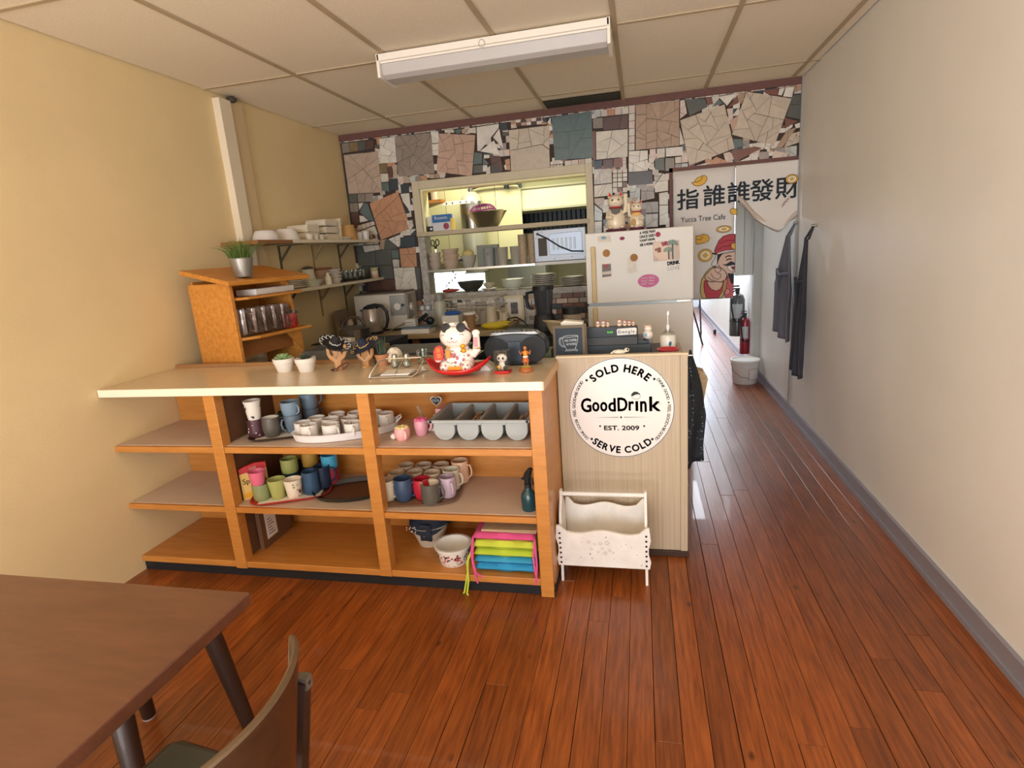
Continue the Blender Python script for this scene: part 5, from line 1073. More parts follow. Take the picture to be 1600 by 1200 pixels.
obj('control_panel',MB().box(.09,.225,-.190,-.179,.13,.30),mat('panel_gray','#8f8b82',.35,.4),ov,smooth=False,bev=.004); obj('dial',MB().cyl(.030,0,.02,20,Matrix.Translation((.16,-.190,.205))@Matrix.Rotation(PI/2,4,'X')),plain('#d5cfc3',.4),ov); obj('side_knob',MB().cyl(.012,0,.02,14,Matrix.Translation((.205,-.19,.215))@Matrix.Rotation(PI/2,4,'X')),m_black,ov)
for s in (-1,1): obj('foot',MB().cyl(.015,0,.013,12,Matrix.Translation((s*.22,-.14,0))),m_black,ov)
pts=[at(*q,Y=4.45) for q in [(600,522),(607,520),(615,513),(635,503),(645,495)]]
o=obj('appliance_cord',MB().tube([(p.x,4.42+.03*i,max(.893,p.z)) for i,p in enumerate(pts)],.005,6),plain('#8a8478',.5)); tag(o,'pale appliance cord running across the back counter','cord')
o=box('cutting_board',-2.50,-2.46,3.95,4.15,.886,1.10,mat('board_brown','#7d6a58',.5)); tag(o,'brown tinted board standing against the left wall by the back counter','board'); o.location.y+=.36
def mini_jar(x,y,h,r_,label,c='#b8a890'):
    o=obj('glass_jar',MB().lathe([(0,0),(r_,0),(r_,h*.7),(r_*.45,h*.85),(r_*.45,h),(0,h)],20),plain(c,.2),loc=(x,y,.886)); tag(o,label,'jar'); obj('lid',MB().cyl(r_*.5,h,h+.012,16),m_black,o)
mini_jar(-2.42,4.42,.15,.03,'tall bottle-shaped jar before the left wall on the back counter'); mini_jar(-2.40,4.36,.05,.04,'squat dark jar in front of the tall one on the back counter','#3a3632')
th_=thing('thermos','white vacuum flask with grey cap standing before the sill','flask',(-1.73,4.78,.886))
obj('body',MB().lathe([(0,0),(.055,0),(.057,.01),(.057,.19),(.045,.215),(0,.215)],26),plain('#b9b8a8',.35),th_); obj('cap',MB().cyl(.042,.212,.275,22,r2=.038),plain('#8c8c82',.4),th_); obj('handle',MB().tube([(.05,0,.20),(.085,0,.19),(.085,0,.09),(.055,0,.07)],.009,8),plain('#9c9a8c',.4),th_)
o=box('outlet_plate',-1.99,-1.87,YB-.022,YB-.011,1.005,1.062,plain('#9aa0a4',.35,.5)); tag(o,'steel double outlet plate on the tiles below the sill corner','outlet')
for s in (-1,1): obj('socket',MB().cyl(.019,0,.003,18,Matrix.Translation((-1.93+s*.027,YB-.022,1.033))@Matrix.Rotation(PI/2,4,'X')),m_paper,o)
o=obj('paper_stack',MB().box(-.12,.12,-.08,.08,0,.035),m_paper,loc=(-1.80,4.40,.886),smooth=False); tag(o,'stack of white paper packets on the back counter','paper')
o=obj('blue_folder',MB().box(-.12,.13,-.08,.09,0,.012),plain('#5f7484',.5),loc=(-1.80,4.42,.922),smooth=False); tag(o,'slate blue folder lying on the paper stack','folder')
o=obj('small_carton',MB().box(-.045,.045,-.03,.03,0,.06),plain('#cfcac2',.6),loc=(-1.87,4.44,.935),smooth=False); tag(o,'small white lettered carton on the blue folder','carton'); obj('print_bars',MB().box(-.04,.04,-.0308,-.030,.01,.013).box(-.04,.02,-.0308,-.030,.03,.034),m_ink,o,smooth=False)
o=obj('tape_gun',MB().tube([(-.05,0,.02),(.0,0,.05),(.05,0,.085)],.017,8).ell((.07,0,.03),(.04,.03,.035),12,8),m_black,loc=(-1.80,4.50,.936)); tag(o,'black hand tool resting behind the small carton','tool')
o=obj('tissue_box',MB().box(-.07,.07,-.05,.05,0,.13),plain('#ddd8cc',.5),loc=(-1.50,4.40,.886),smooth=False,bev=.002); tag(o,'white box with blue cloth on top behind the waving cat','box'); c_=obj('blue_cloth',MB().ell((0,0,.012),(.07,.04,.022),14,8),mat('royal_cloth','#2f58a0',.85,bump=.8,bs=60),loc=(-1.49,4.40,1.017)); tag(c_,'bright blue cloth bunched on the white box','cloth')
o=obj('paper_cup',MB().lathe([(0,0),(.034,0),(.045,.13),(.048,.135),(.044,.135),(.032,.005),(0,.005)],24),plain('#a07c58',.6),loc=(-1.335,4.36,.886)); tag(o,'brown paper cup with pale lid right of the cat sunglasses','cup'); obj('lid',MB().cyl(.05,.132,.148,22),m_paper,o)
dr=thing('dish_rack','pale wire dish drainer against the wall below the sill','dish rack',(-1.38,4.74,.886))
mb=MB()
for z in (.02,.16,.235): mb.tube([(-.24,-.14,z),(.22,-.14,z),(.24,-.12,z),(.24,.12,z),(-.26,.12,z),(-.26,-.12,z)],.005,6,True)
for i in range(12):
    x=-.25+.044*i; mb.tube([(x,-.14,.02),(x,-.14,.16)],.0028,5)
obj('wire_frame',mb,mat('wire_cream','#b6b09e',.4),dr); obj('clear_tub',MB().box(-.10,.14,-.10,.10,.01,.12),mat('frosted_tub','#c4c0b4',.3,alpha=.75),dr,smooth=False)
o=obj('rubber_gloves',MB().ell((0,0,.025),(.11,.05,.03),16,8).ell((.07,-.02,.03),(.07,.02,.015),12,6).ell((.08,.02,.045),(.06,.018,.014),12,6),mat('glove_yellow','#cdb92c',.5,bump=.5,bs=40),loc=(-1.16,4.42,.886)); tag(o,'yellow rubber gloves lying on the back counter','gloves')
def pitcher(x,y,h,r_,label):
    o=obj('pitcher',MB().lathe([(0,0),(r_*.85,0),(r_,h*.3),(r_*.8,h*.75),(r_*.95,h),(r_*.88,h),(r_*.7,h*.7),(r_*.8,.01),(0,.01)],24),plain('#cabfa8',.35),loc=(x,y,.886)); tag(o,label,'pitcher'); obj('handle',MB().tube([(r_*.8,0,h*.85),(r_*1.5,0,h*.8),(r_*1.5,0,h*.4),(r_*.95,0,h*.25)],.007,8),plain('#cabfa8',.35),o)
pitcher(-1.20,4.53,.16,.05,'taller cream pitcher near the right end of the back counter'); pitcher(-1.095,4.55,.11,.04,'shorter cream pitcher right of the taller one')
pf=thing('picture_frame','white framed dark abstract print leaning on the tiles above the back counter','picture frame',(-1.085,4.90,.99-.10))
obj('frame_moulding',MB().box(-.085,.085,-.012,.012,.0,.215),m_offwhite,pf,smooth=False,bev=.004); obj('mat_board',MB().box(-.062,.062,-.0135,-.012,.022,.19),m_paper,pf,smooth=False); obj('art_print',MB().box(-.032,.032,-.0145,-.0135,.055,.155),mat('abstract_ink','#8a8a8c',.6,vs=45,col2='#2c2c30'),pf,smooth=False)
o=obj('smiling_sticker',MB().cyl(.028,0,.001,18,Matrix.Rotation(PI/2,4,'X')),m_paper,loc=(-1.36,4.598,.96)); o.parent=None; tag(o,'small round white label with dark marks on the dish drainer','label'); obj('marks',MB().box(-.018,.018,-.0016,-.001,-.002,.004).ell((-.012,-.001,-.014),(.005,.001,.004),6,4).ell((.012,-.001,-.014),(.005,.001,.004),6,4),m_ink,o,smooth=False)
# black coffee cart and blender
cart=thing('coffee_cart','black cart with clutter left of the refrigerator','cart',(0,0,0))
m_cart=mat('cart_black','#16181b',.5)
obj('cart_body',MB().box(-.93,-.42,3.70,4.30,.02,.90),m_cart,cart,smooth=False,bev=.004); obj('cart_top',MB().box(-.95,-.40,3.68,4.32,.90,.925),m_cart,cart,smooth=False,bev=.003)
bl=thing('blender','tall black blender with smoky jug on the cart left of the refrigerator','blender',(-.665,3.95,.926)); bl.scale=(.92,.92,.78)
obj('motor_base',MB().lathe([(0,0),(.085,0),(.085,.05),(.075,.13),(.066,.15),(0,.15)],24,sq=.8),m_cart,bl)
obj('jug',MB().lathe([(0,.15),(.062,.15),(.075,.34),(.078,.37),(0,.37)],24),mat('smoky_jug','#3a3d42',.15,coat=.4),bl); obj('lid',MB().cyl(.082,.365,.40,24,r2=.078),m_cart,bl)
obj('jug_handle',MB().tube([(-.07,0,.35),(-.125,0,.34),(-.13,0,.27),(-.12,0,.21),(-.085,0,.20)],.014,8),m_cart,bl)
o=obj('canister',MB().lathe([(0,0),(.065,0),(.065,.10),(.07,.105),(.068,.14),(0,.145)],24),plain('#9a8d7c',.5),loc=(-.475,4.0,.926)); tag(o,'beige canister with dark lid between blender and refrigerator','canister'); obj('dark_lid',MB().cyl(.072,.105,.15,24),m_cart,o)
o=obj('seashell',MB().lathe([(.01,0),(.03,.02),(.06,.07),(.085,.085),(.05,.09),(0,.07)],14,Matrix.Diagonal((1,.6,1,1))).tube([(.05,0,.07),(.09,0,.09),(.10,0,.075)],.012,6),mat('shell_cream','#cbbfa0',.6,bump=.5,bs=60),loc=(-.575,3.74,.926),rot=(0,.15,0)); tag(o,'cream conch-like shell on the front edge of the black cart','shell')
pts=[(-.95,4.34,.98),(-.90,4.28,1.02),(-.82,4.2,1.0),(-.78,4.1,.94)]
o=obj('power_cord',MB().tube([(-1.10,4.5,.90),(-1.04,4.45,.96),(-.96,4.38,.975),(-.88,4.28,.95),(-.84,4.18,.935)],.006,6),m_black); tag(o,'black power cord arching from the back counter to the cart','cord')
o=obj('green_packets',MB().box(-.06,.06,-.05,.05,0,.05),plain('#7c8468',.7),loc=(-.50,2.80,TB+.0),smooth=False); tag(o,'olive green packets tucked between the radio and the chalkboard','packet')
st=box('side_stand',-.60,-.40,2.70,3.0,0,.95,m_cart); tag(st,'dark stand behind the counter end next to the laminate cabinet','stand')
# ================================================================== SILL AND SHELF WARES IN THE PASS-THROUGH
zs=1.153; yg=YB+.06; zg=1.362
def plates(x,y,z,r_,n,label,grp,c='#cdc7bc',dz=.0135):
    p=None
    for i in range(n):
        lb='%s, %s'%(label,['lowest one','second from below','third from below','fourth from below','fifth from below','sixth from below','seventh from below','eighth from below'][i] if i<n-1 else 'topmost one')
        if p is None: p=obj('plate',MB().lathe([(0,0),(r_*.62,0),(r_*.7,.006),(r_,.014),(r_,.018),(r_*.68,.010),(0,.006)],32),plain(c,.25),loc=(x,y,z)); tag(p,lb,'plate',grp)
        else: dup(p,(x,y,z+dz*i),None,lb)
plates(-.83,5.02,zs,.115,7,'white dinner plate in the tall stack on the sill','plates in the tall sill stack',dz=.0165)
plates(-.575,5.02,zs,.115,5,'white dinner plate in the stack beside the refrigerator','plates in the stack beside the refrigerator',dz=.0155)
def bowl(name,x,y,z,r_,h,c,label,cat='bowl',foot=.45,metal=0,m=None):
    o=obj(name,MB().lathe([(0,0),(r_*foot,0),(r_*foot,.004),(r_*.8,h*.45),(r_,h),(r_-.004,h),(r_*.78,h*.48),(r_*foot*.9,.008),(0,.007)],32),m or plain(c,.3,metal),loc=(x,y,z)); return tag(o,label,cat)
bowl('mixing_bowl',-1.50,5.02,zs,.125,.092,'#5a5a52','dark grey shallow bowl on the marble sill',metal=.5)
bowl('bowl',-1.335,5.03,zs+.016,.055,.05,'#c9c1a8','small cream bowl on a saucer right of the dark bowl'); plates(-1.335,5.03,zs,.075,1,'white saucer under the small cream bowl','saucer')
for i in range(3): bowl('bowl',-1.11,5.03,zs+.022*i,.105,.045,'#e8ecdc',['lowest','middle','top'][i]+' wide white bowl of the low stack on the middle of the sill')
o=obj('oven_mitt',MB().ell((0,0,.018),(.075,.035,.018),18,8).ell((.05,-.01,.022),(.05,.02,.012),12,6),mat('mitt_red','#a3463c',.85,bump=.5,bs=50),loc=(-1.70,5.0,zs)); tag(o,'folded rust red cloth at the left end of the sill','cloth')
mb=MB(); vp=[(-1.71+.05*math.sin(i*.35),5.10,1.35-.011*i) for i in range(18)]; mb.tube(vp,.0022,5)
for i in range(18): mb.ell((vp[i][0]+(.009 if i%2 else -.009),5.10,vp[i][2]),(.008,.003,.005),6,4)
o=obj('hanging_vine',mb,plain('#5d6238',.6)); tag(o,'thin green vine dangling before the left part of the sill','vine')
# glass shelf
def stack(x,r_,h,n,label,c='#b9aa9a'):
    for i in range(n):
        o=obj('bowl',MB().lathe([(0,0),(r_*.6,0),(r_*.78,h*.3),(r_,h*.9),(r_*1.02,h),(r_*.96,h),(r_*.7,h*.3),(0,.006)],28),plain(c,.35),loc=(x,yg,zg+h*.62*i)); tag(o,label+', '+['lowest','second','third','fourth'][i]+' of the stack','bowl',label)
stack(-1.815,.055,.07,3,'taupe cup in the leftmost stack on the glass shelf'); stack(-1.665,.078,.08,3,'taupe bowl in the second stack on the glass shelf','#c0a894')
sc_=thing('scissors','black handled scissors standing in the leftmost cup stack','scissors',(-1.80,yg,zg+.155),.2)
obj('handles',MB().tube([(-.022+.016*math.cos(t),0,.085+.026*math.sin(t)) for t in [2*PI*i/14 for i in range(14)]],.005,6,True).tube([(.020+.016*math.cos(t),0,.088+.026*math.sin(t)) for t in [2*PI*i/14 for i in range(14)]],.005,6,True).tube([(-.01,0,.062),(0,0,.03)],.007,6).tube([(.012,0,.064),(0,0,.03)],.007,6),m_black,sc_); obj('blades',MB().prism([(-.006,.03),(.006,.03),(.003,-.05),(-.003,-.05)],-.002,.002,'xz'),m_steel,sc_,smooth=False)
gp=obj('glass_bowl',MB().lathe([(0,0),(.035,0),(.06,.05),(.075,.11),(.072,.11),(.055,.05),(0,.008)],28),plain('#b3aea0',.2),loc=(-1.50,yg,zg)); tag(gp,'translucent footed bowl holding a golden packet on the glass shelf','bowl'); pk_=obj('golden_packet',MB().ell((0,0,.02),(.055,.04,.035),14,8),plain('#cdbb78',.6),loc=(-1.50,yg,zg+.105)); tag(pk_,'golden crumpled packet inside the translucent bowl','packet'); obj('label',MB().box(-.066,-.036,-.07,-.066,.06,.085),m_black,gp,smooth=False)
tin=obj('grey_box',MB().box(-.10,.10,-.02,.03,0,.19),plain('#7f8478',.4),loc=(-1.33,yg+.06,zg),smooth=False,bev=.003); tag(tin,'tall grey green box behind the tumblers on the glass shelf','box')
tum=MB().lathe([(0,0),(.042,0),(.050,.155),(.053,.16),(.048,.16),(.040,.006),(0,.006)],26)
for i,(x,c_,lb) in enumerate([(-1.31,'#9a9a98','grey metal tumbler with small emblem on the glass shelf'),(-1.185,'#ada596','taupe ribbed tumbler right of the metal tumbler'),(-1.065,'#a5a193','smoky tumbler left of the carton towers')]):
    o=obj('tumbler',tum,plain(c_,.3),loc=(x,yg,zg)); tag(o,lb,'tumbler')
    if i==0: obj('emblem',MB().cyl(.012,0,.002,14,Matrix.Translation((.002,-.050,.11))@Matrix.Rotation(PI/2,4,'X')),plain('#6a6c6c',.4),o)
m_spk=mat('speckled_carton','#bca88c',.6,vs=90,col2='#98846a')
for k_,x in enumerate((-.985,-.932+.0)):
    for i in range(5):
        xx=(-1.0,-.915)[k_]
        o=obj('spice_can',MB().cyl(.038,0,.050,22),m_spk,loc=(xx,yg,zg+.051*i)); tag(o,'speckled tan can in the %s tower beside the microwave, %s'%(['left','right'][k_],['lowest','second','middle','fourth','topmost'][i]),'can','cans in the %s tower'%['left','right'][k_])
# microwave seen from its back
mw=thing('microwave','back of a silver microwave oven set in the pass-through','microwave',(-.665,YB+.0,1.372))
obj('cabinet',MB().box(-.222,.222,-.005,.16,0,.268),mat('galvanised','#a3a8b0',.45,.55),mw,smooth=False,bev=.006)
obj('embossed_field',MB().prism([(p[0],p[1]) for p in [(-.085,.055),(.18,.05),(.19,.06),(.19,.225),(.18,.235),(-.08,.23),(-.092,.22),(-.092,.065)]],-.009,-.004,'xz'),mat('galvanised2','#99a2ae',.4,.55),mw,smooth=False,bev=.004)
mb=MB()
for i in range(6): mb.box(-.06+.036*i,-.045+.036*i,-.013,-.008,.095,.19)
obj('louvre',mb,mat('galvanised','#a3a8b0',.45,.55),mw,smooth=False,bev=.002); obj('vent_panel',MB().box(-.185,-.11,-.008,-.004,.05,.20),mat('vent_dark','#5d5a54',.5,bump=1,bs=300),mw,smooth=False)
obj('cord',MB().tube([(-.185,-.012,.235),(-.10,-.02,.19),(0,-.025,.12),(.10,-.022,.075),(.20,-.018,.068)],.006,8),m_black,mw); obj('cord_grommet',MB().cyl(.012,0,.014,12,Matrix.Translation((-.185,-.004,.235))@Matrix.Rotation(PI/2,4,'X')),m_black,mw)
mb=MB()
for (x,z) in [(-.15,.25),(.17,.25),(.21,.02),(-.20,.02),(-.05,.02),(.1,.03),(-.2,.2)]: mb.cyl(.004,0,.003,8,Matrix.Translation((x,-.004,z))@Matrix.Rotation(PI/2,4,'X'))
obj('screws',mb,m_black,mw)
o=box('microwave_shelf',-.88,-.40,YB-.03,YB+.17,1.345,1.371,plain('#d9d8d0',.4)); tag(o,'white wire-edged shelf carrying the microwave above the plates','shelf')
# objects on the crossboard
zc=1.701
mbw=MB().lathe([(0,0),(.085,0),(.10,.012),(.165,.115),(.178,.125),(.172,.127),(.158,.115),(.09,.014),(0,.008)],40)
o=obj('mixing_bowl',mbw,mat('dull_steel','#b0a78e',.3,.9),loc=(-1.29,YB+.03,zc)); tag(o,'large stainless mixing bowl on the crossboard of the pass-through','bowl')
cs=thing('colander','magenta slotted colander nested in the steel mixing bowl','colander',(-1.325,YB+.03,zc+.105),rot=(0,-.10,0))
mb=MB()
for i in range(26):
    a=2*PI*i/26; mb.tube([(.115*math.cos(a),.115*math.sin(a),.03),(.105*math.cos(a),.105*math.sin(a),.055),(.075*math.cos(a),.075*math.sin(a),.078)],.0035,5)
obj('slats',mb,plain('#d87cb8',.35),cs); obj('rim',MB().tube([(.118*math.cos(2*PI*i/30),.118*math.sin(2*PI*i/30),.03) for i in range(30)],.006,6,True),plain('#c23aa0',.35),cs); obj('dome',MB().lathe([(.078,.074),(.05,.088),(0,.092)],26),plain('#c23aa0',.35),cs)
o=obj('plastic_tub',MB().lathe([(0,0),(.05,0),(.062,.06),(.066,.062),(.060,.062),(.048,.004),(0,.004)],26),plain('#ece7cf',.35),loc=(-1.21,YB+.035,zc+.075)); tag(o,'cream plastic tub standing in the right side of the mixing bowl','tub')
fb=thing('food_wrap_box','blue and white food wrap carton with berry picture on the crossboard','carton',(-1.69,YB+.03,zc),-.12)
obj('carton',MB().box(-.085,.085,-.05,.05,0,.135),plain('#d4d6dc',.5),fb,smooth=False,bev=.001); obj('blue_band',MB().box(-.0855,.086,-.051,.0,.07,.1355),plain('#3e78b4',.5),fb,smooth=False)
obj('berry_print',MB().ell((.045,-.0505,.035),(.028,.0012,.028),16,8),plain('#a0485c',.5),fb); mb=MB(); text(mb,'Rosenta',.038,TXZ(0,-.0518,.108)); obj('lettering',mb,m_paper,fb,smooth=False)
obj('side_panel_print',MB().box(.0855,.0865,-.045,.045,.005,.10),plain('#e0c060',.5),fb,smooth=False)
o=obj('foam_cup',MB().lathe([(0,0),(.026,0),(.034,.08),(.031,.08),(.024,.003),(0,.003)],22),m_paper,loc=(-1.835+.02,YB+.04,zc+.045)); tag(o,'white foam cup on the black clips at the left of the crossboard','cup')
o=obj('black_clips',MB().box(-.04,.04,-.03,.03,0,.044),m_black,loc=(-1.82,YB+.04,zc),smooth=False,bev=.01); tag(o,'black gadget at the far left of the crossboard','gadget'); obj('white_button',MB().cyl(.011,0,.003,12,Matrix.Translation((.015,-.03,.022))@Matrix.Rotation(PI/2,4,'X')),m_paper,o)
# ================================================================== WALL SHELVES AT THE LEFT WALL
m_brk=mat('bracket_bronze','#5f5a48',.45,.3)
def bracket(y,z,par,dark=True,h=.2):
    m=m_brk if dark else mat('bracket_tan','#a38a60',.5)
    o=obj('bracket',MB().box(XL,XL+.005,y-.011,y+.011,z-h,z).box(XL,XL+.20,y-.008,y+.008,z-.006,z).prism([(XL+.004,z-.10),(XL+.09,z-.006),(XL+.11,z-.006),(XL+.004,z-.125)],y-.004,y+.004,'xz'),m,par,smooth=False)
ZU,ZL=1.668,1.335
us=thing('wall_shelf','upper cream wall shelf with brown near end full of white containers','shelf',(0,0,0))
obj('board',MB().box(XL+.002,-2.30,3.58,YB-.012,ZU-.022,ZU),plain('#e4dbc4',.5),us,smooth=False,bev=.002); obj('brown_board',MB().box(XL+.002,-2.30,3.20,3.578,ZU-.026,ZU-.001),mat('shelf_brown','#8e6238',.5),us,smooth=False,bev=.002)
for y in (3.80,4.24,4.66): bracket(y,ZU-.024,us,y!=4.24,.28 if y!=4.24 else .28)
ls=thing('wall_shelf','lower cream wall shelf with dishes and glass mugs','shelf',(0,0,0))
obj('board',MB().box(XL+.002,-2.30,3.56,YB-.012,ZL-.022,ZL),plain('#ddd3bb',.5),ls,smooth=False,bev=.002)
for y in (3.78,4.26,4.67): bracket(y,ZL-.024,ls,y!=4.26,.24)
def put(name,prof,y,z,col,label,cat,x=-2.42,rough=.35,n=26,group=None,sq=None,m=None):
    o=obj(name,MB().lathe(prof,n,sq=sq),m or plain(col,rough),loc=(x,y,z)); return tag(o,label,cat,group)
dome=lambda r,h:[(0,0),(r,0),(r*.98,h*.35),(r*.8,h*.9),(r*.7,h),(0,h)]
put('dome_container',dome(.085,.065),3.46,ZU,'#dcd6d2','left white plastic lid on the brown end of the upper wall shelf','lid',-2.42)
put('dome_container',dome(.085,.08),3.70,ZU,'#e2dcd6','second white plastic lid from the near end of the upper wall shelf','lid')
for i in range(3): put('foil_cup',[(0,0),(.024,0),(.034,.04),(.030,.04),(.022,.003),(0,.003)],3.86+.075*i,ZU,'#d9d0c0',['first','second','third'][i]+' small cup of the row before the stacked clamshells on the upper shelf','cup',-2.345)
for i,(y,w,h) in enumerate([(3.95,.18,.055),(3.95,.18,.055),(4.22,.20,.05),(4.22,.20,.05),(4.22,.20,.05)]):
    z=ZU+ (0.05 if i<2 else 0)+.055*(i if i<2 else i-2)
    if i<2: z=ZU+.055*i+.004
    o=obj('clamshell_box',MB().prism([(-w/2+.012,0),(w/2-.012,0),(w/2,h*.5),(w/2-.02,h-.002),(-w/2+.02,h-.002),(-w/2,h*.5)],-.085,.085,'yz'),mat('clamshell','#e3dac6',.6),loc=(-2.44,y,z),smooth=False,bev=.004); tag(o,'cream foam clamshell box, %s of the %s stack on the upper shelf'%((['lowest','topmost'][i],'nearer') if i<2 else (['lowest','middle','topmost'][i-2],'farther')),'food box','clamshell boxes on the upper shelf')
o=obj('clamshell_box',MB().prism([(-.008,0),(.008,0),(.03,.17),(.012,.17)],-.08,.08,'xz',Matrix.Rotation(PI/2,4,'Z')),mat('clamshell','#e3dac6',.6),loc=(-2.44,4.36,ZU),smooth=False); tag(o,'cream foam lid leaning upright against the clamshell stack','food box')
put('saucer',[(0,0),(.04,0),(.07,.02),(.065,.022),(.03,.03),(0,.035)],4.44,ZU,'#e6dfd0','small white lid right of the leaning foam lid','lid',-2.38)
put('paper_bowl',[(0,0),(.088,0),(.088,.012),(.070,.125),(0,.125)],4.56,ZU,'#c79a5e','upturned kraft paper bowl on the upper wall shelf','bowl',-2.42,.6)
put('clear_cup',[(0,0),(.03,0),(.036,.065),(.032,.065),(.028,.004),(0,.004)],4.70,ZU,'#d2ccc4','clear plastic cup right of the kraft paper bowl','cup',-2.38,.2)
put('clear_cup',[(0,0),(.028,0),(.036,.075),(.032,.075),(.026,.004),(0,.004)],4.76,ZU,'#dcd8d4','crinkled clear cup beside the wide salad tub','cup',-2.345,.15)
put('salad_tub',[(0,0),(.055,0),(.070,.05),(.078,.075),(.082,.08),(0,.082)],4.84,ZU,'#cbbf9e','wide translucent tub at the far end of the upper wall shelf','tub',-2.42)
# lower shelf goods
plates(-2.42,3.66,ZL,.10,6,'white plate in the near stack on the lower wall shelf','plates in the near stack of the lower wall shelf','#dcd6c6')
put('gravy_boat',[(0,0),(.05,0),(.09,.05),(.085,.05),(.045,.006),(0,.006)],3.83,ZL,'#cfcfbc','pale green oval bowl on the lower wall shelf','bowl',-2.36)
gb=put('cream_jug',[(0,0),(.045,0),(.055,.03),(.04,.10),(.045,.125),(0,.125)],3.98,ZL,'#cfc8b4','cream jug with dark lid on the lower wall shelf','jug',-2.47); obj('dark_lid',MB().ell((0,0,.13),(.045,.045,.018),14,8),m_brk,gb)
put('stone_crock',[(0,0),(.075,0),(.085,.10),(.088,.11),(0,.112)],4.16,ZL,'#a68a72','round brown rimmed crock behind the small bowls','crock',-2.475); obj('wood_lid',MB().lathe([(0,.113),(.095,.113),(.09,.127),(0,.129)],26),plain('#7a4c38',.5),bpy.data.objects['stone_crock'])
put('milk_bottle',[(0,0),(.025,0),(.024,.05),(.010,.075),(.010,.09),(0,.09)],4.03,ZL,'#e2dcc8','little white bottle between the green bowl and the stacked bowls','bottle',-2.34)
stk=None
for i in range(4):
    lb='small grey white bowl, '+['lowest','second','third','topmost'][i]+' of the stack in the middle of the lower wall shelf'
    o=obj('bowl',MB().lathe([(0,0),(.035,0),(.058,.035),(.056,.038),(.03,.006),(0,.006)],24),plain('#c9c2b6',.3),loc=(-2.38,4.20,ZL+.024*i)); tag(o,lb,'bowl','stacked bowls on the lower wall shelf')
tr4=tray('serving_tray','low dark tray under the glass mugs on the lower wall shelf',.20,.50,(-2.42,4.53,ZL),'#2a2d30',h=.012)
gm=MB().lathe([(0,0),(.028,0),(.033,.01),(.035,.075),(.032,.075),(.029,.012),(0,.01)],18)
m_gm=thin_glass('mug_glass','#e6eae8',.5)
g0=None
for i in range(10):
    x=-2.475+.085*(i%2); y=4.34+.082*(i//2)
    lb='small glass mug on the low wall shelf tray, %s from near end, %s side'%(ORD[i//2],['wall','room'][i%2])
    if g0 is None:
        g0=obj('glass_mug',gm,m_gm,loc=(x,y,ZL+.010)); tag(g0,lb,'mug','glass mugs on the lower wall shelf'); obj('handle',MB().tube([(.033,0,.06),(.055,0,.06),(.055,0,.025),(.033,0,.02)],.004,6),m_gm,g0)
    else: dup(g0,(x,y,ZL+.010),R.uniform(-1.4,-.2),lb)
for i in range(3): put('ribbed_ramekin',[(0,0),(.030,0),(.036,.03),(.034,.031),(0,.031)],4.86,ZL+.030*i,['#c8a88c','#d8c8b8','#b8b080'][i],'striped ramekin, '+['lowest','middle','topmost'][i]+' of the stack at the far end of the lower wall shelf','ramekin',-2.35)
# ================================================================== PINE CORNER SHELF WITH MUGS
A=Vector((-2.165,2.72,.906)); ang=1.40
cu=thing('pine_shelf_unit','honey pine corner shelf unit with sloping top on the counter','shelf unit',A,ang)
LW,DP=.47,.30 # local x runs along the front edge, y goes back (to the left wall)
def loc2(px,py,Z): 
    p=at(px,py,Z=Z)-A; c,s=math.cos(-ang),math.sin(-ang); return (p.x*c-p.y*s,p.x*s+p.y*c)
obj('side_board',MB().box(-.024,0,-.01,DP,0,.525),m_pine,cu,smooth=False,bev=.003)
obj('side_board',MB().prism([(.0,0),(DP,0),(DP,.55),(.04,.50),(.02,.30),(.0,.21)],LW-.022,LW,'yz'),m_pine,cu,smooth=False,bev=.003)
obj('back_board',MB().box(0,LW-.022,DP-.014,DP,.12,.54),m_pine,cu,smooth=False)
obj('shelf_board',MB().prism([(0,-.01),(.09,-.055),(LW+.04,-.055),(LW+.04,DP-.014),(0,DP-.014)],.205,.222,'xy'),m_pine,cu,smooth=False,bev=.003)
obj('shelf_board',MB().prism([(0,0),(.08,-.03),(LW+.03,-.03),(LW+.03,DP-.014),(0,DP-.014)],.425,.440,'xy'),m_pine,cu,smooth=False,bev=.003)
obj('brace',MB().prism([(LW-.14,.205),(LW-.022,.205),(LW-.022,.08)],-.02,-.004,'xz'),m_pine,cu,smooth=False)
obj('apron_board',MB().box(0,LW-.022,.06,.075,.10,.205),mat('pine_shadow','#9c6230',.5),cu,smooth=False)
tp2=obj('sloping_top',MB().prism([(-.07,-.06),(LW+.06,-.075),(LW+.07,DP+.02),(-.05,DP+.02)],0,.026,'xy'),m_pine,cu,loc=(0,0,.520),rot=(.20,0,0),smooth=False,bev=.004)
def onunit(lx,ly,lz): return A+Vector((math.cos(ang)*lx-math.sin(ang)*ly,math.sin(ang)*lx+math.cos(ang)*ly,lz))
o=obj('paper_napkins',MB().box(-.17,.17,-.07,.07,0,.036),m_paper,loc=onunit(.33,.09,.4405),rot=(0,0,ang+.1),smooth=False,bev=.004); tag(o,'stack of white paper napkins on the upper pine shelf','napkins')
bm_=None
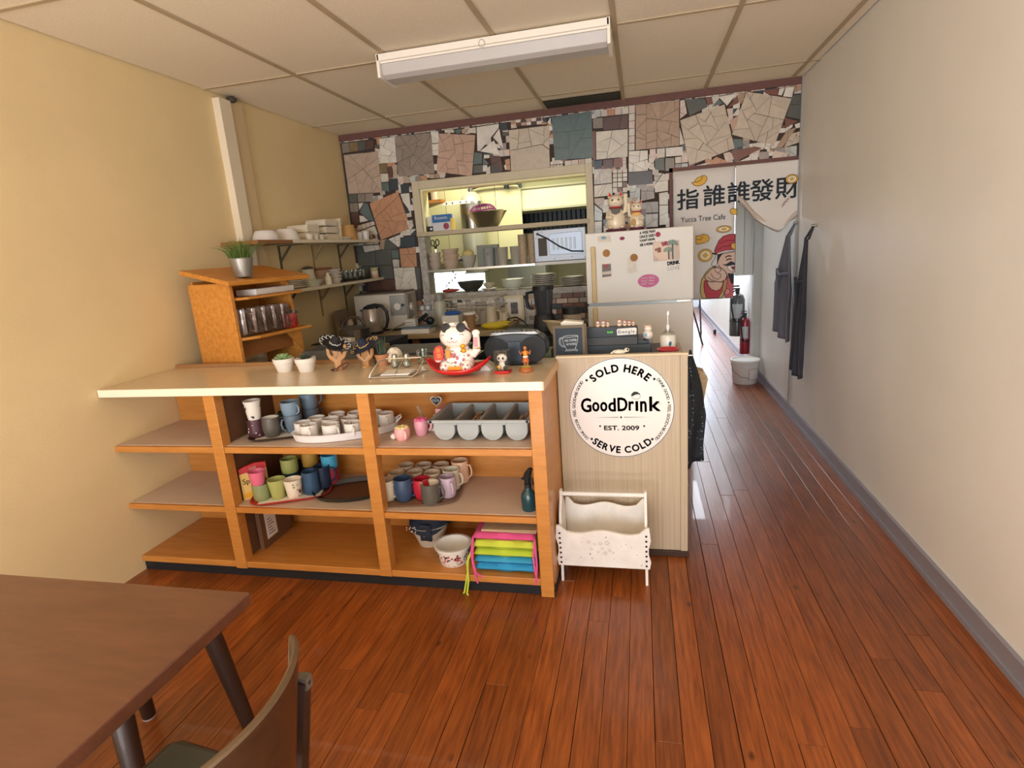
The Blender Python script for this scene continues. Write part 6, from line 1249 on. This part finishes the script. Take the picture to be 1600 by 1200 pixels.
for i in range(10):
    lx=.05+.074*(i//2)+(.02 if i%2 else 0); ly=.005+.095*(i%2)
    lb='clear glass beer mug on the pine shelf, %s from left, %s row'%(ORD[i//2],['front','back'][i%2])
    if bm_ is None:
        bm_=obj('beer_mug',MB().lathe([(0,0),(.036,0),(.040,.006),(.038,.150),(.0345,.150),(.034,.014),(0,.012)],18),thin_glass('beer_glass','#eee6e2',.35),loc=onunit(lx,ly,.2225)); tag(bm_,lb,'mug','glass beer mugs on the pine shelf')
        obj('handle',MB().tube([(.036,0,.125),(.062,0,.125),(.070,0,.10),(.070,0,.055),(.058,0,.03),(.036,0,.03)],.0055,8),_M['beer_glass'],bm_)
    else: dup(bm_,onunit(lx,ly,.2225),ang+R.uniform(-1.6,-1.0) if i%3 else ang-.2,lb)
rj=thing('red_jar','red ceramic creamer with dark lid at the right end of the lower pine shelf','jar',onunit(LW-.07,.02,.2225))
obj('body',MB().lathe([(0,0),(.045,0),(.052,.012),(.054,.075),(.050,.088),(0,.09)],26),mat('jar_red','#a82a2a',.25,coat=.5),rj); obj('handle',MB().tube([(.05,0,.075),(.078,.0,.07),(.076,0,.03),(.05,0,.02)],.006,8,X=Matrix.Rotation(2.6,4,'Z')),_M['jar_red'],rj); obj('lid',MB().ell((.01,.01,.09),(.05,.045,.014),16,8),m_brk,rj)
gp=thing('potted_grass','galvanised pot of long green grass on the sloping pine top','potted plant',onunit(.10,-.0,.550))
P=gp.location; 
obj('pot',MB().lathe([(0,0),(.044,0),(.046,.004),(.061,.098),(.064,.100),(.062,.103),(.057,.098),(.05,.08),(0,.08)],30),mat('galvanised_pot','#a9a9a2',.35,.7,var=.06,vs=3),gp)
m_gr=mat('grass_green','#5c7436',.55,var=.25,vs=8); rg=random.Random(3)
mb=MB()
for i in range(120):
    a=rg.uniform(0,2*PI); r_=.048*math.sqrt(rg.random()); L=rg.uniform(.07,.14); b=rg.uniform(.1,1.1)*(r_/.05); w=.0022
    d=Vector((math.cos(a),math.sin(a),0)); p0=d*r_+Vector((0,0,.08)); p1=p0+d*b*L*.35+Vector((0,0,L*.6)); p2=p0+d*b*L*.95+Vector((0,0,L*(1-.25*b)))
    mb.tube([p0,p1,p2],[w,w*.9,.0004],4)
obj('grass_blades',mb,m_gr,gp,kind='stuff')
o=obj('steel_ladle',MB().ell((0,0,.018),(.055,.035,.016),16,8).tube([(-.05,0,.02),(-.16,-.02,.05)],.006,6),m_steel,loc=onunit(.22,.10,.002)); tag(o,'steel scoop lying under the pine shelf unit','scoop')
# ================================================================== KITCHEN BEHIND
kw=mat('kitchen_wall_paint','#e2ddb6',.6,var=.03,vs=3)
struct('wall_kitchen_back',MB().box(-3.5,.33,7.3,7.4,0,ZC+.05),kw)
struct('wall_kitchen_left',MB().box(-3.5,-3.4,YB+.13,7.3,0,ZC+.05).box(-3.4,XL-.1,YB+.02,YB+.13,0,ZC+.05),kw)
struct('wall_kitchen_right',MB().box(.262,.33,YB+.12,7.9,0,ZC+.05),m_white)
wl2=struct('window_2',MB().box(-2.95,-1.93,7.28,7.30,.78,1.30),plain('#cfcaa8',.5)); obj('pane',MB().box(-2.90,-1.98,7.275,7.279,.82,1.26),mat('bright_daylight_pane','#f2fbff',.3,emit=2.6,emitcol='#eefaff'),wl2,smooth=False)
for i in range(6): obj('louvre_slat',MB().box(-2.90,-1.98,7.25,7.268,.86+.065*i,.864+.065*i),m_offwhite,wl2,smooth=False)
hd=thing('range_hood','long cream extractor hood over the range in the kitchen beyond','range hood',(0,0,0))
m_hood=mat('hood_cream','#d8d4b0',.4)
obj('canopy',MB().prism([(6.0,1.885),(6.0,2.10),(6.12,2.24),(7.28,2.30),(7.28,1.885)],-1.62,.20,'yz'),m_hood,hd,smooth=False,bev=.004); obj('upper_lip',MB().box(-1.62,.20,5.98,6.0,2.085,2.10),plain('#a9a582',.5),hd,smooth=False)
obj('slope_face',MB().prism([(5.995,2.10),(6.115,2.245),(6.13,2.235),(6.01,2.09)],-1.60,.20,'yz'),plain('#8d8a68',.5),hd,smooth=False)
obj('lower_lip',MB().box(-1.62,.20,5.985,6.02,1.868,1.890),plain('#b5b18c',.4),hd,smooth=False)
mb=MB()
for i in range(34): mb.box(-1.60+.052*i,-1.565+.052*i,6.45,6.47,1.67,1.868)
obj('filter_fins',mb,mat('filter_fin','#25282a',.4,.5),hd,smooth=False); obj('filter_back',MB().box(-1.60,.20,6.48,6.50,1.66,1.87),mat('filter_black','#101213',.7),hd,smooth=False)
pp=thing('ceiling_pipe','black iron pipe with elbow above the extractor hood','pipe',(0,0,0))
pts=[at(*q,Y=5.9) for q in [(738,294),(748,291),(775,288),(805,286),(811,287),(814,293)]]
obj('run',MB().tube([(p.x,5.9,p.z) for p in pts],.016,10),m_black,pp); p=at(791,287,Y=5.9); obj('coupling',MB().cyl(.026,p.z-.05,p.z+.08,14,Matrix.Translation((p.x,5.9,0))),m_black,pp)
gt=thing('gas_cylinder','pale pressure cylinder with brass valve standing in the kitchen','cylinder',(-1.66,5.82,1.30))
obj('shell',MB().lathe([(0,0),(.118,0),(.122,.02),(.122,.66),(.10,.74),(.05,.785),(0,.79)],28),mat('cylinder_cream','#aba78f',.3),gt); obj('silver_band',MB().lathe([(.1235,.42),(.1235,.66),(.118,.69)],28),m_steel,gt); obj('valve',MB().cyl(.022,.785,.83,12).box(-.03,.03,-.01,.01,.80,.815).cyl(.03,.83,.845,12),m_steel,gt)
o=thing('service_board','cream service board hung from the kitchen ceiling behind the pressure cylinder','board',(0,0,0))
for i in range(4): obj('board_panel',MB().box(-2.25+.27*i,-1.985+.27*i,5.96,5.98,1.40,ZC),plain(['#d5cf9c','#dcd6a4','#cfc998','#d9d3a2'][i],.5),o,smooth=False)
box('cylinder_bracket',-1.76,-1.56,5.70,5.96,1.285,1.30,m_steel,o)
o=obj('wooden_shelf_triangle',MB().prism([(-2.52,5.10),(-1.74,5.10),(-1.72,5.16),(-2.52,6.3)],1.955,1.98,'xy'),m_pine,smooth=False); tag(o,'triangular orange wooden shelf in the kitchen corner','shelf')
for i,(x,h,c_,lb) in enumerate([(-2.10,.17,'#2f4c6c','dark blue bottle'),(-2.02,.19,'#e6e6dc','white bottle'),(-1.96,.13,'#a8c840','lime green bottle'),(-1.90,.18,'#3a3228','dark brown bottle'),(-1.84,.16,'#d8d4c0','pale slim bottle')]):
    o=obj('bottle',MB().lathe([(0,0),(.026,0),(.028,.01),(.028,h*.6),(.012,h*.8),(.012,h),(0,h)],18),plain(c_,.3),loc=(x,5.22,1.981)); tag(o,lb+' on the triangular kitchen shelf','bottle','bottles on the triangular kitchen shelf')
o=obj('steel_bracket_bar',MB().box(-1.86,-1.58,5.5,5.51,1.955,1.99),plain('#e8e6dc',.4),smooth=False); tag(o,'white perforated steel bar before the pressure cylinder','bar'); mb=MB()
for i in range(4): mb.cyl(.007,0,.002,10,Matrix.Translation((-1.82+.06*i+.02*(i//2),5.5,1.972))@Matrix.Rotation(PI/2,4,'X'))
obj('hole_mark',mb,m_black,o)
o=obj('sheet_screen',MB().box(-1.80,-1.63,6.6,6.62,1.35,2.30),plain('#b8bca8',.35,.3),smooth=False); tag(o,'grey green sheet panel beside the hood','panel')
o=box('kitchen_box',-1.42,-1.0,6.2,6.6,0,1.42,plain('#9fa092',.6)); tag(o,'grey cabinet block seen behind the plates through the opening','cabinet')
o=obj('hanging_wire',MB().tube([(-.44,5.12,2.04),(-.437,5.12,1.9),(-.43,5.12,1.83),(-.425,5.12,1.78),(-.427,5.12,1.702)],.003,5),m_paper); tag(o,'white wire hanging at the right jamb of the pass-through','wire')
# ================================================================== NOREN CURTAIN
m_cl=mat('noren_cotton','#dedad6',.85,var=.02,vs=3,bump=.1,bs=300)
NY=4.925
nr=thing('doorway_curtain','cream split doorway curtain with black calligraphy and gold ingots','curtain',(0,0,0))
NXM=.728
obj('left_panel',MB().grid(lambda a,b:(.266+(NXM-.266)*a,NY+.0018*math.sin(a*9+b*2),2.0-1.015*b),12,14),m_cl,nr,solid=.002)
# drawn-up right half: hem lifts from the split to the right wall
hem=[(1151,312),(1158,318),(1168,328),(1180,341),(1192,351),(1205,357),(1216,361),(1224,358),(1232,348),(1240,340),(1250,332)]
hp_=[at(x,y,Y=NY-.02) for x,y in hem]
def hemz(x):
    for i in range(len(hp_)-1):
        if hp_[i].x<=x<=hp_[i+1].x: t=(x-hp_[i].x)/(hp_[i+1].x-hp_[i].x); return hp_[i].z*(1-t)+hp_[i+1].z*t
    return hp_[0].z if x<hp_[0].x else hp_[-1].z
def rp(a,b):
    x=NXM+.003+(XR-.016-NXM)*a; zb=hemz(x); z=2.0+(zb-2.0)*b
    fold=.016*math.sin((b*3.2+a*2.2)*2.4)*b*b+.012*math.sin(a*11+b*5)*b**2
    return (x,NY-.002-.030*b**2.2+fold*.9-.0,z)
obj('gathered_right_panel',MB().grid(rp,40,26),m_cl,nr,solid=.002)
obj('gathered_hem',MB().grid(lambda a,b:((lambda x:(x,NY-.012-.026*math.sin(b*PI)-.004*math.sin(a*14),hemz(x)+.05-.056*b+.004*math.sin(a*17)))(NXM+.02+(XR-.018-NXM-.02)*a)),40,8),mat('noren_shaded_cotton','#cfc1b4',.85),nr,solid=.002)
YP=NY-.0045
def n2(px,py): p=at(px,py,Y=YP); return (p.x,p.z)
n6=lambda l:[n2(1040+x/7.619,250+y/7.619) for x,y in l]
n7=lambda l:[n2(1080+x/10.4375,360+y/10.4375) for x,y in l]
BOLD=[(0,0),(.0028,0),(-.0028,0),(0,.0028),(0,-.0028),(.002,.002),(-.002,-.002)]
def kanji(ch_,px,py,size,par_name,y=YP,rot=.0):
    p=n2(px,py); mb=MB()
    for i,(dx,dz) in enumerate(BOLD): text(mb,ch_,size,TXZ(p[0]+dx,y-.0001*i,p[1]+dz,rot),sx=1.06)
    obj(par_name,mb,mat('calligraphy_ink','#262f38',.8),nr,smooth=False)
kanji('指',1075,314,.165,'calligraphy'); kanji('誰',1116,308,.165,'calligraphy')
def curved(ch_,px,py,size,rotz=0): # glyph laid onto the gathered panel
    p=n2(px,py); v,f=textpoly(ch_,size,'CENTER',0,1.06); mb=MB(); vs=[]
    fs=[tuple(j+len(v)*i for j in g) for i in range(7) for g in f]
    for i,q in [(i,q) for i in range(7) for q in v]:
        x=p[0]+q.x+BOLD[i][0]; z=p[1]+q.y+BOLD[i][1]; x=max(.27,min(x,XR-.02))
        if x<NXM: yy=YP
        else:
            a=(x-NXM-.003)/(XR-.016-NXM); zb=hemz(x); b=max(0,min(1,(2.0-z)/(2.0-zb))); yy=rp(a,b)[1]-.0035
        vs.append((x,yy,z))
    mb.add([(q[0],q[1]-.0001*(k//len(v)),q[2]) for k,q in enumerate(vs)],fs); obj('calligraphy',mb,mat('calligraphy_ink','#262f38',.8),nr,smooth=False)
curved('誰',1154,303,.165); curved('發',1190,300,.17); curved('財',1230,296,.17)
p=n2(1225,316); v,f=textpoly('月月',.035,'CENTER',0,1)
mb=MB(); 
for (dx,dz) in ((0,0),(.02,.018),(-.014,-.02)): stroke(mb,[(p[0]+dx-.008,p[1]+dz-.018),(p[0]+dx+.004,p[1]+dz+.018)],.003,NY-.05); stroke(mb,[(p[0]+dx-.012,p[1]+dz),(p[0]+dx+.01,p[1]+dz+.003)],.003,NY-.05)
obj('seal_marks',mb,plain('#8c3c44',.7),nr,smooth=False)
mb=MB(); p=n2(1098.5,341.5); text(mb,'Yucca Tree Cafe',.058,TXZ(p[0],YP,p[1],-.0),off=.002,sx=.86); obj('lettering',mb,m_ink,nr,smooth=False)
m_ig=plain('#e0b04a',.7); m_ol=plain('#3a2a22',.8)
def print_(pts,m,y,name='print',line=None,w=.0035):
    mb=MB(); decal(mb,pts,y); obj(name,mb,m,nr,smooth=False)
    if line: mb=MB(); stroke(mb,pts,w,y-.0006,True); obj('outline',mb,line,nr,smooth=False)
def line_(pts,w=.0035,y=YP-.0012,m=None): mb=MB(); stroke(mb,pts,w,y); obj('outline',mb,m or m_ol,nr,smooth=False)
ing=[(310,270),(345,262),(355,235),(380,210),(420,195),(435,185),(465,182),(490,200),(493,235),(470,275),(430,300),(380,312),(340,300)]
print_(n6(ing),m_ig,YP,'gold_ingot',m_ol); line_(n6([(345,262),(380,262),(420,240),(440,205),(435,187)]))
print_(n6([(765,612),(775,582),(800,575),(848,585),(848,652),(815,650),(780,640)]),m_ig,YP,'gold_ingot',m_ol)
def coin(c,rx,rz,y,hole='sq'):
    print_(ring(c,rx,rz,26),m_ig,y,'gold_coin',m_ol); print_(ring(c,rx*.72,rz*.72,24),plain('#efe2c4',.7),y-.0008,'coin_face',m_ol,.0022)
    s=.38; print_([(c[0]-rx*s,c[1]),(c[0],c[1]-rz*s),(c[0]+rx*s,c[1]),(c[0],c[1]+rz*s)],m_ig,y-.0016,'coin_hole',m_ol,.002)
cx=n2(1236.5,280); coin(cx,.044,.033,NY-.020)
coin(n6([(690,815)])[0],.060,.030,YP) if False else coin(n2(1131,358),.056,.026,YP)
coin(n7([(230,408)])[0],.056,.050,YP)
print_(n7([(75,90),(140,85),(200,60),(270,75),(298,120),(285,170),(220,205),(130,225),(75,222)]),m_ig,YP,'gold_ingot',m_ol); line_(n7([(75,150),(150,150),(190,100)]))
# printed laughing man in a red cap, left half up to the split
skin=plain('#d9b9a6',.7); red=plain('#b5424e',.7); gold=plain('#cdb070',.7)
E_=718
print_(n7([(395,375),(380,330),(410,260),(450,170),(520,100),(620,65),(E_,62),(E_,325),(560,350),(420,395)]),red,YP,'red_cap',m_ol,.005)
line_(n7([(455,215),(560,170),(E_,160)])); line_(n7([(420,320),(500,280),(540,255),(600,262),(650,235)])); print_(n7([(E_,200),(660,215),(645,260),(670,300),(E_,312)]),m_ig,YP-.0013,'cap_jewel',m_ol)
print_(n7([(425,365),(560,325),(E_,312),(E_,335),(560,358),(420,398)]),plain('#d8d2cc',.7),YP-.0013,'cap_band',m_ol)
print_(n7([(430,400),(E_,345),(710,680),(640,705),(580,700),(500,640),(440,560),(425,480)]),skin,YP-.0005,'face',m_ol)
print_(n7([(430,400),(520,370),(470,440),(435,520),(415,560),(425,470)]),plain('#22262e',.7),YP-.0012,'hair')
line_(n7([(560,440),(600,415),(650,420)]),.009); line_(n7([(575,485),(615,465),(655,470)]),.009)
print_(n7([(505,550),(560,555),(600,530),(650,500),(710,530),(712,560),(670,560),(600,580),(550,575)]),plain('#262a38',.7),YP-.0014,'moustache'); print_(n7([(590,580),(710,560),(710,650),(660,665),(610,640)]),plain('#e8e4e0',.7),YP-.0012,'teeth',m_ol,.003); print_(n7([(640,590),(710,580),(708,640),(670,640)]),plain('#8c3c44',.7),YP-.0016,'tongue')
print_(n7([(590,700),(640,710),(700,700),(692,880),(650,860)]),plain('#22262e',.7),YP-.0011,'beard')
line_(n7([(395,400),(385,460),(340,520),(330,570),(370,590),(410,560)]),.004); line_(n7([(350,375),(400,385)]),.012)
print_(n7([(590,730),(640,800),(690,890),(680,1085),(560,1100),(520,1000)]),plain('#c4606a',.7),YP-.0006,'robe_side',m_ol); print_(ring(n7([(585,1000)])[0],.022,.024,16),plain('#d88a8c',.7),YP-.0012,'robe_swirl',m_ol,.003)
print_(n7([(380,590),(300,620),(230,700),(170,800),(150,900),(145,1010),(180,1110),(500,1100),(560,980),(590,800),(580,740),(520,640)]),gold,YP-.0008,'sleeve_trim',m_ol,.005)
print_(n7([(215,820),(205,900),(215,1000),(250,1108),(440,1105),(500,1000),(530,860),(540,800)]),red,YP-.0013,'sleeve',m_ol,.004)
print_(n7([(260,830),(280,900),(330,960),(400,985),(470,960),(505,900),(520,840)]),skin,YP-.0019,'cuff',m_ol,.004)
print_(n7([(380,600),(320,640),(240,720),(220,770),(260,820),(340,842),(410,830),(480,845),(560,800),(582,740),(560,670),(500,620)]),skin,YP-.0025,'hands',m_ol,.005)
print_(ring(n7([(435,635)])[0],.024,.026,18),skin,YP-.0031,'thumb',m_ol,.004); line_(n7([(320,700),(360,770),(430,800),(480,770),(480,715),(430,700)]),.004,YP-.0034); line_(n7([(270,760),(320,805),(390,820)]),.004,YP-.0034)
# ================================================================== HALLWAY
hc=thing('wall_cupboard','tall narrow white cupboard hung on the hallway wall above the extinguishers','cupboard',(0,0,0))
obj('cupboard_body',MB().box(.955,XR-.002,6.35,6.9,1.065,2.3),plain('#f2f2ee',.4),hc,smooth=False,bev=.003); obj('door_edge',MB().box(.945,1.03,6.328,6.35,1.07,2.3),plain('#e2e3dc',.4),hc,smooth=False,bev=.003); obj('door_edge',MB().box(1.036,1.10,6.332,6.35,1.07,2.3),plain('#dadad2',.4),hc,smooth=False,bev=.003)
struct('trim_6',MB().box(XR-.075,XR-.001,6.22,6.30,.0,2.3),mat('casing_grey_white','#b9b9b2',.45))
struct('wall_hall_left',MB().box(.33,.40,10.2,12.5,0,ZC).box(.262,.33,7.9,10.2,0,.001),m_white)
struct('wall_hall_end',MB().box(-2.2,1.6,12.9,13.0,0,ZC),mat('hall_end_white','#dfe2e8',.6))
def exting(x,y,z,r_,h,col,label):
    t=thing('fire_extinguisher',label,'fire extinguisher',(x,y,z)); m=mat('ext_'+col[1:],col,.25,.3 if col!='#8c1c30' else 0,coat=.4)
    obj('cylinder',MB().lathe([(0,0),(r_,0),(r_*1.02,.01),(r_,h*.82),(r_*.75,h*.93),(r_*.3,h*.97),(0,h*.98)],24),m,t); obj('valve',MB().cyl(r_*.28,h*.95,h*1.08,12).box(-r_*.9,r_*.3,-.012,.012,h*1.06,h*1.09).box(-r_*.8,r_*.2,-.01,.01,h*1.12,h*1.15),m_black,t)
    obj('hose',MB().tube([(-r_*.2,-.01,h*1.05),(-r_*.95,-r_*.5,h*.98),(-r_*.9,-r_*.9,h*.7),(-r_*.6,-r_*1.05,h*.35)],.009,6),m_black,t); obj('label',MB().lathe([(r_*1.015,h*.42),(r_*1.015,h*.74)],10,a0=-2.6,a1=-1.0),plain('#b9c0c4',.4),t); obj('strap',MB().lathe([(r_*1.03,h*.33),(r_*1.03,h*.36)],24),m_black,t)
exting(1.075,6.95,.34,.082,.50,'#565a5c','large steel fire extinguisher on the hallway wall'); exting(1.125,6.72,.17,.052,.42,'#8c1c30','small red fire extinguisher mounted below the steel one')
o=box('notice_frame',XR-.02,XR-.002,6.5,6.62,.72,1.0,plain('#c9c5bc',.5)); tag(o,'narrow framed notice on the hallway wall beside the extinguishers','notice')
bk=thing('plastic_bucket','white plastic bucket with lid and red printed label on the hallway floor','bucket',(1.02,6.05,0))
obj('bucket_body',MB().lathe([(0,0),(.112,0),(.116,.008),(.132,.215),(.138,.218),(.138,.232),(.132,.235),(0,.235)],32),plain('#d3d0cc',.4),bk); obj('lid',MB().lathe([(0,.236),(.118,.236),(.124,.246),(.142,.246),(.145,.232),(.138,.226)],32),m_whiteplastic,bk)
obj('label',MB().lathe([(.1225,.045),(.1305,.165)],14,a0=-1.45,a1=-.45),plain('#c8a8a4',.5),bk); obj('label_face',MB().lathe([(.1245,.055),(.1308,.155)],14,a0=-1.38,a1=-.48),plain('#d9d3ce',.5),bk)
obj('wire_handle',MB().tube([(-.136,-.01,.205),(-.125,-.07,.14),(-.06,-.135,.085),(.02,-.15,.075)],.003,6),plain('#7a6a66',.4),bk)
o=obj('door_stop',MB().box(-.02,.02,-.03,.03,0,.07),m_black,loc=(1.10,9.2,0),smooth=False,bev=.01); tag(o,'small black door stop at the hallway baseboard','door stop')
for i,(q0,q1) in enumerate([((1086,445),(1098,548))]): pass
st_=thing('folding_easel','thin dark folding legs standing in the hallway beyond the refrigerator','stand',(.70,8.3,0))
obj('leg',MB().tube([(-.12,0,.95),(.13,-.05,0)],.012,6),m_black,st_); obj('leg',MB().tube([(-.10,.1,.95),(-.02,.15,0)],.012,6),m_black,st_); obj('leg',MB().tube([(.16,.9,1.0),(.20,.9,.0)],.012,6),m_black,st_); obj('cross_rail',MB().tube([(-.12,0,.9),(-.10,.1,.9),(.16,.9,.9)],.01,6),m_black,st_)
bc=thing('blue_chair','blue oval-backed metal chair glimpsed at the bright end of the hallway','chair',(.72,11.6,0))
obj('backrest',MB().lathe([(0,.01),(.24,.01),(.24,-.01),(0,-.01)],26,Matrix.Translation((0,0,.72))@Matrix.Rotation(PI/2,4,'X')@Matrix.Diagonal((.5,1,1,1))),plain('#4f86c4',.5),bc)
obj('seat',MB().box(-.2,.2,.02,.4,.43,.46),plain('#4f86c4',.5),bc,smooth=False)
for x in (-.18,.18):
    for y in (.04,.38): obj('leg',MB().cyl(.012,0,.72 if y<.1 else .43,10,Matrix.Translation((x,y,0))),m_black,bc)
# aprons on the right wall
def apron(y0,y1,ztop,zbot,col,label,x=XR-.03,kd=0):
    t=thing('apron',label,'apron',(0,0,0)); m=mat('apron_'+col[1:],col,.85,var=.06,vs=8,bump=.15,bs=200)
    yc=(y0+y1)/2; hw=(y1-y0)/2
    def body(a,b):
        w=hw*(.30+1.0*min(1,(b*1.9)**1.1)) if b<.5 else hw*(1.28-.30*math.sin((b-.5)*3.0))
        return (x-.035-.022*math.sin(a*13+b*3)*(.4+b)-.03*b,yc+(a-.5)*2*w,ztop+(zbot-ztop)*b+.05*(a if kd==0 else 1-a)*b)
    obj('cloth_body',MB().grid(body,26,24),m,t,solid=.006)
    obj('neck_strap',MB().tube([(x-.03,yc-.04,ztop),(x+.01,yc,ztop+.09),(x-.03,yc+.05,ztop)],.008,6),m,t)
    obj('waist_tie',MB().tube([(x-.07,yc-hw*.8,ztop-.28),(x-.09,yc,ztop-.30),(x-.08,yc+hw*.7,ztop-.26),(x-.05,yc+hw*1.1,ztop-.62)],.011,6),m,t)
    obj('wall_hook',MB().cyl(.010,0,.04,10,Matrix.Translation((XR,yc,ztop+.09))@Matrix.Rotation(-PI/2,4,'Y')),m_steel,t); return t
apron(4.72,5.12,1.45,.64,'#6c6e7a','slate grey apron hanging on the hallway wall inside the doorway')
apron(4.33,4.50,1.42,.44,'#3b3c46','charcoal apron hanging nearest the dining room on the right wall')
# polka dot apron and brown bag on the fridge side of the cabinet
pa=thing('dotted_apron','black apron with pale polka dots hanging behind the laminate cabinet','apron',(0,0,0))
m_pa=mat('dotted_black','#1f262e',.7)
def pab(a,b): return (.215+.012*math.sin(b*5)+.105*a*(.25+.75*min(1,b*1.7))+.006*math.sin(a*9),2.95+.10*a+.02*math.sin(a*7+b*4),.90-.60*b+.02*a)
obj('cloth_body',MB().grid(pab,14,22),m_pa,pa,solid=.012)
mb=MB(); rg=random.Random(15)
for i in range(90):
    a,b=rg.random(),rg.random(); p=pab(a,b); mb.ell((p[0],p[1]-.008,p[2]),(.0032,.0014,.0032),6,4)
obj('dots',mb,plain('#8c949c',.7),pa)
o=obj('apron_hook_bar',MB().cyl(.006,0,.06,10,Matrix.Translation((.196,2.97,.91))@Matrix.Rotation(PI/2,4,'Y')),m_steel); tag(o,'steel hook holding the dotted apron on the cabinet side','hook')
o=obj('paper_bag',MB().prism([(-.0,0),(.055,0),(.075,.12),(.055,.16),(.02,.17),(-.01,.12)],-.05,.05,'xz'),mat('kraft_bag','#b59c7c',.8,bump=.4,bs=50),loc=(.27,3.2,.62),smooth=False); tag(o,'brown paper bag hanging behind the dotted apron','bag'); obj('twine_loop',MB().tube([(.05+.02*math.cos(t),-.06,.13+.02*math.sin(t)) for t in [2*PI*i/14 for i in range(14)]],.002,5,True),plain('#d8c49c',.6),o)
# ================================================================== CEILING LIGHT (switched off)
cl=thing('ceiling_light','long white wraparound fluorescent ceiling fixture, switched off','ceiling light',(-.745,3.22,ZC-.012))
pL=1.235; hw=.095
fxm=mat('fixture_white','#ece6dc',.4)
obj('housing',MB().box(-pL/2,pL/2,-.045,.145,-.045,0),fxm,cl,smooth=False,bev=.003)
obj('front_channel',MB().box(-pL/2,pL/2,-.062,-.045,-.036,-.002),fxm,cl,smooth=False,bev=.002)
for s in (-1,1): obj('end_cap',MB().box(s*pL/2-.012,s*pL/2+.004,-.062,.16,-.118,0) if s>0 else MB().box(s*pL/2-.004,s*pL/2+.012,-.062,.16,-.118,0),fxm,cl,smooth=False,bev=.002)
obj('diffuser',MB().prism([(-.040,-.045),(-.032,-.10),(.0,-.116),(.105,-.116),(.135,-.10),(.145,-.045)],-pL/2+.012,pL/2-.012,'yz'),mat('diffuser_acrylic','#bbb8b6',.35,var=.02,vs=3),cl,smooth=False,bev=.004)
obj('clip_ring',MB().tube([(-.03+.016*math.cos(t),-.064,-.03+.018*math.sin(t)) for t in [2*PI*i/14 for i in range(14)]],.002,5,True),m_glass,cl)
# ================================================================== FOREGROUND CHAIR, TABLE
m_ply=mat('dark_walnut_ply','#2a1a10',.35,vs=3,col2='#3e2716',stretch=(3,3,14),coat=.3); m_dk=mat('espresso_wood','#2c1b13',.4,coat=.2); m_edge=mat('ply_edge','#5e4a34',.45)
def chair(label,loc,rz):
    t=thing('cafe_chair',label,'chair',loc,rz) # faces -x
    n=26; 
    def arc(s): # s -1..1 across back, returns x,y
        y=.22*s; return (.215-.085*s*s-.02*s**4,y)
    def back(off,a,b):
        x,y=arc(2*a-1); z=.50+.29*b-.03*(2*a-1)**4*b; return (x+off+.055*b,y,z)
    mb=MB().grid(lambda a,b:back(.007,a,b),n,8); k=len(mb.v); mb.grid(lambda a,b:back(-.007,a,b),n,8)
    for i in range(len(mb.f)//2,len(mb.f)): mb.f[i]=mb.f[i][::-1]
    obj('backrest',mb,m_ply,t)
    pth=[back(0,i/n,1) for i in range(n+1)]
    obj('backrest_edge',MB().tube([back(0,0,b/6) for b in range(6)]+pth+[back(0,1,1-b/6) for b in range(1,7)],.0070,8),m_edge,t,label='worn pale edge of the plywood back')
    obj('seat',MB().prism([(.19+.0,-.18),(.21,0),(.19,.18),(-.18,.21),(-.21,.19),(-.215,-.19),(-.18,-.21)],.43,.452,'xy'),m_ply,t,smooth=False,bev=.006)
    obj('seat_pad',MB().prism([(.17,-.17),(.185,0),(.17,.17),(-.17,.185),(-.19,-.0),(-.17,-.185)],.452,.478,'xy'),mat('grey_green_vinyl','#4c4c40',.5),t,smooth=False,bev=.01)
    for s in (-1,1):
        obj('rear_leg',MB().tube([(.03,s*.27,0),(.10,s*.245,.40),(.172,s*.222,.66)],[.014,.021,.017],8),m_dk,t); obj('front_leg',MB().tube([(-.20,s*.20,0.004),(-.165,s*.165,.43)],[.014,.021],10),m_dk,t)
        obj('leg_glide',MB().cyl(.013,0,.006,12,Matrix.Translation((-.20,s*.20,0))),plain('#b8b4ae',.3,.5),t)
        obj('back_bracket',MB().box(.160,.186,s*.222-.010,s*.222+.010,.64,.668),plain('#77726a',.35,.5),t,smooth=False)
    return t
c1=chair('dark plywood cafe chair with curved back in the bottom left corner',(-.885,.670,0),-.05)
st2=thing('wooden_stool','dark wooden stool beside the brown table with one splayed leg in view','stool',(-1.50,1.134,0))
obj('seat',MB().prism([(.2*math.copysign(abs(math.cos(t))**.5,math.cos(t)),.2*math.copysign(abs(math.sin(t))**.5,math.sin(t))) for t in [2*PI*i/32 for i in range(32)]],.425,.452,'xy'),m_ply,st2,smooth=False,bev=.004)
for sx in (-1,1):
    for sy in (-1,1):
        lg=obj('leg',MB().tube([(sx*.205,sy*.20,.008),(sx*.165,sy*.16,.43)],[.022,.030],12),m_dk,st2); obj('leg_glide',MB().cyl(.021,0,.009,14,Matrix.Translation((sx*.205,sy*.20,0))),plain('#c8c4be',.3,.4),lg)
for sy in (-1,1): obj('rail',MB().box(-.16,.16,sy*.165-.01,sy*.165+.01,.36,.40),m_dk,st2,smooth=False)
tb_=thing('dining_table','brown dining table corner above the dark chairs at the left edge','table',(-1.42,.63,0))
obj('table_top',MB().box(-.5,.50,-.4,.40,.72,.752),mat('table_brown','#5f3a2a',.3,vs=3,col2='#6f4632',stretch=(2,10,10),coat=.3),tb_,smooth=False,bev=.004)
obj('pedestal',MB().cyl(.04,.03,.72,18),m_black,tb_); obj('cross_foot',MB().box(-.30,.30,-.03,.03,0.001,.03).box(-.03,.03,-.30,.30,0.001,.03),m_black,tb_,smooth=False)
